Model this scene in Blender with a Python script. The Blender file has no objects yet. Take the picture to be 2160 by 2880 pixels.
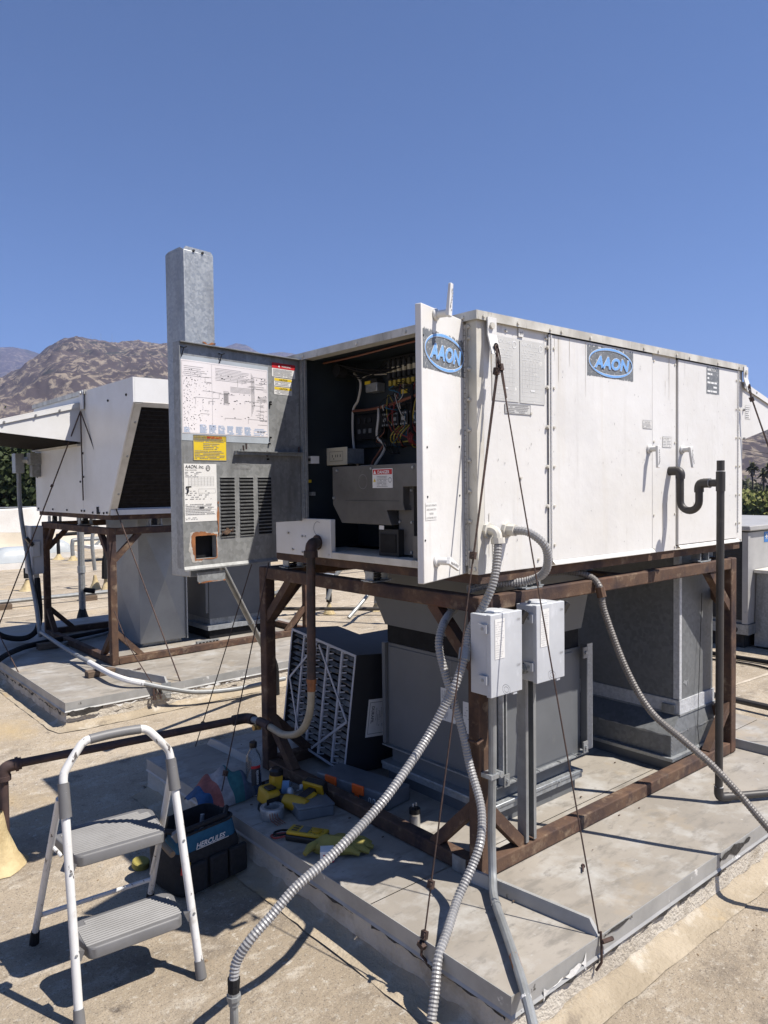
import bpy, bmesh, math, random
import numpy as np
from mathutils import Vector, Matrix, Euler
random.seed(7)
R = math.radians
sc = bpy.context.scene
COL = sc.collection

# ---------------------------------------------------------------- camera, sky, sun, exposure
cam_d = bpy.data.cameras.new('camera'); cam = bpy.data.objects.new('camera', cam_d); COL.objects.link(cam)
sc.camera = cam
_h, _p, _r = R(49.5946), R(2.04905), R(0.69824)
fw = Vector((math.cos(_h)*math.cos(_p), math.sin(_h)*math.cos(_p), -math.sin(_p)))
rt = Vector((math.sin(_h), -math.cos(_h), 0)); dn = fw.cross(rt)
rt2 = math.cos(_r)*rt + math.sin(_r)*dn; dn2 = -math.sin(_r)*rt + math.cos(_r)*dn
mw = Matrix.Identity(4)
for i in range(3):
    mw[i][0] = rt2[i]; mw[i][1] = -dn2[i]; mw[i][2] = -fw[i]
mw[2][3] = 1.6
cam.matrix_world = mw
cam_d.sensor_fit = 'VERTICAL'; cam_d.sensor_height = 36.0; cam_d.sensor_width = 27.0
cam_d.lens = 36.0*2124.86/2880
cam_d.clip_start = 0.05; cam_d.clip_end = 40000

SUN = Vector((.286, -.432, .855)).normalized()
world = bpy.data.worlds.new('World'); sc.world = world; world.use_nodes = True
wn = world.node_tree; wn.nodes.clear()
sky = wn.nodes.new('ShaderNodeTexSky'); sky.sky_type = 'NISHITA'; sky.sun_disc = False
sky.sun_elevation = math.asin(SUN.z); sky.sun_rotation = math.atan2(SUN.x, SUN.y)
sky.altitude = 400; sky.air_density = 0.7; sky.dust_density = 0.05; sky.ozone_density = 9.0
bg = wn.nodes.new('ShaderNodeBackground'); bg.inputs[1].default_value = 0.085
wo = wn.nodes.new('ShaderNodeOutputWorld')
wn.links.new(sky.outputs[0], bg.inputs[0]); wn.links.new(bg.outputs[0], wo.inputs[0])
sun_d = bpy.data.lights.new('sun', 'SUN'); sun_d.energy = 5.0; sun_d.angle = R(0.53); sun_d.color = (1, .945, .87)
sun = bpy.data.objects.new('sun', sun_d); COL.objects.link(sun)
sun.rotation_euler = SUN.to_track_quat('Z', 'Y').to_euler(); sun.location = (0, 0, 30)
sc.view_settings.view_transform = 'Standard'; sc.view_settings.look = 'None'
sc.view_settings.gamma = 1; sc.view_settings.use_curve_mapping = False
sc.view_settings.exposure = 0.73
sc.render.engine = 'CYCLES'
sc.cycles.max_bounces = 6; sc.cycles.diffuse_bounces = 1; sc.cycles.volume_bounces = 0; sc.cycles.transparent_max_bounces = 12

# ---------------------------------------------------------------- mesh helpers
def V(*a): return Vector(a)
class Fr:
    """plane frame: u to the viewer's right, v up, n out of the surface"""
    def __init__(s, O, U, N, W=(0, 0, 1)):
        s.O = Vector(O); s.U = Vector(U).normalized(); s.V = Vector(W).normalized(); s.N = Vector(N).normalized()
    def __call__(s, u, v, n=0): return s.O + s.U*u + s.V*v + s.N*n
class MB:
    def __init__(s): s.v = []; s.f = []
    def add(s, vs, fs):
        b = len(s.v); s.v += [Vector(q) for q in vs]; s.f += [tuple(b+i for i in f) for f in fs]; return s
    def hexa(s, c):   # 8 corners: bottom 4 ccw, top 4 ccw
        return s.add(c, [(3, 2, 1, 0), (4, 5, 6, 7), (0, 1, 5, 4), (1, 2, 6, 5), (2, 3, 7, 6), (3, 0, 4, 7)])
    def box(s, x0, x1, y0, y1, z0, z1):
        return s.hexa([(x0, y0, z0), (x1, y0, z0), (x1, y1, z0), (x0, y1, z0), (x0, y0, z1), (x1, y0, z1), (x1, y1, z1), (x0, y1, z1)])
    def fbox(s, F, u0, u1, v0, v1, n0, n1):
        return s.hexa([F(u0, v0, n1), F(u1, v0, n1), F(u1, v0, n0), F(u0, v0, n0), F(u0, v1, n1), F(u1, v1, n1), F(u1, v1, n0), F(u0, v1, n0)])
    def bar(s, a, b, w, h, up=(0, 0, 1)):
        a = Vector(a); b = Vector(b); d = (b-a).normalized(); up = Vector(up)
        sd = d.cross(up)
        if sd.length < 1e-4: sd = d.cross(Vector((1, 0, 0)))
        sd.normalize(); u = sd.cross(d).normalized(); sd = sd*w/2; u = u*h/2
        return s.hexa([a-sd-u, a+sd-u, b+sd-u, b-sd-u, a-sd+u, a+sd+u, b+sd+u, b-sd+u])
    def prism(s, F, poly, n0, n1):
        k = len(poly); vs = [F(u, v, n1) for u, v in poly]+[F(u, v, n0) for u, v in poly]
        fs = [tuple(range(k)), tuple(range(2*k-1, k-1, -1))]+[(i, i+k, (i+1) % k+k, (i+1) % k) for i in range(k)]
        return s.add(vs, fs)
    def quad(s, F, u0, u1, v0, v1, n=0):
        return s.add([F(u0, v0, n), F(u1, v0, n), F(u1, v1, n), F(u0, v1, n)], [(0, 1, 2, 3)])
    def ring(s, pts, rs, n=10, caps=True, phase=0):
        """sweep circles of radii rs along pts"""
        pts = [Vector(q) for q in pts]; k = len(pts)
        if not hasattr(rs, '__len__'): rs = [rs]*k
        t0 = (pts[1]-pts[0]).normalized(); ref = Vector((0, 0, 1)) if abs(t0.z) < .9 else Vector((1, 0, 0))
        a = t0.cross(ref).normalized(); vs = []
        for i in range(k):
            t = (pts[min(i+1, k-1)]-pts[max(i-1, 0)])
            if t.length < 1e-9: t = t0.copy()
            t.normalize(); a = (a-t*a.dot(t)); a = a.normalized() if a.length > 1e-6 else t.orthogonal().normalized()
            b = t.cross(a)
            for j in range(n):
                an = 2*math.pi*j/n+phase; vs.append(pts[i]+(a*math.cos(an)+b*math.sin(an))*rs[i])
        fs = [(i*n+j, i*n+(j+1) % n, (i+1)*n+(j+1) % n, (i+1)*n+j) for i in range(k-1) for j in range(n)]
        if caps: fs += [tuple(range(n-1, -1, -1)), tuple((k-1)*n+j for j in range(n))]
        return s.add(vs, fs)
    def cyl(s, a, b, r, n=12, r2=None): return s.ring([a, b], [r, r if r2 is None else r2], n)
    def lathe(s, o, prof, n=16, axis=(0, 0, 1)):
        o = Vector(o); ax = Vector(axis).normalized(); pts = []; rs = []
        for r, z in prof: pts.append(o+ax*z); rs.append(max(r, 1e-4))
        a = ax.orthogonal().normalized(); b = ax.cross(a); k = len(pts)
        vs = [pts[i]+(a*math.cos(2*math.pi*j/n)+b*math.sin(2*math.pi*j/n))*rs[i] for i in range(k) for j in range(n)]
        fs = [(i*n+j, i*n+(j+1) % n, (i+1)*n+(j+1) % n, (i+1)*n+j) for i in range(k-1) for j in range(n)]
        fs += [tuple(range(n-1, -1, -1)), tuple((k-1)*n+j for j in range(n))]
        return s.add(vs, fs)
    def bolt(s, F, u, v, r=.006, h=.004, n0=0): return s.cyl(F(u, v, n0-.001), F(u, v, n0+h), r, 6, r*.85)

def smooth_path(pts, n=8):
    pts = [Vector(q) for q in pts]; P = [pts[0]*2-pts[1]]+pts+[pts[-1]*2-pts[-2]]; out = []
    for i in range(1, len(P)-2):
        for j in range(n):
            t = j/n; a, b, c, d = P[i-1], P[i], P[i+1], P[i+2]
            out.append(.5*((2*b)+(c-a)*t+(2*a-5*b+4*c-d)*t*t+(3*b-a-3*c+d)*t*t*t))
    out.append(pts[-1]); return out
def resample(pts, step):
    out = [pts[0].copy()]; acc = 0
    for a, b in zip(pts[:-1], pts[1:]):
        L = (b-a).length
        if L < 1e-9: continue
        t = step-acc
        while t <= L: out.append(a+(b-a)*(t/L)); t += step
        acc = (acc+L) % step
    out.append(pts[-1].copy()); return out

LOC = {}
def tag(o, label=None, cat=None, group=None, kind=None):
    for k, v in (('label', label), ('category', cat), ('group', group), ('kind', kind)):
        if v: o[k] = v
    return o
def thing(name, label, cat, loc=(0, 0, 0), group=None):
    o = bpy.data.objects.new(name, None); COL.objects.link(o); o.location = loc; o.empty_display_size = .1
    LOC[o.name] = Vector(loc); return tag(o, label, cat, group)
def build(mb, name, mat, parent=None, bevel=0, smooth=35, kind=None, label=None):
    off = Vector((0, 0, 0)); q = parent
    while q is not None: off += q.location; q = q.parent
    me = bpy.data.meshes.new(name)
    me.from_pydata([v-off for v in mb.v], [], mb.f); me.update()
    bm = bmesh.new(); bm.from_mesh(me); bmesh.ops.recalc_face_normals(bm, faces=bm.faces); bm.to_mesh(me); bm.free()
    if smooth:
        me.polygons.foreach_set('use_smooth', [True]*len(me.polygons)); me.set_sharp_from_angle(angle=R(smooth))
    me.materials.append(mat)
    o = bpy.data.objects.new(name, me); COL.objects.link(o); o.parent = parent
    if bevel:
        m = o.modifiers.new('bevel', 'BEVEL'); m.width = bevel; m.segments = 2; m.limit_method = 'ANGLE'; m.angle_limit = R(40)
    return tag(o, label=label, kind=kind)
def solo(mb, name, mat, label, cat, group=None, kind=None, base=None, **kw):
    """a thing made of one mesh, origin at its base"""
    if base is None:
        n = len(mb.v); c = sum(mb.v, Vector())/n; base = Vector((c.x, c.y, min(v.z for v in mb.v)))
    base = Vector(base); mb.v = [v-base for v in mb.v]
    o = build(mb, name, mat, None, **kw); o.location = base; return tag(o, label, cat, group, kind)
def struct(mb, name, mat, label=None, **kw):
    o = build(mb, name, mat, None, **kw); o['kind'] = 'structure'
    if label: o['label'] = label
    return o
def copy_tree(o, parent=None):
    c = o.copy(); COL.objects.link(c); c.parent = parent
    for ch in list(o.children): copy_tree(ch, c)
    return c
def text(s, size, F, u, v, mat, parent, name='lettering', n=.0012, align='LEFT', bold=0, shear=0, sx=1, thick=0):
    cu = bpy.data.curves.new('t', 'FONT'); cu.body = s; cu.size = size; cu.align_x = align; cu.offset = bold*size; cu.shear = shear
    cu.resolution_u = 3
    ob = bpy.data.objects.new('t', cu); COL.objects.link(ob)
    dg = bpy.context.evaluated_depsgraph_get(); me = bpy.data.meshes.new_from_object(ob.evaluated_get(dg))
    mb = MB(); mb.add([F(u+q.co.x*sx, v+q.co.y, n) for q in me.vertices], [tuple(p.vertices) for p in me.polygons])
    bpy.data.objects.remove(ob); bpy.data.curves.remove(cu); bpy.data.meshes.remove(me)
    return build(mb, name, mat, parent, smooth=0)
def scribble(mb, F, u0, u1, v0, v1, rows, fill=.75, n=.0012, h=.45, seed=0, ragged=.3):
    rn = random.Random(seed); dv = (v1-v0)/rows
    for i in range(rows):
        v = v1-(i+.75)*dv; u = u0; end = u1-(u1-u0)*rn.random()*ragged
        while u < end:
            w = dv*h*rn.uniform(1, 5)
            if rn.random() < fill: mb.quad(F, u, min(u+w, end), v, v+dv*h, n)
            u += w+dv*h*.5
    return mb
def frame_lines(mb, F, u0, u1, v0, v1, t, n=.0012):
    mb.quad(F, u0, u1, v0, v0+t, n); mb.quad(F, u0, u1, v1-t, v1, n); mb.quad(F, u0, u0+t, v0+t, v1-t, n); mb.quad(F, u1-t, u1, v0+t, v1-t, n)
    return mb

# ---------------------------------------------------------------- materials
def _n(nt, t, **kw):
    n = nt.nodes.new(t)
    for k, v in kw.items(): setattr(n, k, v)
    return n
def mat(name, c1, c2=None, scale=6, rough=.6, metal=0, bump=0, bscale=60, lo=.38, hi=.62, stretch=(1, 1, 1), spots=None, spec=.5, detail=6, rough2=None, voronoi=False, trans=0, alpha=1, streak=None):
    m = bpy.data.materials.new(name); m.use_nodes = True; nt = m.node_tree; L = nt.links
    b = nt.nodes['Principled BSDF']; b.inputs['Roughness'].default_value = rough; b.inputs['Metallic'].default_value = metal
    b.inputs['Specular IOR Level'].default_value = spec
    tc = _n(nt, 'ShaderNodeTexCoord'); mp = _n(nt, 'ShaderNodeMapping'); mp.inputs['Scale'].default_value = stretch
    L.new(tc.outputs['Object'], mp.inputs[0])
    def ramp(src, lo, hi):
        r = _n(nt, 'ShaderNodeMapRange'); r.inputs[1].default_value = lo; r.inputs[2].default_value = hi; L.new(src, r.inputs[0]); return r.outputs[0]
    def noise(sc_, det=6, vec=None, rg=.6):
        n = _n(nt, 'ShaderNodeTexNoise'); n.inputs['Scale'].default_value = sc_; n.inputs['Detail'].default_value = det; n.inputs['Roughness'].default_value = rg
        L.new(vec or mp.outputs[0], n.inputs['Vector']); return n.outputs['Fac']
    col = None
    if c2:
        if voronoi:
            vo = _n(nt, 'ShaderNodeTexVoronoi'); vo.inputs['Scale'].default_value = scale; L.new(mp.outputs[0], vo.inputs['Vector'])
            sp = _n(nt, 'ShaderNodeSeparateColor'); L.new(vo.outputs['Color'], sp.inputs[0]); fac = sp.outputs[0]
        else: fac = ramp(noise(scale, detail), lo, hi)
        mx = _n(nt, 'ShaderNodeMix', data_type='RGBA'); mx.inputs[6].default_value = (*c1, 1); mx.inputs[7].default_value = (*c2, 1); L.new(fac, mx.inputs[0]); col = mx.outputs[2]
        if rough2 is not None:
            mr = _n(nt, 'ShaderNodeMix'); mr.inputs[2].default_value = rough; mr.inputs[3].default_value = rough2; L.new(fac, mr.inputs[0]); L.new(mr.outputs[0], b.inputs['Roughness'])
    for sp_ in (spots or []):   # (colour, scale, lo, hi, stretch)
        mp2 = _n(nt, 'ShaderNodeMapping'); mp2.inputs['Scale'].default_value = sp_[4] if len(sp_) > 4 else (1, 1, 1); mp2.inputs['Location'].default_value = (3.1*sp_[1], 1.7, 5.3)
        L.new(tc.outputs['Object'], mp2.inputs[0])
        fac = ramp(noise(sp_[1], 8, mp2.outputs[0], .65), sp_[2], sp_[3])
        mx = _n(nt, 'ShaderNodeMix', data_type='RGBA')
        if col: L.new(col, mx.inputs[6])
        else: mx.inputs[6].default_value = (*c1, 1)
        mx.inputs[7].default_value = (*sp_[0], 1); L.new(fac, mx.inputs[0]); col = mx.outputs[2]
    if col: L.new(col, b.inputs['Base Color'])
    else: b.inputs['Base Color'].default_value = (*c1, 1)
    if bump:
        bp = _n(nt, 'ShaderNodeBump'); bp.inputs['Strength'].default_value = 1; bp.inputs['Distance'].default_value = bump
        L.new(noise(bscale, 5), bp.inputs['Height']); L.new(bp.outputs[0], b.inputs['Normal'])
    if trans: b.inputs['Transmission Weight'].default_value = trans; b.inputs['IOR'].default_value = 1.33
    if alpha < 1: b.inputs['Alpha'].default_value = alpha
    return m
M = {}
M['white'] = mat('white_enamel', (.715, .70, .67), (.665, .645, .605), 2.2, .40, bump=.005, bscale=3.2, spots=[((.58, .56, .52), 6, .58, .84, (3.2, 3.2, .22)), ((.46, .435, .39), 24, .63, .80, (1.6, 1.6, .4)), ((.60, .55, .46), 3.0, .57, .85, (2.5, 2.5, .15)), ((.60, .585, .56), 1.6, .52, .75)])
M['white2'] = mat('white_enamel_clean', (.72, .71, .685), (.66, .645, .61), 3, .4, spots=[((.55, .52, .46), 14, .66, .9, (2, 2, .5))])
M['cream'] = mat('dirty_white_metal', (.66, .63, .56), (.52, .49, .42), 5, .5, spots=[((.30, .27, .22), 22, .6, .8, (1, 1, .4))])
M['cap'] = mat('roof_cap_metal', (.62, .60, .54), (.40, .38, .33), 9, .5, stretch=(1, 1, .6), spots=[((.25, .23, .19), 40, .6, .75, (1, 1, .25))])
M['galv_smooth'] = mat('plain_galvanised_sheet', (.33, .345, .352), (.29, .30, .307), 3, .42, .35, spots=[((.24, .25, .255), 2.2, .52, .74)])
M['galv'] = mat('galvanised_steel', (.31, .325, .33), (.41, .425, .43), 110, .42, .55, voronoi=True, spots=[((.22, .225, .225), 5, .5, .75, (1.5, 1.5, .5))], rough2=.55)
M['galv_old'] = mat('weathered_galvanised_steel', (.245, .25, .245), (.33, .335, .33), 60, .5, .35, voronoi=True, spots=[((.16, .16, .155), 6, .48, .75, (2, 2, .4)), ((.46, .45, .42), 11, .68, .8, (1.4, 1.4, .6))])
M['galv_duct'] = mat('galvanised_duct_sheet', (.15, .157, .16), (.20, .208, .211), 60, .5, .3, voronoi=True, spots=[((.20, .205, .205), 3, .45, .7)])  # tone set below the real sheet so the duct reads as shaded
M['grey_paint'] = mat('grey_painted_sheet', (.135, .142, .148), (.112, .118, .124), 3, .5, spots=[((.17, .17, .165), 12, .62, .8, (1, 1, .5))])  # grey darkened past its sunlit tone to deepen shade under the unit
M['steel_in'] = mat('inner_steel_panel', (.026, .035, .042), (.018, .025, .031), 4, .5, .15)  # compartment shade partly put into this very dark base colour
M['steel_cover'] = mat('burner_cover_steel', (.125, .12, .112), (.092, .088, .082), 7, .48, .1, spots=[((.06, .056, .05), 13, .6, .8)])  # albedo lowered so the cover looks deeper in shade
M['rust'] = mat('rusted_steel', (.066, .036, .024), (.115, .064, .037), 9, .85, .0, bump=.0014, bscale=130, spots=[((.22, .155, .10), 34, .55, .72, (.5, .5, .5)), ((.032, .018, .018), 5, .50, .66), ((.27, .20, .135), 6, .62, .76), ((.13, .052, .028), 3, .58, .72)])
M['rust_light'] = mat('orange_rust', (.33, .13, .045), (.20, .085, .04), 30, .9, bump=.0005, bscale=150)
M['pipe'] = mat('black_gas_pipe', (.035, .028, .026), (.075, .042, .034), 18, .65, .2, bump=.0005, bscale=120)
M['pipe_rust'] = mat('rusty_gas_pipe', (.085, .05, .042), (.05, .032, .03), 14, .75, .1, bump=.0006, bscale=120, spots=[((.17, .09, .06), 10, .6, .75)])
M['pvc'] = mat('black_plastic_pipe', (.035, .031, .028), (.05, .045, .04), 10, .5, spots=[((.10, .09, .078), 12, .62, .85)])
M['flex'] = mat('grey_flexible_conduit', (.30, .295, .29), (.24, .235, .23), 9, .36, spots=[((.13, .125, .12), 24, .58, .74)])
M['conduit'] = mat('grey_painted_conduit', (.28, .288, .285), (.22, .225, .22), 14, .42, .25, spots=[((.16, .15, .14), 34, .64, .76)])
M['disc'] = mat('disconnect_enamel', (.50, .515, .535), (.44, .455, .475), 5, .38, spots=[((.66, .67, .69), 16, .58, .8, (1, 1, .4))])
M['cable'] = mat('rusty_wire_rope', (.045, .03, .026), (.085, .05, .038), 60, .7, .3)
M['wirelight'] = mat('pale_wire', (.5, .47, .42), rough=.6)
M['plate'] = mat('coated_sheet_metal_cap', (.335, .303, .258), (.265, .238, .20), 2.2, .55, bump=.004, bscale=2.2, spots=[((.40, .385, .355), 4, .50, .66), ((.215, .196, .168), 6, .52, .66, (1, 2.6, 1)), ((.17, .157, .14), 13, .585, .74, (1.2, 2.2, 1)), ((.44, .43, .405), 30, .66, .74), ((.36, .285, .19), 1.6, .55, .72)])
M['plate_edge'] = mat('sheet_metal_drip_edge', (.30, .298, .285), (.37, .365, .35), 8, .5, .15, spots=[((.70, .69, .66), 14, .64, .70), ((.06, .055, .05), 17, .68, .73)])
M['stucco'] = mat('white_coated_stucco', (.56, .515, .44), (.46, .41, .335), 3, .9, bump=.010, bscale=70, spots=[((.27, .225, .165), 5, .50, .72), ((.68, .64, .57), 11, .60, .75), ((.13, .11, .085), 9, .64, .74, (1, 1, 2))])
M['cantm'] = mat('coated_cant', (.40, .335, .245), (.31, .255, .18), 3, .9, bump=.010, bscale=50, spots=[((.52, .47, .39), 6, .54, .70), ((.16, .13, .10), 7, .60, .72), ((.42, .29, .13), 2.2, .56, .72)])
M['tar'] = mat('black_tar_mastic', (.022, .020, .018), (.05, .046, .042), 22, .85, bump=.006, bscale=50)
M['roof'] = None
M['parapet'] = mat('white_coated_parapet', (.72, .70, .66), (.62, .59, .54), 1.2, .85, bump=.006, bscale=14)
M['parapet_low'] = mat('cream_coated_cant', (.50, .44, .35), (.42, .365, .285), 1.5, .9, bump=.006, bscale=12)
M['black'] = mat('black_rubber', (.011, .011, .012), (.017, .017, .018), 20, .75, spec=.2)
M['blackpl'] = mat('black_plastic', (.014, .014, .015), rough=.35)
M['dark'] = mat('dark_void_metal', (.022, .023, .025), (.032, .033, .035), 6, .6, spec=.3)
M['screen'] = mat('black_wire_mesh', (.012, .011, .011), (.020, .018, .018), 30, .9, spec=.05)
M['stoolw'] = mat('chipped_white_tube', (.66, .65, .625), (.58, .57, .545), 8, .4, spots=[((.10, .088, .08), 38, .61, .635, (1, 1, .35)), ((.40, .37, .33), 14, .56, .72)])
M['stoolg'] = mat('grey_stool_plastic', (.155, .152, .150), (.125, .122, .12), 9, .5, spots=[((.33, .32, .31), 55, .70, .74, (1, 3, 1))])
M['blue'] = mat('teal_blue_fabric', (.014, .085, .15), (.018, .105, .18), 60, .8, bump=.0006, bscale=400)
M['bagblk'] = mat('black_canvas', (.012, .012, .013), (.020, .020, .021), 60, .85, bump=.0008, bscale=350)
M['yellow'] = mat('yellow_plastic', (.50, .29, .012), (.42, .24, .010), 15, .42)
M['yellow2'] = mat('yellow_meter_plastic', (.48, .31, .015), rough=.4)
M['orange'] = mat('orange_plastic', (.78, .12, .02), rough=.4)
M['clear'] = mat('clear_plastic', (.62, .66, .68), rough=.12, trans=.85, spec=.5)
M['frost'] = mat('frosted_clear_plastic', (.27, .285, .30), (.20, .21, .225), 9, .3, trans=.35)
M['water'] = mat('clear_water_bottle', (.80, .86, .9), rough=.05, trans=.92)
M['red'] = mat('red_print', (.50, .02, .025), rough=.5)
M['paper'] = mat('white_label_paper', (.74, .73, .70), (.68, .665, .63), 6, .55, spots=[((.56, .52, .46), 18, .66, .8)])
M['paper_p'] = mat('pinkish_paper_sheet', (.76, .72, .715), (.70, .655, .65), 3, .5, spots=[((.60, .56, .54), 9, .64, .85, (2, 2, .5))])
M['film'] = mat('plastic_sleeve', (.42, .46, .49), (.36, .39, .42), 6, .25)
M['ypaper'] = mat('yellow_label', (.74, .53, .03), (.66, .47, .03), 7, .5, spots=[((.20, .15, .03), 14, .68, .74)])
M['ink'] = mat('black_print', (.035, .035, .038), rough=.6)
M['inkg'] = mat('grey_print', (.24, .235, .235), rough=.6)
M['flexd'] = mat('dull_brown_conduit', (.135, .122, .108), (.175, .16, .145), 9, .5, spots=[((.26, .245, .23), 16, .60, .78)])
M['inkb'] = mat('pale_blue_print', (.34, .47, .66), rough=.6)
M['inkp'] = mat('pink_print', (.45, .32, .33), rough=.6)
M['inkw'] = mat('white_print', (.74, .74, .72), rough=.5)
M['logo'] = mat('blue_logo_print', (.16, .36, .72), (.22, .42, .74), 40, .5, spots=[((.72, .74, .76), 110, .62, .66)])
M['logoedge'] = mat('white_logo_outline', (.76, .77, .77), rough=.5)
M['flake'] = mat('flaked_grey_sticker', (.135, .145, .155), (.18, .19, .20), 30, .6, spots=[((.70, .69, .66), 150, .60, .63, (1, 1, .55)), ((.05, .05, .055), 120, .64, .68, (1, 1, .4))])
M['faded'] = mat('faded_grey_label', (.47, .465, .445), (.55, .545, .52), 5, .6, stretch=(2, 1, .6), spots=[((.70, .69, .65), 45, .62, .66)])
M['ivory'] = mat('ivory_plastic', (.50, .45, .33), rough=.45)
M['alum'] = mat('silver_can', (.55, .55, .54), rough=.3, metal=.9)
M['copper'] = mat('red_copper_wire', (.20, .075, .045), rough=.5)
M['wirey'] = mat('yellow_wire', (.36, .27, .04), rough=.5)
M['wirer'] = mat('red_wire', (.20, .025, .02), rough=.5)
M['brass'] = mat('brass_valve', (.48, .33, .12), (.36, .24, .09), 30, .4, .7)
M['gasflex'] = mat('coated_gas_connector', (.36, .31, .22), (.30, .255, .18), 20, .5)
M['mastic'] = mat('yellow_mastic', (.50, .40, .22), (.38, .29, .15), 13, .75, bump=.008, bscale=28, spots=[((.66, .58, .42), 9, .58, .75)])
M['wood'] = mat('weathered_wood', (.15, .105, .07), (.10, .07, .05), 12, .9, stretch=(1, 8, 8), bump=.002, bscale=40)
M['glove'] = mat('yellow_leather_glove', (.30, .255, .06), (.235, .20, .045), 12, .75, bump=.003, bscale=30)
M['towel_b'] = mat('blue_towel', (.035, .10, .26), (.05, .13, .30), 30, .95, bump=.003, bscale=180)
M['skylight'] = mat('acrylic_skylight', (.50, .53, .54), (.44, .47, .48), 3, .3, trans=.2)
M['rtu'] = mat('grey_unit_paint', (.37, .36, .345), (.32, .312, .30), 4, .5, spots=[((.20, .195, .185), 12, .62, .82, (1, 1, .5))])
M['coil'] = mat('dark_condenser_coil', (.02, .02, .021), (.032, .032, .033), 30, .7)
M['bark'] = mat('tree_bark', (.075, .055, .04), (.05, .038, .028), 4, .9)
M['sandpaper'] = mat('brown_cardboard', (.25, .18, .11), rough=.9)
M['asphalt'] = mat('asphalt', (.06, .06, .062), (.05, .05, .052), 3, .9)

def roof_mat():
    m = bpy.data.materials.new('roof_membrane'); m.use_nodes = True; nt = m.node_tree; L = nt.links; b = nt.nodes['Principled BSDF']
    b.inputs['Roughness'].default_value = .88; b.inputs['Specular IOR Level'].default_value = .3
    tc = _n(nt, 'ShaderNodeTexCoord')
    def noi(s, d=8, r=.62, st=(1, 1, 1)):
        mp = _n(nt, 'ShaderNodeMapping'); mp.inputs['Scale'].default_value = st; mp.inputs['Location'].default_value = (s*.37, s*.11, 0); L.new(tc.outputs['Object'], mp.inputs[0])
        n = _n(nt, 'ShaderNodeTexNoise'); n.inputs['Scale'].default_value = s; n.inputs['Detail'].default_value = d; n.inputs['Roughness'].default_value = r; L.new(mp.outputs[0], n.inputs['Vector']); return n.outputs['Fac']
    def mr(f, a, c):
        r = _n(nt, 'ShaderNodeMapRange'); r.inputs[1].default_value = a; r.inputs[2].default_value = c; L.new(f, r.inputs[0]); return r.outputs[0]
    def mix(a, c, f):
        x = _n(nt, 'ShaderNodeMix', data_type='RGBA')
        for i, q in ((6, a), (7, c)):
            if isinstance(q, tuple): x.inputs[i].default_value = (*q, 1)
            else: L.new(q, x.inputs[i])
        L.new(f, x.inputs[0]); return x.outputs[2]
    c = mix((.33, .27, .195), (.43, .36, .27), mr(noi(.7), .40, .60))
    c = mix(c, (.20, .165, .125), mr(noi(2.1, 9, .72), .52, .66))
    c = mix(c, (.50, .44, .355), mr(noi(4.2, 9, .76, (1, 1.7, 1)), .53, .66))
    c = mix(c, (.14, .115, .09), mr(noi(9, 9, .74), .585, .68))
    c = mix(c, (.52, .475, .40), mr(noi(30, 8, .74), .56, .66))
    c = mix(c, (.15, .125, .10), mr(noi(75, 5, .7), .58, .66))
    c = mix(c, (.16, .135, .11), mr(noi(190, 4, .7), .56, .64)); c = mix(c, (.56, .51, .43), mr(noi(150, 4, .7), .60, .68))
    c = mix(c, (.46, .345, .19), mr(noi(.8, 7, .6, (1.3, .7, 1)), .56, .72))
    L.new(c, b.inputs['Base Color'])
    bp = _n(nt, 'ShaderNodeBump'); bp.inputs['Distance'].default_value = .010; bp.inputs['Strength'].default_value = 1; L.new(noi(45, 8, .75), bp.inputs['Height'])
    bp2 = _n(nt, 'ShaderNodeBump'); bp2.inputs['Distance'].default_value = .02; bp2.inputs['Strength'].default_value = 1; L.new(noi(4, 5, .6), bp2.inputs['Height']); L.new(bp.outputs[0], bp2.inputs['Normal'])
    L.new(bp2.outputs[0], b.inputs['Normal']); return m
M['roof'] = roof_mat()
# ---------------------------------------------------------------- the setting
PZ = .175          # platform top
roof_mb = MB(); nx, ny = 60, 60
roof_mb.add([(-28, -14, 0), (16, -14, 0), (16, 22.4, 0), (-28, 22.4, 0)], [(0, 1, 2, 3)])
roof_o = struct(roof_mb, 'roof', M['roof'], 'tan coated flat roof covered with lap seams')
M['seam'] = mat('roof_lap_seam', (.46, .40, .32), (.33, .28, .21), 5, .9, spots=[((.56, .51, .43), 14, .58, .72)])
for y in (7.95, 9.05, 10.2, 11.35, 12.5, 13.7, 14.75, 15.8, 16.9, 18.0, 19.2, 20.4):
    mb = MB(); rn = random.Random(int(y*10)); N = 70; pv = []
    for i in range(N+1):
        x = -10+i*.37; w = .016+rn.random()*.030; dy = rn.uniform(-.012, .012)+.02*math.sin(x*.7+y)
        pv += [(x, y-w+dy, .003), (x, y+dy, .011), (x, y+w+dy, .003)]
    mb.add(pv, [(3*i+a, 3*i+3+a, 3*i+4+a, 3*i+1+a) for i in range(N) for a in (0, 1)]); build(mb, 'roof_seam', M['seam'], roof_o)
for (x0, y0, x1, y1) in ((4.6, 3.9, 9.5, 3.75), (4.9, 2.75, 9.5, 2.5), (-1, .35, 6, .55), (2.2, .75, 3.4, .72)):
    mb = MB(); rn = random.Random(int(x0*7)); N = 40; pv = []
    for i in range(N+1):
        t = i/N; x = x0+(x1-x0)*t; y = y0+(y1-y0)*t; w = .012+rn.random()*.014
        pv += [(x, y-w, .003), (x, y, .009), (x, y+w, .003)]
    mb.add(pv, [(3*i+a, 3*i+3+a, 3*i+4+a, 3*i+1+a) for i in range(N) for a in (0, 1)]); build(mb, 'roof_seam', M['seam'], roof_o)
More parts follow.
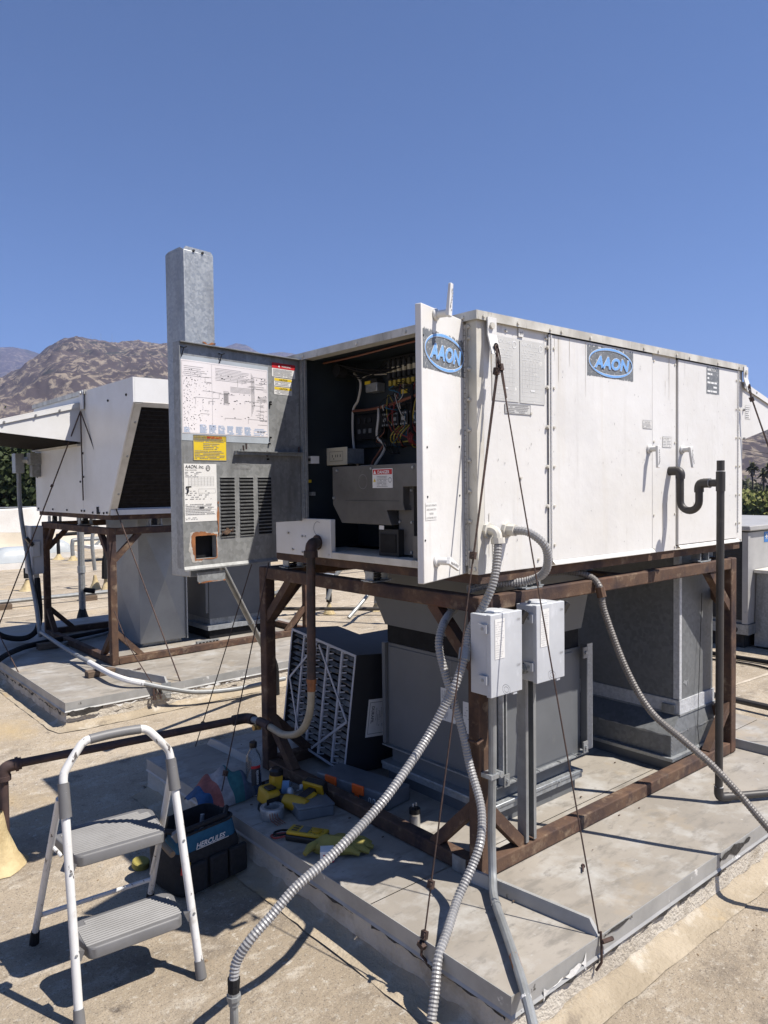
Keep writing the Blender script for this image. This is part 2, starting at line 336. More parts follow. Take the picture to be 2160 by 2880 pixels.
# building below the roof edge and ground
struct(MB().box(-28, 16, -14, 22.9, -6.2, -.02), 'building_walls', M['stucco'], 'plain walls of the building below the roof')
M['ground'] = mat('dry_ground', (.16, .145, .115), (.11, .115, .075), .02, .95, detail=8)
struct(MB().add([(-9000, -9000, -6.3), (9000, -9000, -6.3), (9000, 9000, -6.3), (-9000, 9000, -6.3)], [(0, 1, 2, 3)]), 'ground', M['ground'])
# parapet
pp = thing('parapet_wall', 'white coated parapet wall along the far edge of the roof', 'wall', (0, 21.9, 0))
mb = MB(); xs = np.linspace(-28, 16, 90); rn = random.Random(5)
for i, x in enumerate(xs):
    j = rn.uniform(-.02, .02); mb.v += [V(x, 22.05, .35), V(x, 22.08, 1.06+j), V(x, 22.12, 1.10+j), V(x, 22.35, 1.10+j), V(x, 22.36, .0)]
mb.f = [(5*i+a, 5*i+5+a, 5*i+6+a, 5*i+1+a) for i in range(len(xs)-1) for a in range(4)]
build(mb, 'wall', M['parapet'], pp)
mb = MB()
for i, x in enumerate(xs):
    j = rn.uniform(-.05, .05); mb.v += [V(x, 21.65+j, .012), V(x, 21.9+j*.4, .16), V(x, 22.04, .42+j)]
mb.f = [(3*i+a, 3*i+3+a, 3*i+4+a, 3*i+1+a) for i in range(len(xs)-1) for a in range(2)]
build(mb, 'cant_strip', M['parapet_low'], pp)
build(MB().box(-28, 16, 22.10, 22.33, 1.105, 1.125), 'coping', M['galv'], pp)

# --- mountains: terrain built around the valley
def vnoise(x, y, seed=0):
    xi = np.floor(x).astype(int); yi = np.floor(y).astype(int); xf = x-xi; yf = y-yi
    def h(a, b):
        n = (a*374761393+b*668265263+seed*144665) & 0x7fffffff; n = ((n ^ (n >> 13))*1274126177) & 0x7fffffff; return ((n ^ (n >> 16)) & 0xffff)/65535.
    u = xf*xf*(3-2*xf); v = yf*yf*(3-2*yf)
    return (h(xi, yi)*(1-u)+h(xi+1, yi)*u)*(1-v)+(h(xi, yi+1)*(1-u)+h(xi+1, yi+1)*u)*v
def ridged(x, y, o=5, seed=0):
    s = 0; a = 1; t = 0
    for i in range(o):
        s = s+a*(1-np.abs(2*vnoise(x, y, seed+i)-1)); t += a; a *= .5; x = x*2.03+7; y = y*2.03+3
    return s/t
def az_of(px): return R(49.5946)-math.atan((px-1080)/2124.86)
def elev(px, py, r):
    a = math.atan((px-1080)/2124.86); return 1.6+(1364-.0122*(px-1080)-py)/2124.86*r*math.cos(a)
def mountain(name, prof, rp, r0, r1, amp, m, label, nr=230, na=700, spur=1.0, seed=1):
    pa = np.array([az_of(p[0]) for p in prof][::-1]); ph = np.array([elev(p[0], p[1], rp) for p in prof][::-1])
    A = np.linspace(pa[0], pa[-1], na); Rr = np.concatenate([np.linspace(r0, rp, int(nr*.75)), np.linspace(rp, r1, nr-int(nr*.75))[1:]])
    a2, r2 = np.meshgrid(A, Rr); H = np.interp(a2, pa, ph)+6
    t = np.where(r2 < rp, np.clip((r2-r0)/(rp-r0), 0, 1), np.clip((r1-r2)/(r1-rp), 0, 1))
    X = r2*np.cos(a2); Y = r2*np.sin(a2)
    wx = vnoise(X/500, Y/500, 9)*1.2; sp = ridged(X/620+wx, Y/620+wx, 6, seed)-.62
    fine = ridged(X/120+wx, Y/120, 5, seed+20)-.6
    w = np.where(r2 < rp, np.sin(np.pi*np.clip(t, 0, 1))**.8, 0)
    Z = H*np.power(t, .92)+w*(sp*amp*spur+fine*amp*.34)+(fine*amp*.05)*t - 6.4
    vs = np.stack([X, Y, Z], -1).reshape(-1, 3); n = len(A); k = len(Rr)
    fs = [(i*n+j, i*n+j+1, (i+1)*n+j+1, (i+1)*n+j) for i in range(k-1) for j in range(n-1)]
    me = bpy.data.meshes.new(name); me.from_pydata(vs.tolist(), [], fs); me.update(); me.polygons.foreach_set('use_smooth', [True]*len(me.polygons)); me.materials.append(m)
    o = bpy.data.objects.new(name, me); COL.objects.link(o); o['kind'] = 'structure'; o['label'] = label; return o
def mtn_mat(name, brush, soil, green, sc_=1.0):
    m = bpy.data.materials.new(name); m.use_nodes = True; nt = m.node_tree; L = nt.links; b = nt.nodes['Principled BSDF']; b.inputs['Roughness'].default_value = 1; b.inputs['Specular IOR Level'].default_value = 0
    tc = _n(nt, 'ShaderNodeTexCoord')
    def noi(s, d, r=.6, st=(1, 1, 1)):
        mp = _n(nt, 'ShaderNodeMapping'); mp.inputs['Scale'].default_value = st; L.new(tc.outputs['Object'], mp.inputs[0])
        n = _n(nt, 'ShaderNodeTexNoise'); n.inputs['Scale'].default_value = s; n.inputs['Detail'].default_value = d; n.inputs['Roughness'].default_value = r; n.inputs['Distortion'].default_value = .6; L.new(mp.outputs[0], n.inputs['Vector']); return n.outputs['Fac']
    def mr(f, a, c):
        r = _n(nt, 'ShaderNodeMapRange'); r.inputs[1].default_value = a; r.inputs[2].default_value = c; L.new(f, r.inputs[0]); return r.outputs[0]
    def mix(a, c, f):
        x = _n(nt, 'ShaderNodeMix', data_type='RGBA')
        for i, q in ((6, a), (7, c)):
            if isinstance(q, tuple): x.inputs[i].default_value = (*q, 1)
            else: L.new(q, x.inputs[i])
        L.new(f, x.inputs[0]); return x.outputs[2]
    c = mix(brush, tuple(q*.72 for q in brush), mr(noi(.004*sc_, 6), .4, .6))
    c = mix(c, soil, mr(noi(.06*sc_, 8, .70, (1, 1, .4)), .50, .58))
    c = mix(c, green, mr(noi(.008*sc_, 9, .74), .55, .63))
    L.new(c, b.inputs['Base Color']); return m
M['mtn'] = mtn_mat('chaparral_hillside', (.085, .069, .066), (.235, .195, .15), (.052, .052, .046))
M['mtn_far'] = mtn_mat('far_hillside', (.085, .068, .064), (.18, .15, .12), (.05, .053, .046), .6)
mountain('near_mountain', [(-900, 1150), (-500, 1180), (-250, 1120), (-60, 1090), (0, 1082), (50, 1060), (105, 1018), (150, 985), (190, 967), (235, 962), (290, 972), (360, 984), (420, 976), (470, 978), (540, 992), (640, 1030), (800, 1060), (1000, 1090), (1400, 1120), (1900, 1150), (2080, 1185), (2160, 1190), (2400, 1150), (2900, 1180)], 2600, 700, 4200, 150, M['mtn'], 'brown brush covered mountain slope with pale soil scars')
mountain('far_mountain', [(-900, 1000), (-300, 975), (0, 981), (50, 980), (90, 986), (130, 1000), (250, 1020), (560, 1000), (640, 980), (672, 969), (700, 973), (725, 988), (745, 998), (770, 996), (800, 993), (830, 996), (900, 1010), (1400, 1030), (2160, 1130), (2900, 1120)], 6500, 4300, 9000, 190, M['mtn_far'], 'hazy far ridge showing behind the brown mountain', nr=70, na=500, seed=5)
# mast and tree line on the ridge
M['mast'] = mat('lattice_mast', (.30, .31, .33), rough=.6)
for k, (px, py, h, w) in enumerate(((255, 951, 15, 4), (268, 950, 24, 5), (277, 953, 14, 3), (296, 945, 26, 4), (327, 947, 34, 4), (368, 964, 18, 4))):
    r = 2590; a = az_of(px); c = V(r*math.cos(a), r*math.sin(a), elev(px, py+h*.9, r)-6)
    mb = MB(); H = h*1.25+6; mb.cyl(c, c+V(0, 0, H), w*.13, 5, .15)
    for q in range(5):
        z = H*(.3+.15*q); mb.box(c.x-w*.2, c.x+w*.2, c.y-w*.2, c.y+w*.2, c.z+z, c.z+z+.5)
    solo(mb, 'radio_mast', M['mast'], ['short radio mast standing among ridge trees', 'thick lattice radio mast on the mountain ridge', 'shortest radio mast beside the thick lattice mast', 'thin tall radio mast in the middle of the ridge row', 'tallest radio mast on the mountain ridge', 'lone radio mast at the right end of the ridge row'][k], 'radio mast', 'masts on the mountain ridge')
def leaf_mb(mb, c, rx, ry, rz, n, size, rn, clumps=14, up=.0):
    cs = []
    for _ in range(clumps):
        a = rn.uniform(0, 6.28); e = rn.uniform(-.9, 1); q = math.sqrt(max(0, 1-e*e))*rn.uniform(.45, .95)
        cs.append((c[0]+rx*q*math.cos(a), c[1]+ry*q*math.sin(a), c[2]+rz*e*.8, rn.uniform(.25, .5)))
    for i in range(n):
        k = cs[rn.randrange(len(cs))]; s = k[3]
        p = V(k[0]+rn.gauss(0, rx*s*.5), k[1]+rn.gauss(0, ry*s*.5), k[2]+rn.gauss(0, rz*s*.5))
        d = V(rn.gauss(0, 1), rn.gauss(0, 1), rn.gauss(0, 1)+up).normalized(); e = d.orthogonal().normalized(); f = d.cross(e); z = size*rn.uniform(.6, 1.4)
        mb.add([p-e*z-f*z*.5, p+e*z-f*z*.5, p+e*z*.7+f*z*.6, p-e*z*.7+f*z*.6], [(0, 1, 2, 3)])
    return mb
def leafmat(name, a, b, c):
    m = mat(name, a, b, .35, .7, spots=[(c, 1.1, .5, .68)], spec=.2); return m
M['leaf_dark'] = leafmat('dark_tree_leaves', (.022, .033, .012), (.04, .054, .018), (.065, .072, .028))
M['leaf_bush'] = leafmat('yellow_green_bush_leaves', (.14, .16, .035), (.19, .20, .055), (.24, .20, .08))
M['leaf_olive'] = leafmat('olive_tree_leaves', (.085, .09, .042), (.12, .12, .058), (.16, .14, .07))
M['leaf_ridge'] = leafmat('ridge_tree_leaves', (.025, .035, .022), (.03, .042, .026), (.04, .05, .03))
rn = random.Random(3)
mb = MB()
for i in range(60):
    px = rn.choice([rn.uniform(190, 262), rn.uniform(236, 275), rn.uniform(275, 375)]); r = 2585; a = az_of(px); py = np.interp(px, [190, 235, 290, 360, 420], [967, 962, 972, 984, 976])
    c = (r*math.cos(a), r*math.sin(a), elev(px, py, r)+rn.uniform(-4, 3)); s = rn.uniform(4, 7.5); leaf_mb(mb, c, s, s, s*.95, 34, 2.2, rn, 4)
o = build(mb, 'ridge_trees', M['leaf_ridge'], None, smooth=0); tag(o, 'row of dark trees along the mountain ridge', 'trees', kind='stuff')
def tree(name, px, r, ztop, rad, label, m, n=2600, size=.35, group=None, zb=-6.3, asp=1.0, seed=1):
    rn = random.Random(seed); a = az_of(px); b = V(r*math.cos(a), r*math.sin(a), zb); t = thing(name, label, 'tree', b, group)
    h = ztop-zb; mb = MB(); mb.ring(smooth_path([b, b+V(.2, .1, h*.3), b+V(-.1, .2, h*.6), b+V(0, 0, h*.8)], 4), list(np.linspace(h*.035, h*.012, 13)), 7)
    for k in range(5):
        an = rn.uniform(0, 6.28); p = b+V(0, 0, h*(.35+.08*k)); mb.ring([p, p+V(math.cos(an)*rad*.4, math.sin(an)*rad*.4, h*.12), p+V(math.cos(an)*rad*.7, math.sin(an)*rad*.7, h*.22)], [h*.016, h*.01, h*.004], 5)
    build(mb, 'trunk', M['bark'], t)
    build(leaf_mb(MB(), (b.x, b.y, zb+h*.62), rad, rad, h*.40*asp, n, size, rn, 26), 'crown', m, t, smooth=0); return t
for k, (px, r, zt, rad, lab) in enumerate(((-70, 62, 4.2, 5.2, 'dark green tree behind the parapet at the far left edge'), (22, 58, 4.3, 4.6, 'tallest dark green tree left of the second unit'), (105, 66, 3.9, 4.6, 'dark green tree half hidden behind the second unit'), (190, 60, 2.2, 3.6, 'low dark tree showing above the parapet under the second unit'))):
    tree('broadleaf_tree', px, r, zt, rad, lab, M['leaf_dark'], 9000, .17, 'trees beyond the parapet', seed=20+k)
for k, (px, r, zt, rad, lab, m) in enumerate(((2060, 235, 1.6, 8, 'olive green tree left of the palms', 'leaf_olive'), (2112, 250, -.4, 8, 'olive green tree below the left palm', 'leaf_olive'), (2190, 245, .9, 8, 'dark olive tree behind the palms at the right edge', 'leaf_dark'), (2040, 165, -1.0, 5, 'yellow green bush next to the road by the unit corner', 'leaf_bush'), (2095, 172, -.9, 5.5, 'yellow green bush below the olive trees', 'leaf_bush'), (2145, 150, -1.2, 5, 'bright green bush in front of the road at the right edge', 'leaf_bush'), (2200, 165, -.6, 6, 'yellow green bush past the right edge of the road', 'leaf_bush'))):
    tree('roadside_bush' if m == 'leaf_bush' else 'olive_tree', px, r, zt, rad, lab, M[m], 3000, .42, 'greenery beyond the road', seed=40+k)
def palm(px, r, zt, label, seed):
    rn = random.Random(seed); a = az_of(px); b = V(r*math.cos(a), r*math.sin(a), -6.3); t = thing('palm_tree', label, 'palm tree', b, 'palms beyond the road'); top = V(b.x+rn.uniform(-.3, .3), b.y, zt-1.6)
    build(MB().ring([b, b*.5+top*.5+V(.2, 0, 0), top], [.30, .22, .2], 8), 'trunk', M['bark'], t)
    mb = MB()
    for k in range(46):
        an = rn.uniform(0, 6.28); el = rn.uniform(-.5, 1.3); d = V(math.cos(an)*math.cos(el), math.sin(an)*math.cos(el), math.sin(el)); s = d.cross(V(0, 0, 1)).normalized(); L = rn.uniform(1.3, 2.1); w = rn.uniform(.3, .5)
        m0 = top+d*L*.55; e = top+d*L+V(0, 0, -.45*L*rn.random()); mb.add([top, m0-s*w, e-s*w*.4, e+s*w*.4, m0+s*w], [(0, 1, 2), (0, 2, 3), (0, 3, 4)])
    build(mb, 'frond_crown', M['leaf_olive'], t, smooth=0)
    mb = MB()
    for k in range(40):
        an = rn.uniform(0, 6.28); d = V(math.cos(an), math.sin(an), 0); s = d.cross(V(0, 0, 1)); p = top+V(0, 0, -.2); e = p+d*rn.uniform(.5, .95)+V(0, 0, -rn.uniform(.8, 2.0)); mb.add([p-s*.2, e-s*.12, e+s*.12, p+s*.2], [(0, 1, 2, 3)])
    build(mb, 'dead_frond_skirt', M['sandpaper'], t, smooth=0)
palm(2117, 205, 6.2, 'left palm tree seen just right of the main unit', 1); palm(2147, 215, 4.6, 'shorter palm tree between two others behind the cable', 2); palm(2166, 190, 5.6, 'palm tree cut by the right edge of the photo', 3)
struct(MB().box(60, 260, 30, 160, -6.29, -6.25), 'road', M['asphalt'], 'grey asphalt strip beyond the roof')
M['line'] = mat('power_line', (.02, .02, .022), rough=.6)
for k, (p0, p1, lab) in enumerate((((2085, 1233), (2175, 1249), 'uppermost power line crossing the hillside at right'), ((2085, 1262), (2175, 1279), 'middle power line crossing the hillside at right'), ((2085, 1273), (2175, 1291), 'lowest dark power line above the palms'))):
    def wp(p, D): 
        q = V((p[0]-1080)/2124.86, (p[1]-1440)/2124.86, 1); return V(0, 0, 1.6)+(rt2*q.x+dn2*q.y+fw*q.z)*D
    a, b = wp(p0, 75), wp(p1, 66); d = b-a; P = [a-d*8+V(0, 0, 3), a-d*2+V(0, 0, .2), a, b, b+d*3+V(0, 0, .6), b+d*9+V(0, 0, 4)]
    solo(MB().ring(P, .022, 5), 'power_line', M['line'], lab, 'power line', 'power lines at right', base=a)

hz = bpy.data.materials.new('thin_haze'); hz.use_nodes = True; nt = hz.node_tree; nt.nodes.clear(); vo = _n(nt, 'ShaderNodeVolumePrincipled'); vo.inputs['Color'].default_value = (.42, .55, 1, 1); vo.inputs['Density'].default_value = 1.0e-4; vo.inputs['Anisotropy'].default_value = .1
oo = _n(nt, 'ShaderNodeOutputMaterial'); nt.links.new(vo.outputs[0], oo.inputs['Volume'])
hb = build(MB().box(-9500, 9500, -9500, 9500, -7.5, 1300), 'haze', hz, None, smooth=0); tag(hb, 'thin summer haze over the valley', 'haze', kind='stuff')
# ---------------------------------------------------------------- equipment platforms
def skirt(mb, pts, z1, rn, prof_=None):
    """wall running through pts (outer top line), flaring into a rounded cant at the roof"""
    N = []
    for a, b in zip(pts[:-1], pts[1:]):
        a = V(*a); b = V(*b); n = max(2, int((b-a).length/.06)); N += [a+(b-a)*(i/n) for i in range(n)]
    N.append(V(*pts[-1])); prof = prof_ or [(0, 1), (.002, .8), (.004, .55), (.006, .35), (.009, .18)]
    base = len(mb.v); k = len(prof)
    for i, p in enumerate(N):
        t = (N[min(i+1, len(N)-1)]-N[max(i-1, 0)]).normalized(); o = V(t.y, -t.x); j = rn.uniform(-.004, .004)
        for (d, h) in prof: mb.v.append(V(p.x+o.x*(d+j), p.y+o.y*(d+j), z1*h+.004+(rn.uniform(-.003, .003) if h < .9 else 0)))
    mb.f += [(base+i*k+a, base+(i+1)*k+a, base+(i+1)*k+a+1, base+i*k+a+1) for i in range(len(N)-1) for a in range(k-1)]
    return mb
def platform(name, label, x0, x1, y0, y1, seams, xs0=0):
    t = thing(name, label, 'platform', (x0, y0, 0)); rn = random.Random(int(x1*10)); i = .007
    build(skirt(MB(), [(x0+i, y1-i), (x0+i, y0+i), (x1-i, y0+i), (x1-i, y1-i), (x0+i, y1-i)], PZ-.012, rn), 'skirt_wall', M['stucco'], t, smooth=60)
    build(skirt(MB(), [(x0+i, y1-i), (x0+i, y0+i), (x1-i, y0+i), (x1-i, y1-i), (x0+i, y1-i)], PZ-.012, rn, [(.004, .24), (.010, .17), (.02, .11), (.036, .06), (.06, .02), (.10, .0)]), 'cant_strip', M['cantm'], t, smooth=60)
    ys = [y0]+seams+[y1]
    for a, b in zip(ys[:-1], ys[1:]):
        N = 22; mb = MB()      # a gently oil-canned sheet
        for ii in range(N+1):
            for jj in range(N+1):
                u = ii/N; v = jj/N; w = math.sin(math.pi*u)*math.sin(math.pi*v)
                mb.v.append(V(x0+(x1-x0)*u, a+.002+(b-a-.004)*v, PZ+.003*w*math.sin(7*u+5*v+a)))
        mb.f += [(p*(N+1)+q, (p+1)*(N+1)+q, (p+1)*(N+1)+q+1, p*(N+1)+q+1) for p in range(N) for q in range(N)]
        build(mb, 'cap_panel', M['plate'], t)
    d = .052
    mb = MB(); mb.box(x0-.003, x1+.003, y0-.003, y0, PZ-d, PZ+.002); mb.add([(x0-.003, y0-.003, PZ-d), (x1+.003, y0-.003, PZ-d), (x1+.003, y0-.008, PZ-d-.009), (x0-.008, y0-.008, PZ-d-.009)], [(0, 1, 2, 3)])
    build(mb, 'drip_edge', M['plate_edge'], t)
    mb = MB(); mb.box(x0-.003, x0, y0, y1, PZ-d, PZ+.002); mb.add([(x0-.003, y0-.003, PZ-d), (x0-.003, y1, PZ-d), (x0-.008, y1, PZ-d-.009), (x0-.008, y0-.008, PZ-d-.009)], [(0, 1, 2, 3)])
    build(mb, 'drip_edge', M['plate_edge'], t)
    return t
plat = platform('equipment_platform', 'low sheet metal topped platform carrying the open unit and its rusty frame', 1.585, 4.60, 1.342, 3.81, [1.96, 2.75])
def seam_upright(t, a, b, h=.034, w=.012):
    d = (b-a).normalized(); s = V(-d.y, d.x, 0)*w; a0 = a+d*.03
    mb = MB(); mb.hexa([a-s, a+s, b+s, b-s, a0-s*.5+V(0, 0, h), a0+s*.5+V(0, 0, h), b+s*.5+V(0, 0, h), b-s*.5+V(0, 0, h)])
    return build(mb, 'standing_seam', M['plate_edge'], t, label='upright folded seam across the platform sheets')
seam_upright(plat, V(2.012, 1.345, PZ), V(1.955, 1.83, PZ), .045); seam_upright(plat, V(1.935, 3.80, PZ), V(1.955, 3.30, PZ), .04)
seam_upright(plat, V(4.02, 1.345, PZ), V(4.02, 3.80, PZ), .045)
def rag(mb, F, u0, u1, v0, v1, n, rn, amp=.4):
    N = max(12, int((u1-u0)/.013)); top = []; bot = []; ra = [rn.random() for _ in range(N+9)]; rb = [rn.random() for _ in range(N+9)]
    sm = lambda q, i: (q[i]*.35+q[i+1]+q[i+2]+q[i+3]+q[i+4]*.35)/3.7
    for i in range(N+1):
        u = u0+(u1-u0)*i/N; e = abs(math.sin(math.pi*i/N))**.35
        top.append((u, v1-(v1-v0)*amp*max(0, sm(ra, i)*1.7-.45)-(v1-v0)*.5*(1-e))); bot.append((u, v0+(v1-v0)*amp*max(0, sm(rb, i)*1.7-.45)+(v1-v0)*.5*(1-e)))
    k = len(mb.v); mb.v += [F(u, v, n+rn.uniform(0, .002)) for u, v in bot]+[F(u, v, n+rn.uniform(0, .002)) for u, v in top]
    mb.f += [(k+i, k+i+1, k+N+2+i, k+N+1+i) for i in range(N)]; return mb
FPR = Fr((0, 1.339, 0), (1, 0, 0), (0, -1, 0)); FPL = Fr((1.582, 0, 0), (0, -1, 0), (-1, 0, 0)); rn = random.Random(11)
build(rag(MB(), FPR, 2.80, 3.06, PZ-.045, PZ+.004, .002, rn), 'tar_patch', M['tar'], plat)
build(rag(MB(), FPR, 2.03, 2.19, PZ-.012, PZ+.006, .002, rn), 'tar_patch', M['tar'], plat)
M['patchw'] = mat('white_sealant', (.74, .73, .70), (.66, .645, .61), 30, .7, bump=.002, bscale=80)
build(rag(MB(), FPR, 1.72, 1.93, PZ-.066, PZ-.016, .003, rn, .8), 'sealant_patch', M['patchw'], plat)
for u0, u1 in ((1.62, 2.0), (2.03, 2.55), (2.5, 2.85)): build(rag(MB(), FPR, u0, u1, PZ-.082, PZ-.058, .001, rn, .9), 'tar_line', M['tar'], plat)
for u0, u1 in ((-1.95, -1.62), (-2.5, -2.05), (-1.66, -1.36)): build(rag(MB(), FPL, u0, u1, PZ-.078, PZ-.058, .001, rn, .9), 'tar_line', M['tar'], plat)
FT = Fr((0, 0, PZ), (1, 0, 0), (0, 0, 1), (0, 1, 0))
plat2 = platform('equipment_platform', 'low sheet metal topped platform under the second unit at left', 1.60, 4.4, 5.17, 8.5, [6.3, 7.4])
seam_upright(plat2, V(2.32, 5.175, PZ), V(2.10, 5.9, PZ), .05)
FP2 = Fr((0, 5.165, 0), (1, 0, 0), (0, -1, 0)); rn = random.Random(12)
build(rag(MB(), FP2, 1.60, 1.84, PZ-.10, PZ-.045, .017, rn), 'tar_patch', M['tar'], plat2)
build(rag(MB(), FP2, 1.9, 2.9, PZ-.085, PZ-.052, .017, rn, .9), 'sealant_patch', M['patchw'], plat2)
FP2L = Fr((1.597, 0, 0), (0, -1, 0), (-1, 0, 0))
build(rag(MB(), FP2L, -7.2, -5.2, PZ-.085, PZ-.055, .016, rn, .9), 'tar_line', M['tar'], plat2)
# bits lying on the platforms
for (x, y, a, lab, pl) in ((2.315, 1.615, .6, 'rusty screw lying on the platform near the bottom rail', M['pipe_rust']), (2.28, 5.72, .2, 'short rusty scrap lying on the second platform', M['pipe_rust']), (2.22, 5.62, .1, 'longer rusty scrap lying on the second platform', M['pipe_rust'])):
    d = V(math.cos(a), math.sin(a), 0)*(.022 if y < 3 else .075); c = V(x, y, PZ+.007); mb = MB(); mb.ring([c-d, c+d*.6, c+d*.62, c+d], [.003, .004, .008, .008], 6); solo(mb, 'metal_scrap', pl, lab, 'scrap')
# ---------------------------------------------------------------- main air handling unit
X0, X1, Y0, Y1, Z0, Z1 = 1.963, 4.0, 1.80, 3.25, 1.28, 2.2
FRt = Fr((0, Y0, 0), (1, 0, 0), (0, -1, 0)); FLf = Fr((X0, 0, 0), (0, -1, 0), (-1, 0, 0))
unit = thing('rooftop_unit', 'white rooftop air unit with two doors swung open, on a rusty steel frame', 'hvac unit', (X0, Y0, Z0))
W = M['white']
# roof cap with folded edge
mb = MB(); mb.box(X0-.014, X1+.014, Y0-.014, Y1+.014, Z1-.006, Z1); mb.box(X0-.014, X1+.014, Y0-.014, Y0-.011, Z1-.031, Z1-.006)
mb.box(X0-.014, X0-.011, Y0-.011, Y1+.014, Z1-.031, Z1-.006); mb.box(X1+.011, X1+.014, Y0-.011, Y1+.014, Z1-.031, Z1-.006); mb.box(X0-.011, X1+.011, Y1+.011, Y1+.014, Z1-.031, Z1-.006)
cap = build(mb, 'roof_cap', M['cap'], unit)
mb = MB()
for x in (1.985, 2.17, 2.36, 2.43, 2.62, 3.02, 3.14, 3.3, 3.42, 3.7, 3.93): mb.bolt(FRt, x, Z1-.018, .007, .005, .014)
for y in (1.85, 2.15, 2.45, 2.84, 3.1): mb.bolt(FLf, -y, Z1-.018, .007, .005, .014)
build(mb, 'cap_screws', M['cream'], cap, kind='stuff')
# base rails
mb = MB(); mb.box(X0+.01, X1-.01, Y0+.008, Y0+.05, 1.245, Z0+.002); mb.box(X0+.01, X0+.05, Y0+.05, Y1, 1.245, Z0+.002); mb.box(X1-.05, X1-.01, Y0+.05, Y1, 1.245, Z0+.002); mb.box(X0+.05, X1-.05, Y1-.04, Y1, 1.245, Z0+.002)
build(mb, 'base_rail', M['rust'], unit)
build(MB().box(X0+.052, X1-.052, Y0+.052, Y1-.042, 1.262, 1.272), 'floor_pan', M['galv_old'], unit)
# right hand long face: corner post, side panel, doors
build(MB().box(X0, X0+.035, Y0, Y0+.05, Z0, Z1-.006), 'corner_post', M['cream'], unit)
build(MB().box(X0+.0365, 2.366, Y0+.001, Y0+.03, Z0, Z1-.006), 'side_panel', W, unit, bevel=.0015)
dB = build(MB().fbox(FRt, 2.379, 3.104, 1.298, 2.166, -.03, .006), 'access_door', W, unit, bevel=.003)
pC = build(MB().fbox(FRt, 3.1145, 3.319, Z0, Z1-.006, -.03, 0), 'fixed_panel', W, unit, bevel=.0015)
dD = build(MB().fbox(FRt, 3.332, 3.931, 1.302, 2.166, -.03, .006), 'access_door', W, unit, bevel=.003)
build(MB().fbox(FRt, 3.937, X1, Z0, Z1-.006, -.03, 0), 'end_post', W, unit, bevel=.0015)
build(MB().fbox(FRt, 2.368, 3.111, 1.279, 1.295, -.03, -.004).fbox(FRt, 3.3235, 3.9355, 1.279, 1.299, -.03, -.004), 'door_sill', W, unit)
mb = MB()   # sloped drip lips under the doors
for a, b in ((2.378, 3.107), (3.332, 3.934)): mb.add([FRt(a, 1.300, .0065), FRt(b, 1.300, .0065), FRt(b, 1.288, .020), FRt(a, 1.288, .020), FRt(a, 1.284, .020), FRt(b, 1.284, .020)], [(0, 1, 2, 3), (3, 2, 5, 4)])
build(mb, 'door_lip', W, unit)
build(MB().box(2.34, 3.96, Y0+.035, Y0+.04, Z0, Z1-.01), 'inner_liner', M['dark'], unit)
build(MB().box(X1-.004, X1, Y0+.001, Y1, Z0, Z1-.006), 'end_panel', W, unit)
build(MB().box(X0, X1-.006, Y1-.004, Y1, Z0, Z1-.006), 'back_panel', W, unit)
def hinge(F, u, v0, v1, n, parent, sc=(0,), k=6, nm='hinge'):
    mb = MB(); mb.fbox(F, u-.012, u+.012, v0, v1, n, n+.0025); N = 46
    for i in range(N):
        a = v0+(v1-v0)*i/N; b = v0+(v1-v0)*(i+.86)/N; mb.cyl(F(u, a, n+.004), F(u, b, n+.004), .0042, 6)
    h = build(mb, nm, W if F is FRt else M['cream'], parent); mb = MB()
    for i in range(k):
        v = v0+.05+(v1-v0-.1)*i/(k-1)
        for s in (-.019, .019): mb.cyl(F(u+s, v, n-.001), F(u+s, v, n+.007), .0075, 7, .005)
    build(mb, 'hinge_screws', M['cream'], h, kind='stuff')
hinge(FRt, 2.372, 1.31, 2.165, .004, unit, k=6); hinge(FRt, 3.935, 1.33, 2.165, .004, unit, k=6)
mb = MB()
for u, v in ((2.06, 1.30), (2.30, 1.31), (2.352, 1.295), (2.352, 2.15), (2.2, 1.62), (2.12, 2.15), (2.26, 1.86)): mb.bolt(FRt, u, v, .006, .004)
for u in (3.127, 3.31):
    for v in (1.297, 1.45, 1.78, 2.14): mb.bolt(FRt, u, v, .006, .004)
for u in (3.955, 3.968, 3.985): mb.bolt(FRt, u, 1.292, .005, .004)
build(mb, 'panel_screws', M['cream'], unit, kind='stuff')
mb = MB(); rn = random.Random(2)
for i in range(95):
    u = rn.uniform(2.05, 3.92); v = rn.uniform(1.32, 2.1); 
    if 3.10 < u < 3.12 or 3.32 < u < 3.335 or 2.36 < u < 2.38: continue
    h = rn.uniform(.002, .009); mb.quad(FRt, u, u+rn.uniform(.001, .0025), v, v+h, .0066 if (u < 3.1 and u > 2.38) or u > 3.335 else .0012)
build(mb, 'paint_chips', M['inkg'], unit, kind='stuff')
M['runs'] = mat('dirty_water_runs', (.50, .46, .39), (.42, .37, .29), 20, .6, stretch=(1, 1, .2))
mb = MB(); rn = random.Random(23)
for i in range(20):
    u = rn.choice([2.372+rn.uniform(-.03, .03), rn.uniform(2.39, 3.10), rn.uniform(3.12, 3.31), rn.uniform(3.34, 3.92), 2.012+rn.uniform(-.02, .02), 2.04, 2.34]); v = rn.choice([2.165, 2.16, 1.42+rn.random()*.1, rn.uniform(1.9, 2.1)]); L_ = rn.uniform(.03, .22); w = rn.uniform(.0008, .003)
    n = .0068 if 2.38 < u < 3.10 or 3.335 < u < 3.93 else .0013
    mb.add([FRt(u-w, v, n), FRt(u+w, v, n), FRt(u+w*.3, v-L_, n), FRt(u-w*.3, v-L_, n)], [(0, 1, 2, 3)])
build(mb, 'water_runs', M['runs'], unit, kind='stuff')
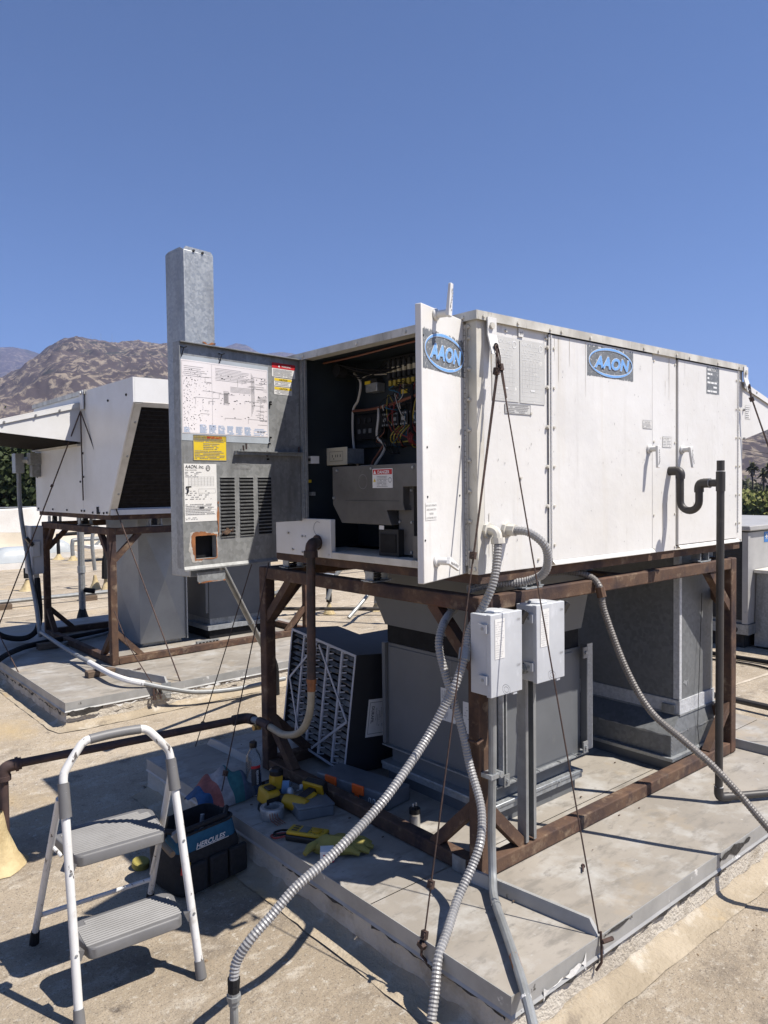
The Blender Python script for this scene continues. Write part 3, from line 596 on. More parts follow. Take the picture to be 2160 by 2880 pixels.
# grip handles
def handle(F, u, v, ang, parent, L=.085, n=.006, scal=1):
    h = MB(); c = F(u, v, n); h.lathe(c, [(.020, 0), (.021, .004), (.017, .010)], 14, F.N); 
    d = F.U*math.cos(ang)+F.V*math.sin(ang); t = c+F.N*.040*scal
    h.ring([c+F.N*.008, t+F.N*.008], [.0125, .0125], 12)
    s = d.cross(F.N).normalized(); w0, w1, th = .013, .009, .013
    a = t-F.N*.003-d*.012; b = t+d*L+F.N*.004
    h.hexa([a-s*w0, a+s*w0, b+s*w1, b-s*w1, a-s*w0+F.N*th, a+s*w0+F.N*th, b+s*w1+F.N*th*.8, b-s*w1+F.N*th*.8])
    o = build(h, 'door_handle', M['white2'], parent, bevel=.002)
    mb = MB(); rn = random.Random(int(u*100))
    for i in range(7): q = a+(b-a)*(.2+.1*i)+F.N*(th+.0006)+s*rn.uniform(-.004, .004); e = s*.003; f = d*.004*rn.uniform(.6, 1.6); mb.add([q-e-f, q+e-f*.5, q+e*.6+f, q-e+f*.4], [(0, 1, 2, 3)])
    build(mb, 'handle_lettering', M['inkg'], o, kind='stuff'); return o
handle(FRt, 3.075, 1.745, R(-97), dB); handle(FRt, 3.362, 1.748, R(-82), dD)
# brand stickers
def ellipse_ring(F, cu, cv, a, b, ta, tb, n, N=56, tilt=0):
    mb = MB()
    for i in range(N):
        t = 2*math.pi*i/N; k = .45+.55*abs(math.sin(t)); mb.v += [F(cu+a*math.cos(t), cv+b*math.sin(t), n), F(cu+(a-ta*k)*math.cos(t), cv+(b-tb*k)*math.sin(t), n)]
    mb.f = [(2*i, (2*i+2) % (2*N), (2*i+3) % (2*N), 2*i+1) for i in range(N)]; return mb
def logo(F, u0, u1, v0, v1, n, parent):
    s = build(ragged_plate(F, u0, u1, v0, v1, n), 'sticker', M['flake'], parent, label='flaking grey sticker with a blue lettered oval'); w = u1-u0; h = v1-v0; cu = (u0+u1)/2; cv = (v0+v1)/2
    build(ellipse_ring(F, cu, cv, w*.478, h*.468, .013, .012, n+.0016), 'oval_outline', M['logoedge'], s); build(ellipse_ring(F, cu, cv, w*.47, h*.458, .008, .009, n+.0022), 'oval', M['logo'], s)
    text('AAON', h*.50, F, cu+w*.012, cv-h*.19, M['logoedge'], s, 'letter_outline', n+.0016, 'CENTER', .062, .22, 1.10*w/h/2.25)
    text('AAON', h*.50, F, cu+w*.012, cv-h*.19, M['logo'], s, 'lettering', n+.0026, 'CENTER', .040, .22, 1.10*w/h/2.25); return s
def ragged_plate(F, u0, u1, v0, v1, n, seed=3):
    rn = random.Random(seed); N = 60; mb = MB(); w = (v1-v0)
    for i in range(N+1): mb.v += [F(u0+(u1-u0)*i/N, v0+rn.random()*w*.03, n), F(u0+(u1-u0)*i/N, v1-rn.random()*w*.10, n)]
    mb.f = [(2*i, 2*i+2, 2*i+3, 2*i+1) for i in range(N)]; return mb
logo(FRt, 2.609, 2.947, 2.030, 2.160, .0066, dB)
s = build(ragged_plate(FRt, 3.599, 3.729, 2.025, 2.163, .0066, 8), 'sticker', M['flake'], dD, label='small flaking dark sticker with faint white words')
build(scribble(MB(), FRt, 3.607, 3.722, 2.03, 2.155, 6, .7, .0074, .45, 4), 'faded_words', M['inkw'], s)
text('CAUTION', .018, FRt, 3.612, 2.137, M['inkw'], s, 'lettering', .0076)
# faded rating labels
for k, (a, b, c, d) in enumerate(((2.042, 2.190, 1.897, 2.127), (2.196, 2.342, 1.896, 2.127))):
    l = build(MB().quad(FRt, a, b, c, d, .0012), 'rating_label', M['faded'], unit); text('AAON, Inc.', .020, FRt, a+.006, d-.022, M['inkw'], l, n=.0018, shear=.2)
    mb = scribble(MB(), FRt, a+.01, b-.012, d-.075, d-.03, 5, .6, .0018, .22, k); rn = random.Random(k)
    for i in range(9): v = c+.01+(d-c-.09)*i/9; mb.quad(FRt, a+.008, b-.008-rn.random()*.03, v, v+.0007, .0018)
    for i in range(6): u = a+.015+(b-a-.03)*i/6; mb.quad(FRt, u, u+.0008, c+.03+rn.random()*.05, d-.08, .0018)
    mb.quad(FRt, a+.06, a+.085, c+.045, c+.051, .0022); build(mb, 'faded_lines', M['inkw'], l)
    build(ellipse_ring(FRt, b-.026, d-.022, .012, .014, .004, .004, .002, 20), 'approval_mark', M['inkw'], l)
l = build(MB().quad(FRt, 2.110, 2.256, 1.854, 1.890, .0012), 'notice_label', M['faded'], unit); mb = frame_lines(MB(), FRt, 2.110, 2.256, 1.854, 1.890, .0016, .0018); scribble(mb, FRt, 2.115, 2.251, 1.857, 1.888, 5, .95, .0018, .45, 5, .12); build(mb, 'print', M['inkg'], l)
l = build(MB().quad(FRt, 3.024, 3.099, 1.834, 1.871, .0072), 'caution_label', M['paper'], dB); mb = frame_lines(MB(), FRt, 3.024, 3.099, 1.834, 1.871, .001, .0078); scribble(mb, FRt, 3.028, 3.095, 1.836, 1.858, 4, .9, .0078, .35, 6, .2); build(mb, 'print', M['inkg'], l); text('CAUTION', .0105, FRt, 3.035, 1.859, M['inkg'], l, n=.008)
l = build(MB().quad(FRt, 3.2, 3.276, 1.756, 1.805, .0012), 'data_label', M['paper'], pC); mb = frame_lines(MB(), FRt, 3.2, 3.276, 1.756, 1.805, .001, .0018); scribble(mb, FRt, 3.205, 3.234, 1.76, 1.802, 6, .9, .0018, .3, 7); scribble(mb, FRt, 3.240, 3.272, 1.76, 1.802, 6, .9, .0018, .3, 8); mb.quad(FRt, 3.236, 3.237, 1.758, 1.803, .0018); build(mb, 'print', M['inkg'], l)
build(MB().fbox(FRt, 2.186, 2.213, 2.137, 2.168, .001, .004), 'paper_tag', M['paper'], unit)
text('#1', .018, FRt, 2.192, 2.145, M['inkg'], unit, 'tag_lettering', .0046)
# lifting lugs
def lug(F, u, v0, v1, n, parent, out=.02, w=.046):
    mb = MB(); mb.fbox(F, u-w/2, u+w/2, v1-.06, v1, n, n+.005); a = [F(u-w/2, v1-.06, n), F(u+w/2, v1-.06, n), F(u+w/2, v1-.06, n+.005), F(u-w/2, v1-.06, n+.005)]
    b = [F(u-w/2, v0, n+out), F(u+w/2, v0, n+out), F(u+w/2, v0, n+out+.005), F(u-w/2, v0, n+out+.005)]
    mb.add(b+a, [(3, 2, 1, 0), (4, 5, 6, 7), (0, 1, 5, 4), (1, 2, 6, 5), (2, 3, 7, 6), (3, 0, 4, 7)])
    o = build(mb, 'lifting_lug', M['white2'], parent); build(MB().cyl(F(u-.004, v1-.03, n), F(u-.004, v1-.03, n+.013), .012, 6), 'lug_bolt', M['cream'], o)
    c = F(u, v0+.028, n+out*.85+.0055); build(MB().lathe(c, [(.013, -.0005), (.013, .0005)], 14, F.N), 'lug_eye', M['black'], o)
    return o
lug(FRt, 2.024, 2.05, 2.182, .0145, unit); lug(FRt, 3.998, 2.06, 2.19, .0145, unit)
FBk = Fr((0, Y1, 0), (-1, 0, 0), (0, 1, 0)); lug(FBk, -2.24, 2.05, 2.182, .0145, unit)
# hood on the far end
FH = Fr((0, Y0+.002, 0), (1, 0, 0), (0, -1, 0)); hp = [(4.001, 1.812), (4.001, 2.112), (4.62, 1.965), (4.62, 1.945)]
hood = build(MB().prism(FH, hp, -.004, 0), 'rain_hood', W, unit); build(MB().prism(FH, hp, -1.40, -1.396), 'hood_side', W, hood)
mb = MB(); a, b = V(4.001, 0, 2.115), V(4.63, 0, 1.966)
mb.hexa([(a.x, Y0-.008, a.z-.004), (b.x, Y0-.008, b.z-.004), (b.x, Y0+1.41, b.z-.004), (a.x, Y0+1.41, a.z-.004), (a.x, Y0-.008, a.z), (b.x, Y0-.008, b.z), (b.x, Y0+1.41, b.z), (a.x, Y0+1.41, a.z)])
mb.hexa([(a.x, Y0-.008, a.z-.03), (b.x, Y0-.008, b.z-.025), (b.x, Y0-.005, b.z-.025), (a.x, Y0-.005, a.z-.03), (a.x, Y0-.008, a.z-.004), (b.x, Y0-.008, b.z-.004), (b.x, Y0-.005, b.z-.004), (a.x, Y0-.005, a.z-.004)])
build(mb, 'hood_top', W, hood)
l = build(MB().quad(FH, 4.035, 4.095, 1.925, 1.995, .0008), 'paper_label', M['paper'], hood)
mb = frame_lines(MB(), FH, 4.035, 4.095, 1.925, 1.995, .001, .0014); scribble(mb, FH, 4.04, 4.09, 1.928, 1.99, 6, .8, .0014, .4, 3); build(mb, 'print', M['inkg'], hood)
mb = MB()
for u, v in ((4.012, 1.82), (4.012, 1.97), (4.15, 2.068), (4.4, 2.01)): mb.bolt(FH, u, v, .007, .008, .004)
build(mb, 'hood_screws', M['inkg'], hood, kind='stuff')
# left hand face: sill, header, posts, fixed white panels
build(MB().fbox(FLf, -2.853, -1.86, Z0, 1.309, -.22, .004), 'threshold', M['cream'], unit, bevel=.002)
build(MB().fbox(FLf, -2.853, -1.86, 2.172, 2.19, -.05, 0), 'header', M['cream'], unit)
g1 = build(MB().fbox(FLf, -2.868, -2.66, Z0+.001, 1.452, -.02, .006), 'corner_panel', M['white2'], unit, bevel=.002)
build(MB().fbox(FLf, -3.245, -2.872, Z0+.001, Z1-.006, -.02, .002), 'fixed_panel', M['white2'], unit)
mb = MB()
for u, v in ((-2.855, 1.37), (-2.855, 1.297), (-2.675, 1.297), (-2.885, 1.37), (-2.885, 1.297), (-2.965, 1.305), (-3.0, 1.38)): mb.bolt(FLf, u, v, .006, .004, .005)
for u, v in ((-1.835, 1.297), (-1.815, 1.299), (-1.835, 2.15)): mb.bolt(FLf, u, v, .0075, .006, 0)
build(mb, 'panel_screws', M['cream'], g1, kind='stuff')
mb = MB(); c = FLf(-2.757, 1.41, .0066)
for i in range(14): t = R(60+i*15); q = c+V(0, -math.cos(t)*.03, math.sin(t)*.03); q2 = c+V(0, -math.cos(t+R(15))*.03, math.sin(t+R(15))*.03); mb.bar(q, q2, .0015, .001, (1, 0, 0))
build(mb, 'knockout', M['inkg'], g1)
hinge(Fr((X0, 0, 0), (0, -1, 0), (-1, 0, 0)), -1.852, 1.31, 2.16, .002, unit, k=8)
build(MB().fbox(FLf, -2.872, -2.852, 1.455, 2.168, -.004, .012), 'hinge', M['galv'], unit)
build(MB().fbox(FLf, -2.848, -2.838, 1.455, 2.168, -.004, .006), 'door_jamb', M['galv'], unit)
# compartment walls
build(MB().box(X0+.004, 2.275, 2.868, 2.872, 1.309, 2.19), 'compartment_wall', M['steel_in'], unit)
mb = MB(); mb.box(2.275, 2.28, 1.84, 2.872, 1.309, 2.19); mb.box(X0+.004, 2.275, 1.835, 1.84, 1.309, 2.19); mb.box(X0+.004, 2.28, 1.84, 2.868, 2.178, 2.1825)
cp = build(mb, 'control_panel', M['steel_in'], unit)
FC = Fr((2.2735, 0, 0), (0, -1, 0), (-1, 0, 0))
# fuse block
fb = build(MB().fbox(FC, -2.585, -2.34, 2.035, 2.172, 0, .03), 'fuse_block', M['blackpl'], cp)
mb = MB()
for i in range(7): u = -2.57+i*.034; mb.cyl(FC(u, 2.075, .045), FC(u, 2.15, .045), .011, 8)
build(mb, 'fuses', M['dark'], cp, kind='stuff'); mb = MB()
for i in range(7): u = -2.57+i*.034; mb.cyl(FC(u, 2.10, .0455), FC(u, 2.122, .0455), .0115, 8)
build(mb, 'fuse_bands', M['ivory'], cp, kind='stuff')
mb = MB(); rn = random.Random(4)
for i in range(8): u = -2.575+i*.03; mb.fbox(FC, u, u+.016, 2.045+rn.uniform(-.006, .012), 2.066, .03, .045)
build(mb, 'terminals', M['wirey'], cp, kind='stuff')
mb = MB()
for u0, u1 in ((-2.54, -2.50), (-2.475, -2.46), (-2.44, -2.405)): mb.fbox(FC, u0, u1, 2.008, 2.026, 0, .002)
build(mb, 'circuit_tags', M['ypaper'], cp, kind='stuff')
tr = build(MB().fbox(FC, -2.735, -2.652, 2.028, 2.07, 0, .05), 'transformer', M['galv'], cp, bevel=.004); build(MB().fbox(FC, -2.728, -2.66, 2.07, 2.088, .006, .044), 'transformer_coil', M['dark'], cp); build(MB().fbox(FC, -2.737, -2.700, 2.065, 2.08, .045, .0515), 'transformer_tag', M['ypaper'], cp)
rb = build(MB().fbox(FC, -2.83, -2.635, 1.815, 1.928, 0, .035), 'relay_board', M['blackpl'], cp)
for i in range(3):
    for j in range(2): build(MB().fbox(FC, -2.806+i*.040, -2.788+i*.040, 1.843+j*.048, 1.863+j*.048, .036, .042), 'relay', M['galv_duct'] if j == 0 else M['dark'], cp)
for i in range(5):
    u = -2.615+i*.062; c_ = build(MB().fbox(FC, u, u+.05, 1.86, 1.925, 0, .055), 'contactor', M['blackpl'], cp, bevel=.003)
    mb = MB()
    for j in range(3): mb.bolt(FC, u+.01+j*.015, 1.915, .005, .004, .055); mb.bolt(FC, u+.01+j*.015, 1.868, .005, .004, .055)
    mb.fbox(FC, u+.012, u+.038, 1.884, 1.899, .055, .057); build(mb, 'terminal_screws', M['galv'], cp, kind='stuff')
def wire(pts, r, m, nm='wire', par=None): return build(MB().ring(smooth_path([FC(*q) for q in pts], 6), r, 6), nm, m, par or cp)
wire([(-2.83, 2.13, .04), (-2.77, 2.08, .05), (-2.79, 2.0, .05), (-2.83, 1.95, .05), (-2.83, 1.80, .05), (-2.80, 1.70, .05), (-2.83, 1.62, .05)], .006, M['wirelight'])
wire([(-2.83, 1.952, .05), (-2.70, 1.948, .05), (-2.55, 1.958, .055), (-2.33, 1.99, .06)], .007, M['copper'], 'wire_bundle')
wire([(-2.83, 1.945, .045), (-2.6, 1.940, .05), (-2.33, 1.97, .055)], .009, M['black'], 'wire_bundle')
wire([(-2.78, 2.095, .04), (-2.72, 2.11, .045), (-2.66, 2.105, .04), (-2.59, 2.10, .03)], .003, M['wirelight'])
wire([(-2.64, 1.955, .05), (-2.62, 1.90, .07), (-2.63, 1.82, .07), (-2.60, 1.77, .05), (-2.66, 1.69, .06)], .006, M['wirelight'])
wire([(-2.6, 1.79, .05), (-2.64, 1.74, .06), (-2.68, 1.70, .06), (-2.70, 1.62, .06)], .005, M['copper'])
for i in range(4): wire([(-2.50+i*.022, 1.86, .05), (-2.52+i*.022, 1.82, .08), (-2.54+i*.02, 1.79, .06), (-2.50+i*.02, 1.79, .05)], .0032, M['wirey'])
for i in range(3): wire([(-2.62+i*.05, 1.86, .05), (-2.60+i*.05, 1.81, .07), (-2.56+i*.03, 1.745, .06), (-2.50, 1.74, .05)], .003, M['black'])
for i in range(7): wire([(-2.60+i*.038, 1.935, .055), (-2.60+i*.038+.004, 1.955, .065), (-2.6+i*.038, 1.96, .05)], .003, [M['wirelight'], M['black'], M['wirer']][i % 3])
for i in range(3): wire([(-2.395+i*.01, 1.85, .05), (-2.40+i*.012, 1.80, .09), (-2.37, 1.77, .07), (-2.33, 1.79, .05)], .004, M['wirer'])
wire([(-2.44, 1.79, .04), (-2.42, 2.0, .05), (-2.40, 2.01, .06), (-2.38, 1.85, .09), (-2.37, 1.81, .07)], .006, M['black'])
wire([(-2.855, 2.165, .2), (-2.6, 2.165, .2), (-2.3, 2.172, .2), (-2.0, 2.172, .2)], .004, M['copper'])
rnw = random.Random(17)
for i in range(26):
    u = rnw.uniform(-2.60, -2.34); v = rnw.choice([1.93, 1.86, 2.04]); e = u+rnw.uniform(-.10, .10); w_ = rnw.choice([1.95, 1.80, 1.78, 2.0])
    wire([(u, v, .05), (u+rnw.uniform(-.02, .02), (v+w_)/2+rnw.uniform(-.03, .03), .05+rnw.uniform(.01, .05)), (e, w_, .05+rnw.uniform(0, .03)), (e+rnw.uniform(-.03, .03), w_-rnw.uniform(.0, .05), .04)], rnw.uniform(.0016, .0032), [M['black'], M['black'], M['wirelight'], M['wirer'], M['copper'], M['wirey'], M['blue']][rnw.randrange(7)])
for i in range(8): wire([(-2.86+i*.012, 2.15, .10+.01*i), (-2.75+i*.02, 2.10+rnw.uniform(-.02, .03), .08), (-2.66+i*.03, 2.12, .05), (-2.59+i*.03, 2.16, .04)], .003, M['black'])
build(MB().fbox(FC, -2.87, -2.33, 1.775, 1.79, 0, .03), 'wire_duct', M['steel_in'], cp)
build(MB().ring([FC(-2.80, 2.13, .12), FC(-2.80, 2.13, .17)], .03, 14), 'bushing', M['black'], cp)
# receptacle on a stub box, small switch, tags on the wall
ob = build(MB().box(2.10, 2.20, 2.722, 2.866, 1.70, 1.768), 'outlet_box', M['galv'], unit); FO = Fr((2.10, 0, 0), (0, -1, 0), (-1, 0, 0))
build(MB().fbox(FO, -2.874, -2.714, 1.694, 1.775, 0, .006), 'outlet_plate', M['ivory'], ob, bevel=.002)
mb = MB(); frame_lines(mb, FO, -2.845, -2.743, 1.712, 1.757, .0015, .0068)
for u in (-2.825, -2.80, -2.785, -2.765):
    mb.fbox(FO, u, u+.004, 1.73, 1.742, .0065, .0072)
mb.fbox(FO, -2.815, -2.81, 1.72, 1.726, .0065, .0072); build(mb, 'outlet_slots', M['ink'], ob)
sw = build(MB().box(1.985, 2.03, 2.84, 2.866, 1.702, 1.736), 'sensor_box', M['paper'], unit); build(MB().box(1.982, 1.9845, 2.842, 2.858, 1.712, 1.726), 'sensor_window', M['ink'], sw)
build(MB().box(1.978, 2.0, 2.862, 2.8665, 1.615, 1.628), 'wall_tag', M['ypaper'], unit)
build(MB().box(1.99, 2.01, 2.845, 2.8665, 1.555, 1.572), 'junction_clip', M['galv'], unit)
# burner cover, warning sign, blower
FV = Fr((1.995, 0, 0), (0, -1, 0), (-1, 0, 0))
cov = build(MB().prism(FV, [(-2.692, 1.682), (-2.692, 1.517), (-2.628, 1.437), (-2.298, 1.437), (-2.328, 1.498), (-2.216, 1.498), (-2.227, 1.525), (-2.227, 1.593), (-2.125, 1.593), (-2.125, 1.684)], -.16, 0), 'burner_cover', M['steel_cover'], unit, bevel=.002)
mb = MB()
for u, v in ((-2.655, 1.665), (-2.42, 1.669), (-2.165, 1.668), (-2.682, 1.545)): mb.bolt(FV, u, v, .007, .006)
build(mb, 'cover_screws', M['galv'], cov, kind='stuff'); build(ellipse_ring(FV, -2.478, 1.615, .029, .031, .0016, .0016, .001, 30), 'knockout', M['inkg'], cov)
build(MB().fbox(FV, -2.60, -2.25, 1.535, 1.5365, 0, .001), 'fold_line', M['steel_in'], cov)
dl = build(MB().fbox(FV, -2.413, -2.287, 1.588, 1.667, 0, .0012), 'danger_label', M['paper'], cov)
build(MB().fbox(FV, -2.410, -2.290, 1.643, 1.664, .0012, .0016), 'red_band', M['red'], cov); text('DANGER', .0185, FV, -2.380, 1.6465, M['inkw'], cov, n=.0022, bold=.02)
build(MB().add([FV(-2.406, 1.6455, .0022), FV(-2.388, 1.6455, .0022), FV(-2.397, 1.6615, .0022)], [(0, 1, 2)]), 'warning_triangle', M['inkw'], cov)
mb = scribble(MB(), FV, -2.385, -2.316, 1.592, 1.638, 8, .95, .0018, .4, 9, .15); build(mb, 'print', M['inkg'], cov)
build(MB().add([FV(-2.408, 1.613, .002), FV(-2.391, 1.613, .002), FV(-2.3995, 1.628, .002)], [(0, 1, 2)]), 'warning_triangle', M['ypaper'], cov)
build(ellipse_ring(FV, -2.302, 1.62, .010, .011, .003, .003, .002, 18), 'prohibition_mark', M['inkg'], cov)
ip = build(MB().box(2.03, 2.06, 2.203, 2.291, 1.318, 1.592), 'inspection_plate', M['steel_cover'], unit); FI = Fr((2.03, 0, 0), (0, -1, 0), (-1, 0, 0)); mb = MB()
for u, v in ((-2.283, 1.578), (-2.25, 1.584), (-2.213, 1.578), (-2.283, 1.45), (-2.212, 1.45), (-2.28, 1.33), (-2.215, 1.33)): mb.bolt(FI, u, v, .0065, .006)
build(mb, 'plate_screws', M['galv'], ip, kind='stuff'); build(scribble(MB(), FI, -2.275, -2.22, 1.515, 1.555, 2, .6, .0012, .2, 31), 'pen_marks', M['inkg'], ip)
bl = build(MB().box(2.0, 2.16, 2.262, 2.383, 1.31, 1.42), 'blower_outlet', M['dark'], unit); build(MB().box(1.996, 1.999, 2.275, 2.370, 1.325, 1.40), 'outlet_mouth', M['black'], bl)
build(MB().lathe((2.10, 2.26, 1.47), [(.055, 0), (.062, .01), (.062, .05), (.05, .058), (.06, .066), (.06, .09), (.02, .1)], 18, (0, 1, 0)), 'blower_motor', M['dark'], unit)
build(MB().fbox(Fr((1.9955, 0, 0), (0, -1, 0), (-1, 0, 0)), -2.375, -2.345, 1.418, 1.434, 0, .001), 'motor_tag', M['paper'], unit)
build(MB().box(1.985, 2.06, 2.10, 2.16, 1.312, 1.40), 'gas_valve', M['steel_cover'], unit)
build(MB().fbox(FC, -2.69, -2.60, 1.675, 1.69, .1, .12).fbox(FC, -2.69, -2.675, 1.60, 1.675, .1, .12), 'conduit_strap', M['paper'], unit)
# ---- open galvanised door with flue shroud
GO = V(1.963, 2.88, 0); GD = V(-.989, -.147, 0).normalized(); GNo = V(.147, -.989, 0).normalized(); FG = Fr(GO, -GD, GNo)
gd = build(MB().fbox(FG, -.648, -.162, 1.279, 1.311, -.028, 0).fbox(FG, -.648, -.587, 1.311, 1.404, -.028, 0).fbox(FG, -.485, -.162, 1.311, 1.404, -.028, 0).fbox(FG, -.648, -.162, 1.404, 1.441, -.028, 0).fbox(FG, -.648, -.006, 1.441, 2.168, -.028, 0), 'galvanised_door', M['galv_old'], unit, label='open galvanised door with wiring sheet, louvres and rusted flue hole')
build(MB().fbox(FG, -.651, -.004, 2.1685, 2.172, -.03, .022).fbox(FG, -.652, -.649, 1.279, 2.168, -.03, .014), 'door_flange', M['galv_old'], gd)
mb = MB(); mb.add([FG(-.646, 1.285, .001), FG(-.165, 1.285, .001), FG(-.165, 1.274, .012), FG(-.646, 1.274, .012), FG(-.165, 1.268, .012), FG(-.646, 1.268, .012)], [(0, 1, 2, 3), (3, 2, 4, 5)]); build(mb, 'drip_lip', M['galv_old'], gd)
for i in range(3):
    u0 = -.461+i*.0995
    for k in range(17):
        v = 1.636-k*.01475; w = .077; mb = MB()
        mb.fbox(FG, u0+.001, u0+w-.003, v-.0082, v-.0062, .0005, .0045); mb.add([FG(u0-.001, v+.0052, .0008), FG(u0+w, v+.0052, .0008), FG(u0+w-.002, v+.0034, .004), FG(u0+.001, v+.0034, .004)], [(0, 1, 2, 3)])
        build(mb, 'louvre', M['galv_old'], gd)
mb = MB()
for i in range(3):
    for k in range(17): v = 1.636-k*.01475; mb.quad(FG, -.461+i*.0995+.002, -.461+i*.0995+.075, v-.0062, v+.0048, .0006)
build(mb, 'louvre_slot_shade', M['black'], gd)  # flat black quads painting the shade inside the louvre slots
rn = random.Random(9)
def halo(F, u0, u1, v0, v1, w, n, m, par, nm, seed):
    rn = random.Random(seed); mb = MB(); N = 64; ins = []; out = []
    cu, cv = (u0+u1)/2, (v0+v1)/2
    for i in range(N):
        t = 2*math.pi*i/N; c, s = math.cos(t), math.sin(t); k = 1/max(abs(c)/((u1-u0)/2), abs(s)/((v1-v0)/2)); ins.append((cu+c*k, cv+s*k)); q = w*(.55+.35*math.sin(t*2+seed)+.3*rn.random())*(1.25 if c < -.3 or s > .6 else .3); out.append((cu+c*(k+q), cv+s*(k+q)))
    mb.v = [F(u, v, n) for u, v in ins]+[F(u, v, n) for u, v in out]; mb.f = [(i, (i+1) % N, N+(i+1) % N, N+i) for i in range(N)]; return build(mb, nm, m, par)
M['bloom'] = mat('zinc_bloom', (.46, .44, .40), (.36, .34, .31), 40, .8); halo(FG, -.587, -.485, 1.311, 1.404, .024, .0009, M['bloom'], gd, 'zinc_bloom', 2); halo(FG, -.587, -.485, 1.311, 1.404, .016, .0013, M['rust_light'], gd, 'rust_stain', 3)
build(rag(MB(), Fr(FG.O, FG.V, FG.N, FG.U), 1.40, 1.54, -.481, -.466, .0012, rn, .7), 'rust_stain', M['rust_light'], gd); build(rag(MB(), FG, -.462, -.405, 1.40, 1.435, .0085, rn, .7), 'rust_stain', M['rust'], gd)
# drawing sheet in its sleeve
sl = build(MB().quad(FG, -.642, -.195, 1.786, 2.121, .0012), 'plastic_sleeve', M['film'], gd)
sh = build(MB().quad(FG, -.638, -.199, 1.814, 2.105, .0022), 'wiring_sheet', M['paper_p'], gd)
rn = random.Random(21); mb = MB(); n = .0028
def hl(u0, u1, v, t=.0010): mb.quad(FG, u0, u1, v, v+t, n)
def vl(u, v0, v1, t=.0010): mb.quad(FG, u, u+t, v0, v1, n)
for i in range(9): v = 2.085-i*.006; hl(-.475, -.475+rn.uniform(.12, .20), v)
for i in range(6): hl(-.625, -.625+rn.uniform(.08, .13), 2.08-i*.0075)
for i in range(5): vl(-.29+i*.004, 1.90+i*.01, 2.085-i*.006); hl(-.40, -.29+i*.004, 1.995+i*.005)
for i in range(26):
    u = rn.uniform(-.62, -.24); v = rn.uniform(1.86, 2.07); hl(u, min(u+rn.uniform(.02, .09), -.205), v); 
    if rn.random() < .6: vl(u, v-rn.uniform(.005, .03), v)
frame_lines(mb, FG, -.245, -.225, 1.882, 1.91, .001, n); frame_lines(mb, FG, -.435, -.41, 1.94, 1.995, .001, n); frame_lines(mb, FG, -.635, -.203, 1.817, 2.10, .0006, n); vl(-.493, 1.84, 2.10, .0006)
for i in range(30): u = rn.uniform(-.27, -.205); hl(u, min(u+rn.uniform(.01, .05), -.204), rn.uniform(1.88, 2.06), .001)
build(mb, 'diagram_lines', M['inkg'], gd); mb = MB()
for i in range(230):
    u = -.632+abs(rn.gauss(0, .06)); v = rn.uniform(1.825, 2.07); 
    if u > -.47: continue
    s = rn.uniform(.0008, .0028); mb.quad(FG, u, u+s*rn.uniform(.6, 2), v, v+s, n)
for i in range(70): u = rn.uniform(-.47, -.215); v = rn.choice([2.06, 2.045, 1.985, 1.96, 1.945, 1.925, 1.89])+rn.uniform(-.004, .004); s = rn.uniform(.0012, .003); mb.quad(FG, u, u+s*2.4, v, v+s, n)
for i in range(5): mb.quad(FG, -.432+i*.004, -.430+i*.004, 1.945, 1.99, n)
build(mb, 'ink_specks', M['ink'], gd); mb = MB()
for i in range(6): u = -.555+i*.045; scribble(mb, FG, u, u+.036, 1.817, 1.853, 9, .95, n, .55, i, .25)
scribble(mb, FG, -.63, -.60, 1.818, 1.84, 5, .9, n, .5, 77); scribble(mb, FG, -.28, -.205, 1.818, 1.85, 5, .9, n, .4, 78); build(mb, 'blue_table', M['inkb'], gd)
text('RK-08-300', .010, FG, -.262, 1.832, M['ink'], gd, n=.0032)
for u, v in ((-.63, 2.148), (-.448, 2.143)):
    build(MB().ring([FG(u-.008, v+.004, .002), FG(u, v, .012), FG(u+.012, v+.005, .016)], .0022, 5).ring([FG(u, v, .012), FG(u-.006, v-.035, .004)], .0018, 5), 'wire_hook', M['black'], gd)
yl = build(MB().quad(FG, -.588, -.425, 1.708, 1.810, .0012), 'important_notice', M['ypaper'], gd); mb = frame_lines(MB(), FG, -.588, -.425, 1.708, 1.810, .0016, .0022)
scribble(mb, FG, -.582, -.43, 1.782, 1.797, 3, .95, .0022, .35, 41, .2); scribble(mb, FG, -.582, -.43, 1.714, 1.75, 6, .95, .0022, .35, 42, .2); scribble(mb, FG, -.54, -.46, 1.752, 1.78, 4, .9, .0022, .35, 43, .1); build(mb, 'print', M['inkg'], gd)
text('IMPORTANT!!', .012, FG, -.522, 1.797, M['red'], gd, n=.0024, bold=.02); text('CONTROL WIRING', .0066, FG, -.583, 1.798, M['ink'], gd, n=.0024)
rp = build(MB().quad(FG, -.634, -.478, 1.462, 1.694, .0012), 'rating_plate', M['paper'], gd); text('AAON, Inc.', .0185, FG, -.629, 1.676, M['ink'], gd, n=.0022, shear=.2, bold=.01)
text('TULSA, OKLAHOMA', .006, FG, -.629, 1.667, M['ink'], gd, n=.0022)
mb = scribble(MB(), FG, -.63, -.545, 1.64, 1.664, 4, .8, .0022, .3, 51); scribble(mb, FG, -.63, -.485, 1.55, 1.59, 5, .5, .0022, .28, 52); scribble(mb, FG, -.63, -.49, 1.49, 1.535, 7, .92, .0022, .35, 53, .15); scribble(mb, FG, -.63, -.56, 1.47, 1.482, 2, .8, .0022, .3, 54); build(mb, 'print', M['inkg'], gd)
mb = MB()
for i in range(7): mb.quad(FG, -.615, -.492, 1.606+i*.006, 1.6065+i*.006, .0023)
for i in range(9): mb.quad(FG, -.615+i*.0153, -.6144+i*.0153, 1.606, 1.642, .0023)
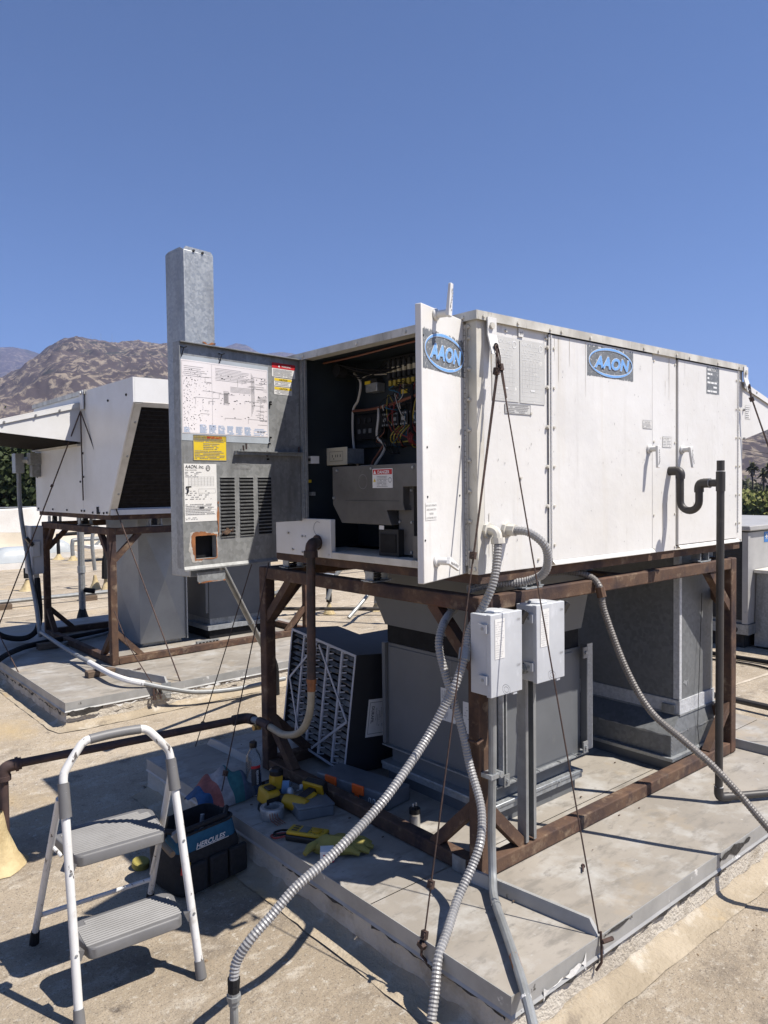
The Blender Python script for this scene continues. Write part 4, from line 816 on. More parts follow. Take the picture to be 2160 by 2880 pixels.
frame_lines(mb, FG, -.567, -.485, 1.576, 1.594, .0006, .0023); frame_lines(mb, FG, -.629, -.483, 1.489, 1.51, .0006, .0023); build(mb, 'data_table', M['inkg'], gd)
build(MB().quad(FG, -.565, -.543, 1.515, 1.521, .0024), 'warning_bar', M['ink'], gd)
build(ellipse_ring(FG, -.52, 1.677, .0105, .0115, .0025, .0025, .0024, 24), 'approval_mark', M['ink'], gd); text('ETL', .011, FG, -.5285, 1.673, M['ink'], gd, n=.0025, bold=.01)
build(MB().ring([FG(-.626, 1.601, .002), FG(-.608, 1.602, .012)], .003, 5).ring([FG(-.618, 1.60, .008), FG(-.622, 1.572, .003)], .002, 5), 'wire_hook', M['black'], gd)
wl = build(MB().quad(FG, -.172, -.036, 2.083, 2.144, .0012), 'warning_label', M['paper'], gd); build(MB().quad(FG, -.172, -.036, 2.121, 2.144, .0018), 'red_band', M['red'], gd); text('WARNING', .0115, FG, -.117, 2.127, M['inkw'], gd, n=.0024)
build(MB().add([FG(-.137, 2.1265, .0024), FG(-.126, 2.1265, .0024), FG(-.1315, 2.137, .0024)], [(0, 1, 2)]), 'warning_triangle', M['inkw'], gd)
build(scribble(MB(), FG, -.165, -.045, 2.086, 2.118, 8, .95, .0018, .4, 61, .12), 'print', M['inkg'], gd)
for (v0, v1, s) in ((2.043, 2.079, 1), (2.006, 2.040, 2)):
    build(MB().quad(FG, -.161, -.056, v0, v1, .0012), 'caution_label', M['paper'], gd); build(MB().quad(FG, -.159, -.058, v1-.013, v1-.0015, .0018), 'yellow_band', M['ypaper'], gd); text('CAUTION', .0105, FG, -.131, v1-.0115, M['ink'], gd, n=.0024, bold=.01)
    build(scribble(MB(), FG, -.155, -.062, v0+.003, v1-.014, 3, .95, .0018, .4, 70+s, .25), 'print', M['inkg'], gd)
build(MB().fbox(FG, -.385, -.008, 1.735, 1.748, .001, .020).fbox(FG, -.385, -.008, 1.748, 1.751, .001, .028), 'latch_bar', M['galv'], gd)
for u, v in ((-.33, 1.77), (-.345, 1.762), (-.215, 1.742), (-.03, 1.765)): build(MB().cyl(FG(u, v-.012, .012), FG(u, v+.012, .012), .004, 6), 'latch_pin', M['pipe_rust'], gd)
mb = MB()
for u, v in ((-.19, 1.965), (-.19, 1.955), (-.193, 1.81), (-.2, 1.783), (-.21, 1.715)): mb.fbox(FG, u, u+.008, v, v+.007, .001, .009)
build(mb, 'clips', M['black'], gd, kind='stuff')
text('SOUTHWEST', .0145, FG, -.384, 1.694, M['inkg'], gd, 'pen_writing', .0018, sx=.95); text('O/R  CORNER', .0145, FG, -.384, 1.674, M['inkg'], gd, 'pen_writing', .0018, sx=.95); text('EMS  DOOR', .010, FG, -.12, 1.694, M['inkg'], gd, 'pen_writing', .0018)
# flue shroud behind the door
fs = MB(); FS = FG; u0, u1, n0, n1 = -.583, -.438, -.175, -.045
fs.fbox(FS, u0, u1, 1.235, 2.555, n0, n1)
build(MB().fbox(FS, u0+.002, u1-.002, 1.29, 1.42, n1+.0005, n1+.001), 'flue_dark_sheet', M['black'], unit)  # black sheet standing in for the darkness inside the flue
du = build(fs, 'flue_shroud', M['galv'], unit, bevel=.003, label='tall galvanised flue box standing up behind the open door')
build(MB().prism(FS, [(u0+.001, 2.555), (u1-.001, 2.555), (u1-.012, 2.568), (u0+.012, 2.568)], n1-.002, n1-.0005), 'shroud_tab', M['galv'], du)
build(MB().prism(Fr(FG(u0, 0, 0), -FG.N, -FG.U), [(.05, 2.555), (.17, 2.555), (.15, 2.562), (.07, 2.566)], -.002, .0), 'shroud_tab', M['galv'], du)
mb = MB()
for u in (-.535, -.492): mb.bolt(FS, u, 2.556, .006, .005, n1)
Fs2 = Fr(FG(u0, 0, 0), -FG.N, -FG.U); mb.bolt(Fs2, .075, 1.37, .006, .004); mb.bolt(Fs2, .062, 1.335, .006, .004)
build(mb, 'shroud_screws', M['dark'], du, kind='stuff')
build(MB().prism(FS, [(-.578, 1.255), (-.442, 1.255), (-.442, 1.222), (-.452, 1.212), (-.568, 1.212), (-.578, 1.222)], -.006, -.001), 'shroud_flap', M['galv'], du)
build(rag(MB(), FS, -.575, -.445, 1.208, 1.220, .0005, random.Random(3), .6), 'rust_stain', M['rust_light'], du)
build(rag(MB(), FS, -.50, -.438, 2.178, 2.20, n1+.0015, random.Random(4), .7), 'rust_stain', M['rust_light'], du)
# ---- open white door with brand sticker
AO = V(1.963, 1.857, 0); AD = V(1.66-1.963, 1.756-1.857, 0).normalized(); AN = V(-AD.y, AD.x, 0); FA = Fr(AO, -AD, AN)
wd = build(MB().fbox(FA, -.319, -.004, 1.280, 2.176, -.024, 0), 'open_white_door', W, unit, bevel=.003, label='narrow white door swung open with a flaking blue oval sticker')
logo(FA, -.312, -.004, 1.972, 2.105, .0012, wd)
handle(FA, -.224, 2.155, R(86), wd, .095, 0, 1.15); handle(FA, -.233, 1.347, R(-28), wd, .06, 0, 1.15)
l = build(MB().quad(FA, -.306, -.228, 1.484, 1.541, .0012), 'notice_label', M['paper'], wd)
for i, s in enumerate(('DO NOT OPERATE', 'DISCONNECTED', 'TESTED', 'CUT POWER OUT')): text(s, .0085, FA, -.267, 1.529-.0135*i, M['inkg'], l, n=.002, align='CENTER')
mb = MB()
for u, v in ((-.309, 2.075), (-.29, 1.72), (-.29, 1.56), (-.05, 1.73), (-.05, 1.56), (-.309, 1.42)): mb.bolt(FA, u, v, .004, .002)
build(mb, 'door_screws', M['dark'], wd, kind='stuff')
# spring isolators between unit and frame
for (x, y) in ((2.28, 1.835), (3.62, 1.835), (2.05, 3.1), (3.62, 3.1), (2.0, 2.4)):
    iso = build(MB().box(x-.05, x+.05, y-.03, y+.03, 1.201, 1.206), 'spring_isolator', M['galv'], unit); mb = MB(); pts = [V(x+.016*math.cos(t*.6), y+.016*math.sin(t*.6), 1.207+t*.001) for t in range(36)]; mb.ring(pts, .004, 5); build(mb, 'coil_spring', M['dark'], iso)
    mb = MB()
    for s in (-1, 1): mb.box(x+s*.04-.003, x+s*.04+.003, y-.025, y+.025, 1.2075, 1.244); mb.box(x+s*.04, x+s*.065, y-.025, y+.025, 1.2065, 1.2105)
    build(mb, 'isolator_brackets', M['galv'], iso, kind='stuff')
# ---------------------------------------------------------------- rusty support frames
def steel_frame(label, x0, x1, y0, y1, z0, z1, tw=.058, braces=True, mid=None):
    t = thing('steel_frame', label, 'steel frame', (x0, y0, z0)); m = M['rust']; h = tw/2
    for (x, y) in ((x0+h, y0+h), (x1-h, y0+h), (x0+h, y1-h), (x1-h, y1-h)):
        build(MB().box(x-h, x+h, y-h, y+h, z0, z1), 'post', m, t, bevel=.006)
    for z in (z0, z1-tw):
        k = 'bottom_rail' if z == z0 else 'top_rail'
        for y in (y0, y1-tw): build(MB().box(x0+tw+.001, x1-tw-.001, y+.001, y+tw-.001, z+.001, z+tw-.001), k, m, t, bevel=.005)
        for x in (x0, x1-tw): build(MB().box(x+.001, x+tw-.001, y0+tw+.001, y1-tw-.001, z+.001, z+tw-.001), k, m, t, bevel=.005)
    L = .20
    for (x, sx) in ((x0+tw, 1), (x1-tw, -1)):
        for (y, sy) in ((y0+h, 1), (y1-h, -1)):
            for (z, sz) in ((z0+tw, 1), (z1-tw, -1)):
                build(MB().bar((x-sx*.01, y, z+sz*L), (x+sx*L, y, z-sz*.01), .042, .042, (0, 1, 0)), 'knee_brace', m, t)
    for (y, sy) in ((y0+tw, 1), (y1-tw, -1)):
        for (x, sx) in ((x0+h, 1), (x1-h, -1)):
            for (z, sz) in ((z0+tw, 1), (z1-tw, -1)):
                build(MB().bar((x, y-sy*.01, z+sz*L), (x, y+sy*L, z-sz*.01), .042, .042, (1, 0, 0)), 'knee_brace', m, t)
    if mid: build(MB().box(mid, mid+tw, y0+tw+.001, y1-tw-.001, z1-tw+.001, z1-.001), 'cross_rail', m, t, bevel=.005)
    return t
frame1 = steel_frame('brown rusted steel tube frame under the open unit', 1.966, 3.945, 1.80, 3.285, PZ+.002, 1.20, mid=2.9)
build(MB().fbox(FLf, -1.935, -1.868, PZ+.004, PZ+.062, .002, .006), 'anchor_clip', M['galv_old'], frame1)
build(MB().ring([(1.938, 1.80, .693), (1.935, 1.84, .69)], .006, 6).ring([(1.93, 1.785, .69), (1.96, 1.785, .70)], .008, 6), 'rusty_clamp', M['rust'], frame1)

# ---------------------------------------------------------------- supply duct at right
def duct_wrap(label): pass
sd = thing('supply_duct', 'tall galvanised duct standing on a flared base under the right end of the unit', 'duct', (3.75, 2.25, PZ))
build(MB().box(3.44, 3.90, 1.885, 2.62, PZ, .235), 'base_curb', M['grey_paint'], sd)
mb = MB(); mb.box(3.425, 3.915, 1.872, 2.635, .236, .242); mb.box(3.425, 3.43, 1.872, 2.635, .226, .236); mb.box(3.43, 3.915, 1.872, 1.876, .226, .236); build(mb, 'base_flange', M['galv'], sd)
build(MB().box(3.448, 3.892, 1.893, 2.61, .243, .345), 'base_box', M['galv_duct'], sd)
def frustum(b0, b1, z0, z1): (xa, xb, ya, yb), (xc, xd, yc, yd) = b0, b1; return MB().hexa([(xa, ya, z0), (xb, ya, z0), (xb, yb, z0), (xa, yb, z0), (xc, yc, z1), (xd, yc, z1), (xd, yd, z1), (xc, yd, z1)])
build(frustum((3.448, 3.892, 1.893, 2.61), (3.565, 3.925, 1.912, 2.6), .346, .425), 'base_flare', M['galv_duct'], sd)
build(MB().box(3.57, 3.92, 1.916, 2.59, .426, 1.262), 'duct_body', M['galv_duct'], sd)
M['tape'] = mat('foil_tape', (.62, .63, .64), (.50, .51, .52), 60, .5, .3, bump=.003, bscale=90)
build(MB().box(3.566, 3.5705, 1.912, 1.945, .50, 1.262).box(3.571, 3.588, 1.912, 1.9155, .50, 1.262), 'corner_tape', M['tape'], sd)
build(MB().box(3.563, 3.926, 1.909, 2.596, .428, .495), 'tape_collar', M['tape'], sd); build(MB().box(3.558, 3.931, 1.904, 2.60, .418, .4275), 'duct_drive', M['galv'], sd)
build(MB().box(3.55, 3.562, 1.93, 2.0, .43, .47), 'corner_bracket', M['galv_old'], sd)
FD = Fr((0, 1.893, 0), (1, 0, 0), (0, -1, 0)); mb = MB()
for i in range(5): mb.bolt(FD, 3.455, .26+i*.018, .003, .003)
mb.bolt(FD, 3.6, .252, .006, .004); mb.bolt(FD, 3.85, .252, .006, .004); build(mb, 'rivets', M['galv'], sd, kind='stuff')
build(MB().ring([(3.78, 1.905, 1.02), (3.74, 1.898, .6), (3.70, 1.885, .34), (3.69, 1.87, .245)], .0016, 5), 'hanging_wire', M['black'], sd)
for (F_, a) in ((FD, (3.46, 3.62, .338, .356, .002)), (FD, (3.70, 3.88, .336, .352, .002)), (Fr((0, 1.916, 0), (1, 0, 0), (0, -1, 0)), (3.60, 3.66, .55, .60, .001)), (Fr((3.448, 0, 0), (0, -1, 0), (-1, 0, 0)), (-2.3, -1.92, .335, .352, .002))):
    build(rag(MB(), F_, *a, random.Random(int(a[0]*99)), .8), 'sealant_smear', M['galv_smooth'], sd)
# ---------------------------------------------------------------- return plenum in the middle
rp_ = thing('return_plenum', 'grey painted plenum box with bolted flanges, standing on a curb', 'duct', (2.66, 2.38, PZ)); G = M['grey_paint']
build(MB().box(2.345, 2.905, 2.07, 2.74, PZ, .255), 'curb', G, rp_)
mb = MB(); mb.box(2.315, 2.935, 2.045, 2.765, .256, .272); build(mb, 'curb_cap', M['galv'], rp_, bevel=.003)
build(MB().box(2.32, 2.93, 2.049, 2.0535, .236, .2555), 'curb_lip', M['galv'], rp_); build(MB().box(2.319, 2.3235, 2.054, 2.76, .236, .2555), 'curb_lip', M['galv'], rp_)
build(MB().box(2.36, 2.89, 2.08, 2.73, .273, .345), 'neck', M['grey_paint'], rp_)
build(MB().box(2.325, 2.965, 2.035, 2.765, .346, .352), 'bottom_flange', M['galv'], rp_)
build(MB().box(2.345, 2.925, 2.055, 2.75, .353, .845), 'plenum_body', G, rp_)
FPy = Fr((0, 2.055, 0), (1, 0, 0), (0, -1, 0)); FPx = Fr((2.345, 0, 0), (0, -1, 0), (-1, 0, 0))
build(MB().fbox(FPy, 2.40, 2.86, .365, .83, .001, .004), 'access_panel', G, rp_, bevel=.002)
for u in (2.352, 2.372): build(MB().fbox(FPy, u, u+.007, .358, .842, .001, .028), 'flange_rib', M['galv'], rp_)
build(MB().box(2.93, 2.935, 2.02, 2.055, .37, .86), 'side_flange', M['grey_paint'], rp_); build(MB().box(2.9355, 2.975, 2.02, 2.024, .37, .86), 'side_flange', M['galv'], rp_)
for (x, z) in ((2.905, .80), (2.905, .365), (2.355, .355)):
    b = build(MB().box(x-.012, x+.022, 2.012, 2.0185, z, z+.05), 'corner_bracket', M['galv_old'], rp_); build(MB().cyl((x+.005, 2.005, z+.025), (x+.005, 2.012, z+.025), .008, 6), 'bolt', M['galv'], b)
mb = MB()
for u, v in ((2.36, .35), (2.45, .352), (2.6, .353), (2.75, .352), (2.87, .352), (2.48, .262), (2.75, .262)): mb.bolt(FPy, u, v, .0055, .02)
for u, v in ((-2.1, .26), (-2.4, .26), (-2.65, .26)): mb.bolt(FPx, u, v, .0055, .03)
build(mb, 'flange_bolts', M['galv'], rp_, kind='stuff')
build(MB().fbox(FPx, -2.735, -2.07, .365, .83, .001, .004), 'side_panel', G, rp_, bevel=.002)
build(MB().fbox(FPx, -2.76, -2.738, .36, .845, .001, .02), 'side_rib', M['grey_paint'], rp_)
l = build(MB().fbox(FPx, -2.375, -2.285, .555, .70, .0045, .0055), 'maker_label', M['paper'], rp_)
Frot = Fr(FPx(-2.293, .69, .006), (0, 0, -1), (-1, 0, 0), (0, -1, 0)); text('camfil', .032, Frot, .0, -.024, M['ink'], l, n=.0005, bold=.03); build(scribble(MB(), Frot, .0, .13, -.075, -.035, 6, .85, .0005, .35, 4), 'print', M['inkg'], l)
l = build(MB().fbox(FPx, -2.24, -2.155, .53, .665, .0045, .0055), 'drawing_label', M['paper'], rp_); build(scribble(MB(), FPx, -2.235, -2.16, .54, .65, 9, .35, .0062, .2, 6), 'print', M['inkg'], l)
mb = MB(); mb.fbox(FPx, -2.312, -2.310, .76, .83, .0045, .0055); mb.add([FPx(-2.325, .76, .0055), FPx(-2.297, .76, .0055), FPx(-2.311, .735, .0055)], [(0, 1, 2)]); build(mb, 'flow_arrow', M['inkg'], rp_)
build(MB().box(2.35, 2.92, 2.06, 2.745, .846, .93), 'flexible_collar', M['black'], rp_)
build(frustum((2.34, 2.93, 2.05, 2.75), (2.33, 2.95, 1.99, 2.95), .931, 1.26), 'upper_transition', M['grey_paint'], rp_)
# ---------------------------------------------------------------- pleated filter module leaning on the plenum
BR = V(2.190, 2.889, .197); TR = V(2.239, 2.875, .783); BL = V(2.23, 3.506, .24); TL = V(2.276, 3.494, .826)
fu = (BR-BL).normalized(); fv = (TR-BR).normalized(); fn = fu.cross(fv).normalized(); fv = fn.cross(fu)
if fn.x > 0: fn = -fn
FF = Fr(BL, fu, fn, fv); fw_ = (BR-BL).length; fh = .587; D = .30
fl = thing('air_filter', 'dark boxed pleated air filter with white plastic grid, tilted beside the plenum', 'air filter', BL)
DG = mat('dark_grey_filter_case', (.028, .030, .036), (.022, .024, .028), 4, .6, spec=.3); M['case'] = DG  # case colour lowered to strengthen the shade around the filter
mb = MB(); t = .012
mb.fbox(FF, 0, fw_, fh-t, fh, -D, 0); build(mb, 'case_top', DG, fl); build(MB().fbox(FF, 0, fw_, 0, t, -D, 0), 'case_bottom', DG, fl)
build(MB().fbox(FF, 0, t, t, fh-t, -D, 0), 'case_side', DG, fl); cs = build(MB().fbox(FF, fw_-t, fw_, t, fh-t, -D, 0), 'case_side', DG, fl); build(MB().fbox(FF, t, fw_-t, t, fh-t, -D, -D+.01), 'case_back', M['black'], fl)
M['media'] = mat('dirty_filter_media', (.30, .28, .25), (.16, .148, .13), 26, .95, bump=.004, bscale=60)
M['grid'] = mat('white_filter_plastic', (.42, .42, .44), rough=.5)
N = 17
for k in range(N):
    v = t+.006+(fh-2*t-.012)*(k+.5)/N; rn = random.Random(k); mb = MB(); q = 24
    for i in range(q+1):
        u = t+.002+(fw_-2*t-.004)*i/q; mb.v += [FF(u, v+.011+rn.uniform(-.002, .002), -.030), FF(u, v+rn.uniform(-.006, .006), -.006+rn.uniform(-.006, .002)), FF(u, v-.011+rn.uniform(-.002, .002), -.030)]
    mb.f = [(3*i+a, 3*i+3+a, 3*i+4+a, 3*i+1+a) for i in range(q) for a in (0, 1)]; build(mb, 'pleat', M['media'], fl, smooth=0)
for u in (.125, .24, .36, .49):
    g = build(MB().fbox(FF, u-.008, u+.008, t, fh-t, -.012, -.003), 'grid_bar', M['grid'], fl); mb = MB()
    for k in range(N+1): v = t+.006+(fh-2*t-.012)*k/N; mb.bar(FF(u+.006, v-.004, -.008), FF(u+.034, v+.004, -.02), .004, .006)
    build(mb, 'grid_teeth', M['grid'], g, kind='stuff')
for a, b in (((.02, .32), (.26, .56)), ((.02, .32), (.16, .06)), ((.28, .56), (fw_-.03, .25)), ((.30, .02), (fw_-.03, .25)), ((.16, .06), (.24, .02))): build(MB().bar(FF(*a, -.001), FF(*b, -.001), .012, .004, FF.N), 'diagonal_strip', M['grid'], fl)
for r_ in ((0, fw_, fh-.012, fh), (0, fw_, 0, .012), (0, .012, .012, fh-.012), (fw_-.012, fw_, .012, fh-.012)): build(MB().fbox(FF, *r_, .0005, .003), 'face_edge', M['grid'], fl)
FFs = Fr(FF(fw_, 0, 0), -fn, fu, fv); l = build(MB().fbox(FFs, .10, .235, .17, .36, .0005, .0015), 'filter_label', M['paper'], fl)
mb = frame_lines(MB(), FFs, .11, .225, .185, .345, .002, .0022); build(mb, 'label_border', M['ink'], l); FFr = Fr(FFs(.212, .33, .002), -fv, FFs.N, FFs.U); text('DURAFIL', .022, Fr(FFs(.124, .335, .0015), -fv, FFs.N, FFs.U), .01, 0, M['ink'], l, n=.0005, bold=.02); build(scribble(MB(), Fr(FFs(.15, .335, .0015), -fv, FFs.N, FFs.U), .02, .12, 0, .06, 6, .7, .0005, .3, 3), 'print', M['inkg'], l)
# filter rack box behind
fr2 = thing('filter_rack', 'dark filter box behind the pleated filter, against the plenum', 'duct', (2.75, 3.1, PZ))
build(MB().box(2.50, 2.98, 2.77, 3.32, PZ+.12, .74), 'rack_body', M['case'], fr2); build(MB().box(2.485, 2.995, 2.765, 3.335, .741, .757), 'rack_lid', M['case'], fr2); build(MB().box(2.52, 2.96, 2.79, 3.3, PZ, PZ+.119), 'rack_base', M['grey_paint'], fr2)

# ---------------------------------------------------------------- electrical disconnects
def disconnect(label, x, z, name='disconnect_switch', yf=1.69, F=None, mir=1):
    w, h, d = .158, .275, .095; t = thing(name, label, 'switch box', (x+w/2, yf+d, z)); m = M['disc']; F = Fr((x, yf, z), (1, 0, 0), (0, -1, 0))
    build(MB().fbox(F, 0, w, 0, h, -d, -.02), 'box_body', m, t, bevel=.002); dr = build(MB().fbox(F, -.003, w+.003, -.004, h+.003, -.0195, .0), 'box_door', m, t, bevel=.002)
    mb = MB(); mb.add([F(.02, 0, .006), F(.02, 0, .006)], []) if False else None
    for v in (.04, .215): hg = build(MB().fbox(F, -.012, -.0035, v, v+.03, -.05, -.012), 'hinge', m, t); build(MB().cyl(F(-.014, v+.015, -.03), F(-.012, v+.015, -.03), .006, 8), 'hinge_pin', M['galv'], hg)
    l = build(MB().quad(F, .018, .068, .125, .262, .0012), 'instruction_label', M['paper'], dr); mb = scribble(MB(), F, .021, .065, .13, .255, 16, .8, .0018, .2, int(x*100), .3); build(mb, 'print', M['faded'], l)
    text('ON', .012, F, .132, .245, M['inkg'], dr, n=.0015); text('OFF', .012, F, .130, .085, M['inkg'], dr, n=.0015)
    build(MB().fbox(F, .115, .135, -.012, -.0045, -.012, -.002), 'hasp', m, dr)
    build(MB().lathe(F(w*.45, h+.0005, -.055), [(.034, 0), (.036, .004), (.03, .009)], 18), 'hub_plate', m, t)
    Fside = Fr(F(w, 0, 0), (0, 1, 0), (1, 0, 0)); hb = build(MB().prism(Fside, [(.02, .145), (.028, .115), (.045, .10), (.058, .115), (.062, .16), (.058, .205), (.046, .225), (.03, .22)], .004, .016), 'handle_plate', m, t, bevel=.002)
    build(MB().cyl(Fside(.042, .2, .004), Fside(.042, .2, .03), .014, 12), 'handle_hub', m, t); a, b = Fside(.042, .205, .024), Fside(.030, .252, .052)
    build(MB().bar(a, a+(b-a)*.4, .022, .012, (0, 1, 0)), 'handle_arm', m, t); build(MB().bar(a+(b-a)*.4, b+(b-a)*.25, .026, .016, (0, 1, 0)), 'handle_grip', M['blackpl'], t, bevel=.002)
    Fl = Fr(F(0, 0, 0), (0, -1, 0), (-1, 0, 0)); mb = MB()
    build(ellipse_ring(Fl, .065, .04, .017, .017, .0015, .0015, .0008, 20), 'knockout', M['inkg'], t); build(ellipse_ring(Fl, .065, .04, .010, .010, .0015, .0015, .0008, 20), 'knockout', M['inkg'], t)
    return t
disconnect('grey switch box at left of the pair, fixed to the near frame post', 1.905, .88)
disconnect('grey switch box at right of the pair, carried by the slotted strut', 2.150, .885)
solo(MB().ring([(2.064, 1.745, .93), (2.15, 1.745, .93)], .012, 10).ring([(2.068, 1.745, .93), (2.082, 1.745, .93)], .018, 6).ring([(2.128, 1.745, .93), (2.149, 1.745, .93)], .02, 6), 'conduit_nipple', M['conduit'], 'short conduit nipple joining the two switch boxes', 'conduit')
st = MB(); st.box(2.219, 2.223, 1.80, 1.842, .24, 1.16); st.box(2.276, 2.28, 1.80, 1.842, .24, 1.16); st.box(2.224, 2.2755, 1.838, 1.842, .24, 1.16); st.box(2.224, 2.234, 1.80, 1.803, .24, 1.16); st.box(2.265, 2.2755, 1.80, 1.803, .24, 1.16)
solo(st, 'strut_channel', M['conduit'], 'upright slotted strut channel standing on the bottom rail', 'strut')
# ---------------------------------------------------------------- conduits
def flexhose(pts, r, label, mat_='flex', name='flexible_conduit', pitch=.0105, fit=True, n=12, amp=.17):
    P = resample(smooth_path(pts, 14), pitch/2); t = thing(name, label, 'conduit', Vector(pts[-1]), 'flexible conduits')
    rs = [r*(1+amp*(1 if i % 2 else -1)*.5) for i in range(len(P))]
    build(MB().ring(P, rs, n), 'hose', M[mat_], t, smooth=24)
    return t
def coupling(t, a, b, r, m='flex'):
    a = Vector(a); b = Vector(b); d = b-a; build(MB().ring([a, a+d*.35, a+d*.36, a+d*.62, a+d*.63, b], [r*1.1, r*1.1, r*1.35, r*1.35, r*1.12, r*1.12], 8), 'fitting', M[m], t)
fa = flexhose([(2.012, 1.752, 1.405), (2.0, 1.742, 1.36), (1.975, 1.74, 1.26), (1.945, 1.765, 1.17), (1.925, 1.805, 1.09), (1.882, 1.79, 1.01), (1.835, 1.79, .92), (1.81, 1.815, .85), (1.742, 1.842, .735), (1.587, 1.838, .61), (1.502, 1.847, .545), (1.41, 1.849, .495), (1.334, 1.865, .445), (1.236, 1.885, .39), (1.165, 1.90, .33), (1.094, 1.912, .275), (1.058, 1.931, .215), (1.047, 1.93, .165)], .0145, 'long ribbed grey conduit arching down to a stub at the bottom of the photo')
el = build(MB().ring(smooth_path([(2.012, 1.80, 1.435), (2.012, 1.77, 1.435), (2.012, 1.755, 1.425), (2.012, 1.752, 1.405)], 5), .017, 10), 'elbow_fitting', M['cream'], fa); build(MB().cyl((2.012, 1.80, 1.435), (2.012, 1.787, 1.435), .028, 8).cyl((2.012, 1.752, 1.41), (2.012, 1.75, 1.39), .025, 8), 'locknut', M['cream'], fa)
coupling(fa, (1.868, 1.60, .43), (.9, 1.66, .35), .0165, 'pvc') if False else None
build(MB().ring([(1.0475, 1.93, .172), (1.047, 1.93, .155), (1.047, 1.93, .154), (1.046, 1.93, .132)], [.0185, .0185, .0175, .0175], 10), 'tape_wrap', M['black'], fa)
build(MB().ring([(1.046, 1.93, .133), (1.046, 1.93, .124), (1.046, 1.93, .123), (1.046, 1.93, .110), (1.046, 1.93, .109), (1.046, 1.93, .094)], [.0175, .0175, .0215, .0215, .017, .017], 8), 'fitting', M['conduit'], fa)
build(MB().ring(smooth_path([(1.046, 1.93, .10), (1.046, 1.93, .07), (1.046, 1.93, .03), (1.046, 1.93, .0)], 4), .0125, 10), 'stub_conduit', M['conduit'], fa)
build(MB().ring([(1.893, 1.80, 1.03), (1.876, 1.79, .995)], .021, 8), 'coupling', M['conduit'], fa)
fb_ = flexhose([(2.111, 1.755, 1.432), (2.122, 1.70, 1.425), (2.17, 1.665, 1.37), (2.21, 1.70, 1.28), (2.20, 1.78, 1.238), (2.12, 1.87, 1.228), (2.02, 1.90, 1.215)], .015, 'ribbed grey conduit looping from the side panel back under the unit')
build(MB().ring([(2.111, 1.80, 1.432), (2.111, 1.786, 1.432), (2.111, 1.785, 1.432), (2.111, 1.752, 1.432)], [.028, .028, .021, .021], 8), 'connector', M['cream'], fb_)
flexhose([(2.10, 1.99, 1.17), (2.0, 1.98, 1.115), (1.935, 1.955, 1.075), (1.90, 1.935, 1.02), (1.895, 1.91, .95), (1.91, 1.88, .84), (1.925, 1.845, .72), (1.935, 1.82, .60), (1.925, 1.77, .51), (1.899, 1.733, .456), (1.855, 1.702, .392), (1.807, 1.70, .321), (1.737, 1.691, .255), (1.64, 1.645, .205), (1.57, 1.615, .16), (1.53, 1.59, .085), (1.50, 1.575, .02)], .0145, 'ribbed grey conduit hanging down the near post and over the platform edge')
fd = flexhose([(2.50, 1.95, 1.225), (2.60, 1.88, 1.232), (2.659, 1.816, 1.211), (2.669, 1.775, 1.164), (2.674, 1.759, 1.072), (2.695, 1.674, .849), (2.725, 1.582, .689), (2.77, 1.472, .592), (2.809, 1.377, .51), (2.845, 1.284, .411), (2.879, 1.194, .304), (2.93, 1.08, .17), (2.99, .98, .06), (3.05, .90, .0)], .0135, 'dull ribbed conduit sagging from the top rail to the right edge of the photo', mat_='flexd', amp=.13)
build(MB().ring([(2.668, 1.777, 1.17), (2.671, 1.768, 1.13)], .019, 8), 'tie_band', M['rust'], fd)
rc = thing('rigid_conduit', 'smooth grey conduit running down the near post and across the platform corner', 'conduit', (1.99, 1.77, .2))
build(MB().ring(smooth_path([(1.993, 1.765, .88), (1.991, 1.765, .606), (1.984, 1.765, .388), (1.978, 1.758, .29), (1.955, 1.735, .225), (1.885, 1.665, .203), (1.753, 1.495, .200), (1.638, 1.35, .198), (1.56, 1.25, .17), (1.49, 1.16, .12), (1.38, 1.02, .03)], 8), .0145, 10), 'pipe', M['conduit'], rc)
build(MB().ring([(1.868, 1.645, .2025), (1.862, 1.637, .2023)], .0165, 10), 'coupling', M['conduit'], rc); build(MB().ring([(1.70, 1.428, .1995), (1.665, 1.384, .199)], .0151, 10), 'rust_band', M['rust_light'], rc); build(MB().ring([(1.60, 1.302, .187), (1.594, 1.295, .185)], .0156, 10), 'paint_band', M['patchw'], rc)
build(MB().box(1.967, 2.03, 1.748, 1.798, .562, .578), 'pipe_clamp', M['galv'], rc); build(MB().cyl((2.02, 1.745, .57), (2.02, 1.775, .57), .012, 6), 'clamp_bolt', M['galv'], rc)
# ---------------------------------------------------------------- condensate trap
ct = thing('condensate_drain', 'black plastic drain pipe with a U trap on the white panel', 'drain pipe', (3.26, 1.56, PZ)); P_ = M['pvc']; r = .0165
build(MB().ring([(3.262, 1.80, 1.648), (3.262, 1.762, 1.648)], .021, 14), 'outlet_socket', P_, ct); build(MB().ring(smooth_path([(3.262, 1.775, 1.648), (3.262, 1.755, 1.646), (3.261, 1.746, 1.634), (3.26, 1.746, 1.612)], 5), .0205, 14), 'elbow', P_, ct)
u_ = [(3.26, 1.746, 1.615), (3.26, 1.746, 1.53)]+[(3.26, 1.7015+.0445*math.cos(a), 1.512-.0445*math.sin(a)) for a in np.linspace(0, math.pi, 13)]+[(3.26, 1.657, 1.53), (3.26, 1.657, 1.56)]
build(MB().ring(u_, r, 14), 'u_trap', P_, ct); build(MB().ring(smooth_path([(3.26, 1.657, 1.55), (3.26, 1.657, 1.572), (3.26, 1.649, 1.588), (3.26, 1.628, 1.591)], 5), .0205, 14), 'elbow', P_, ct)
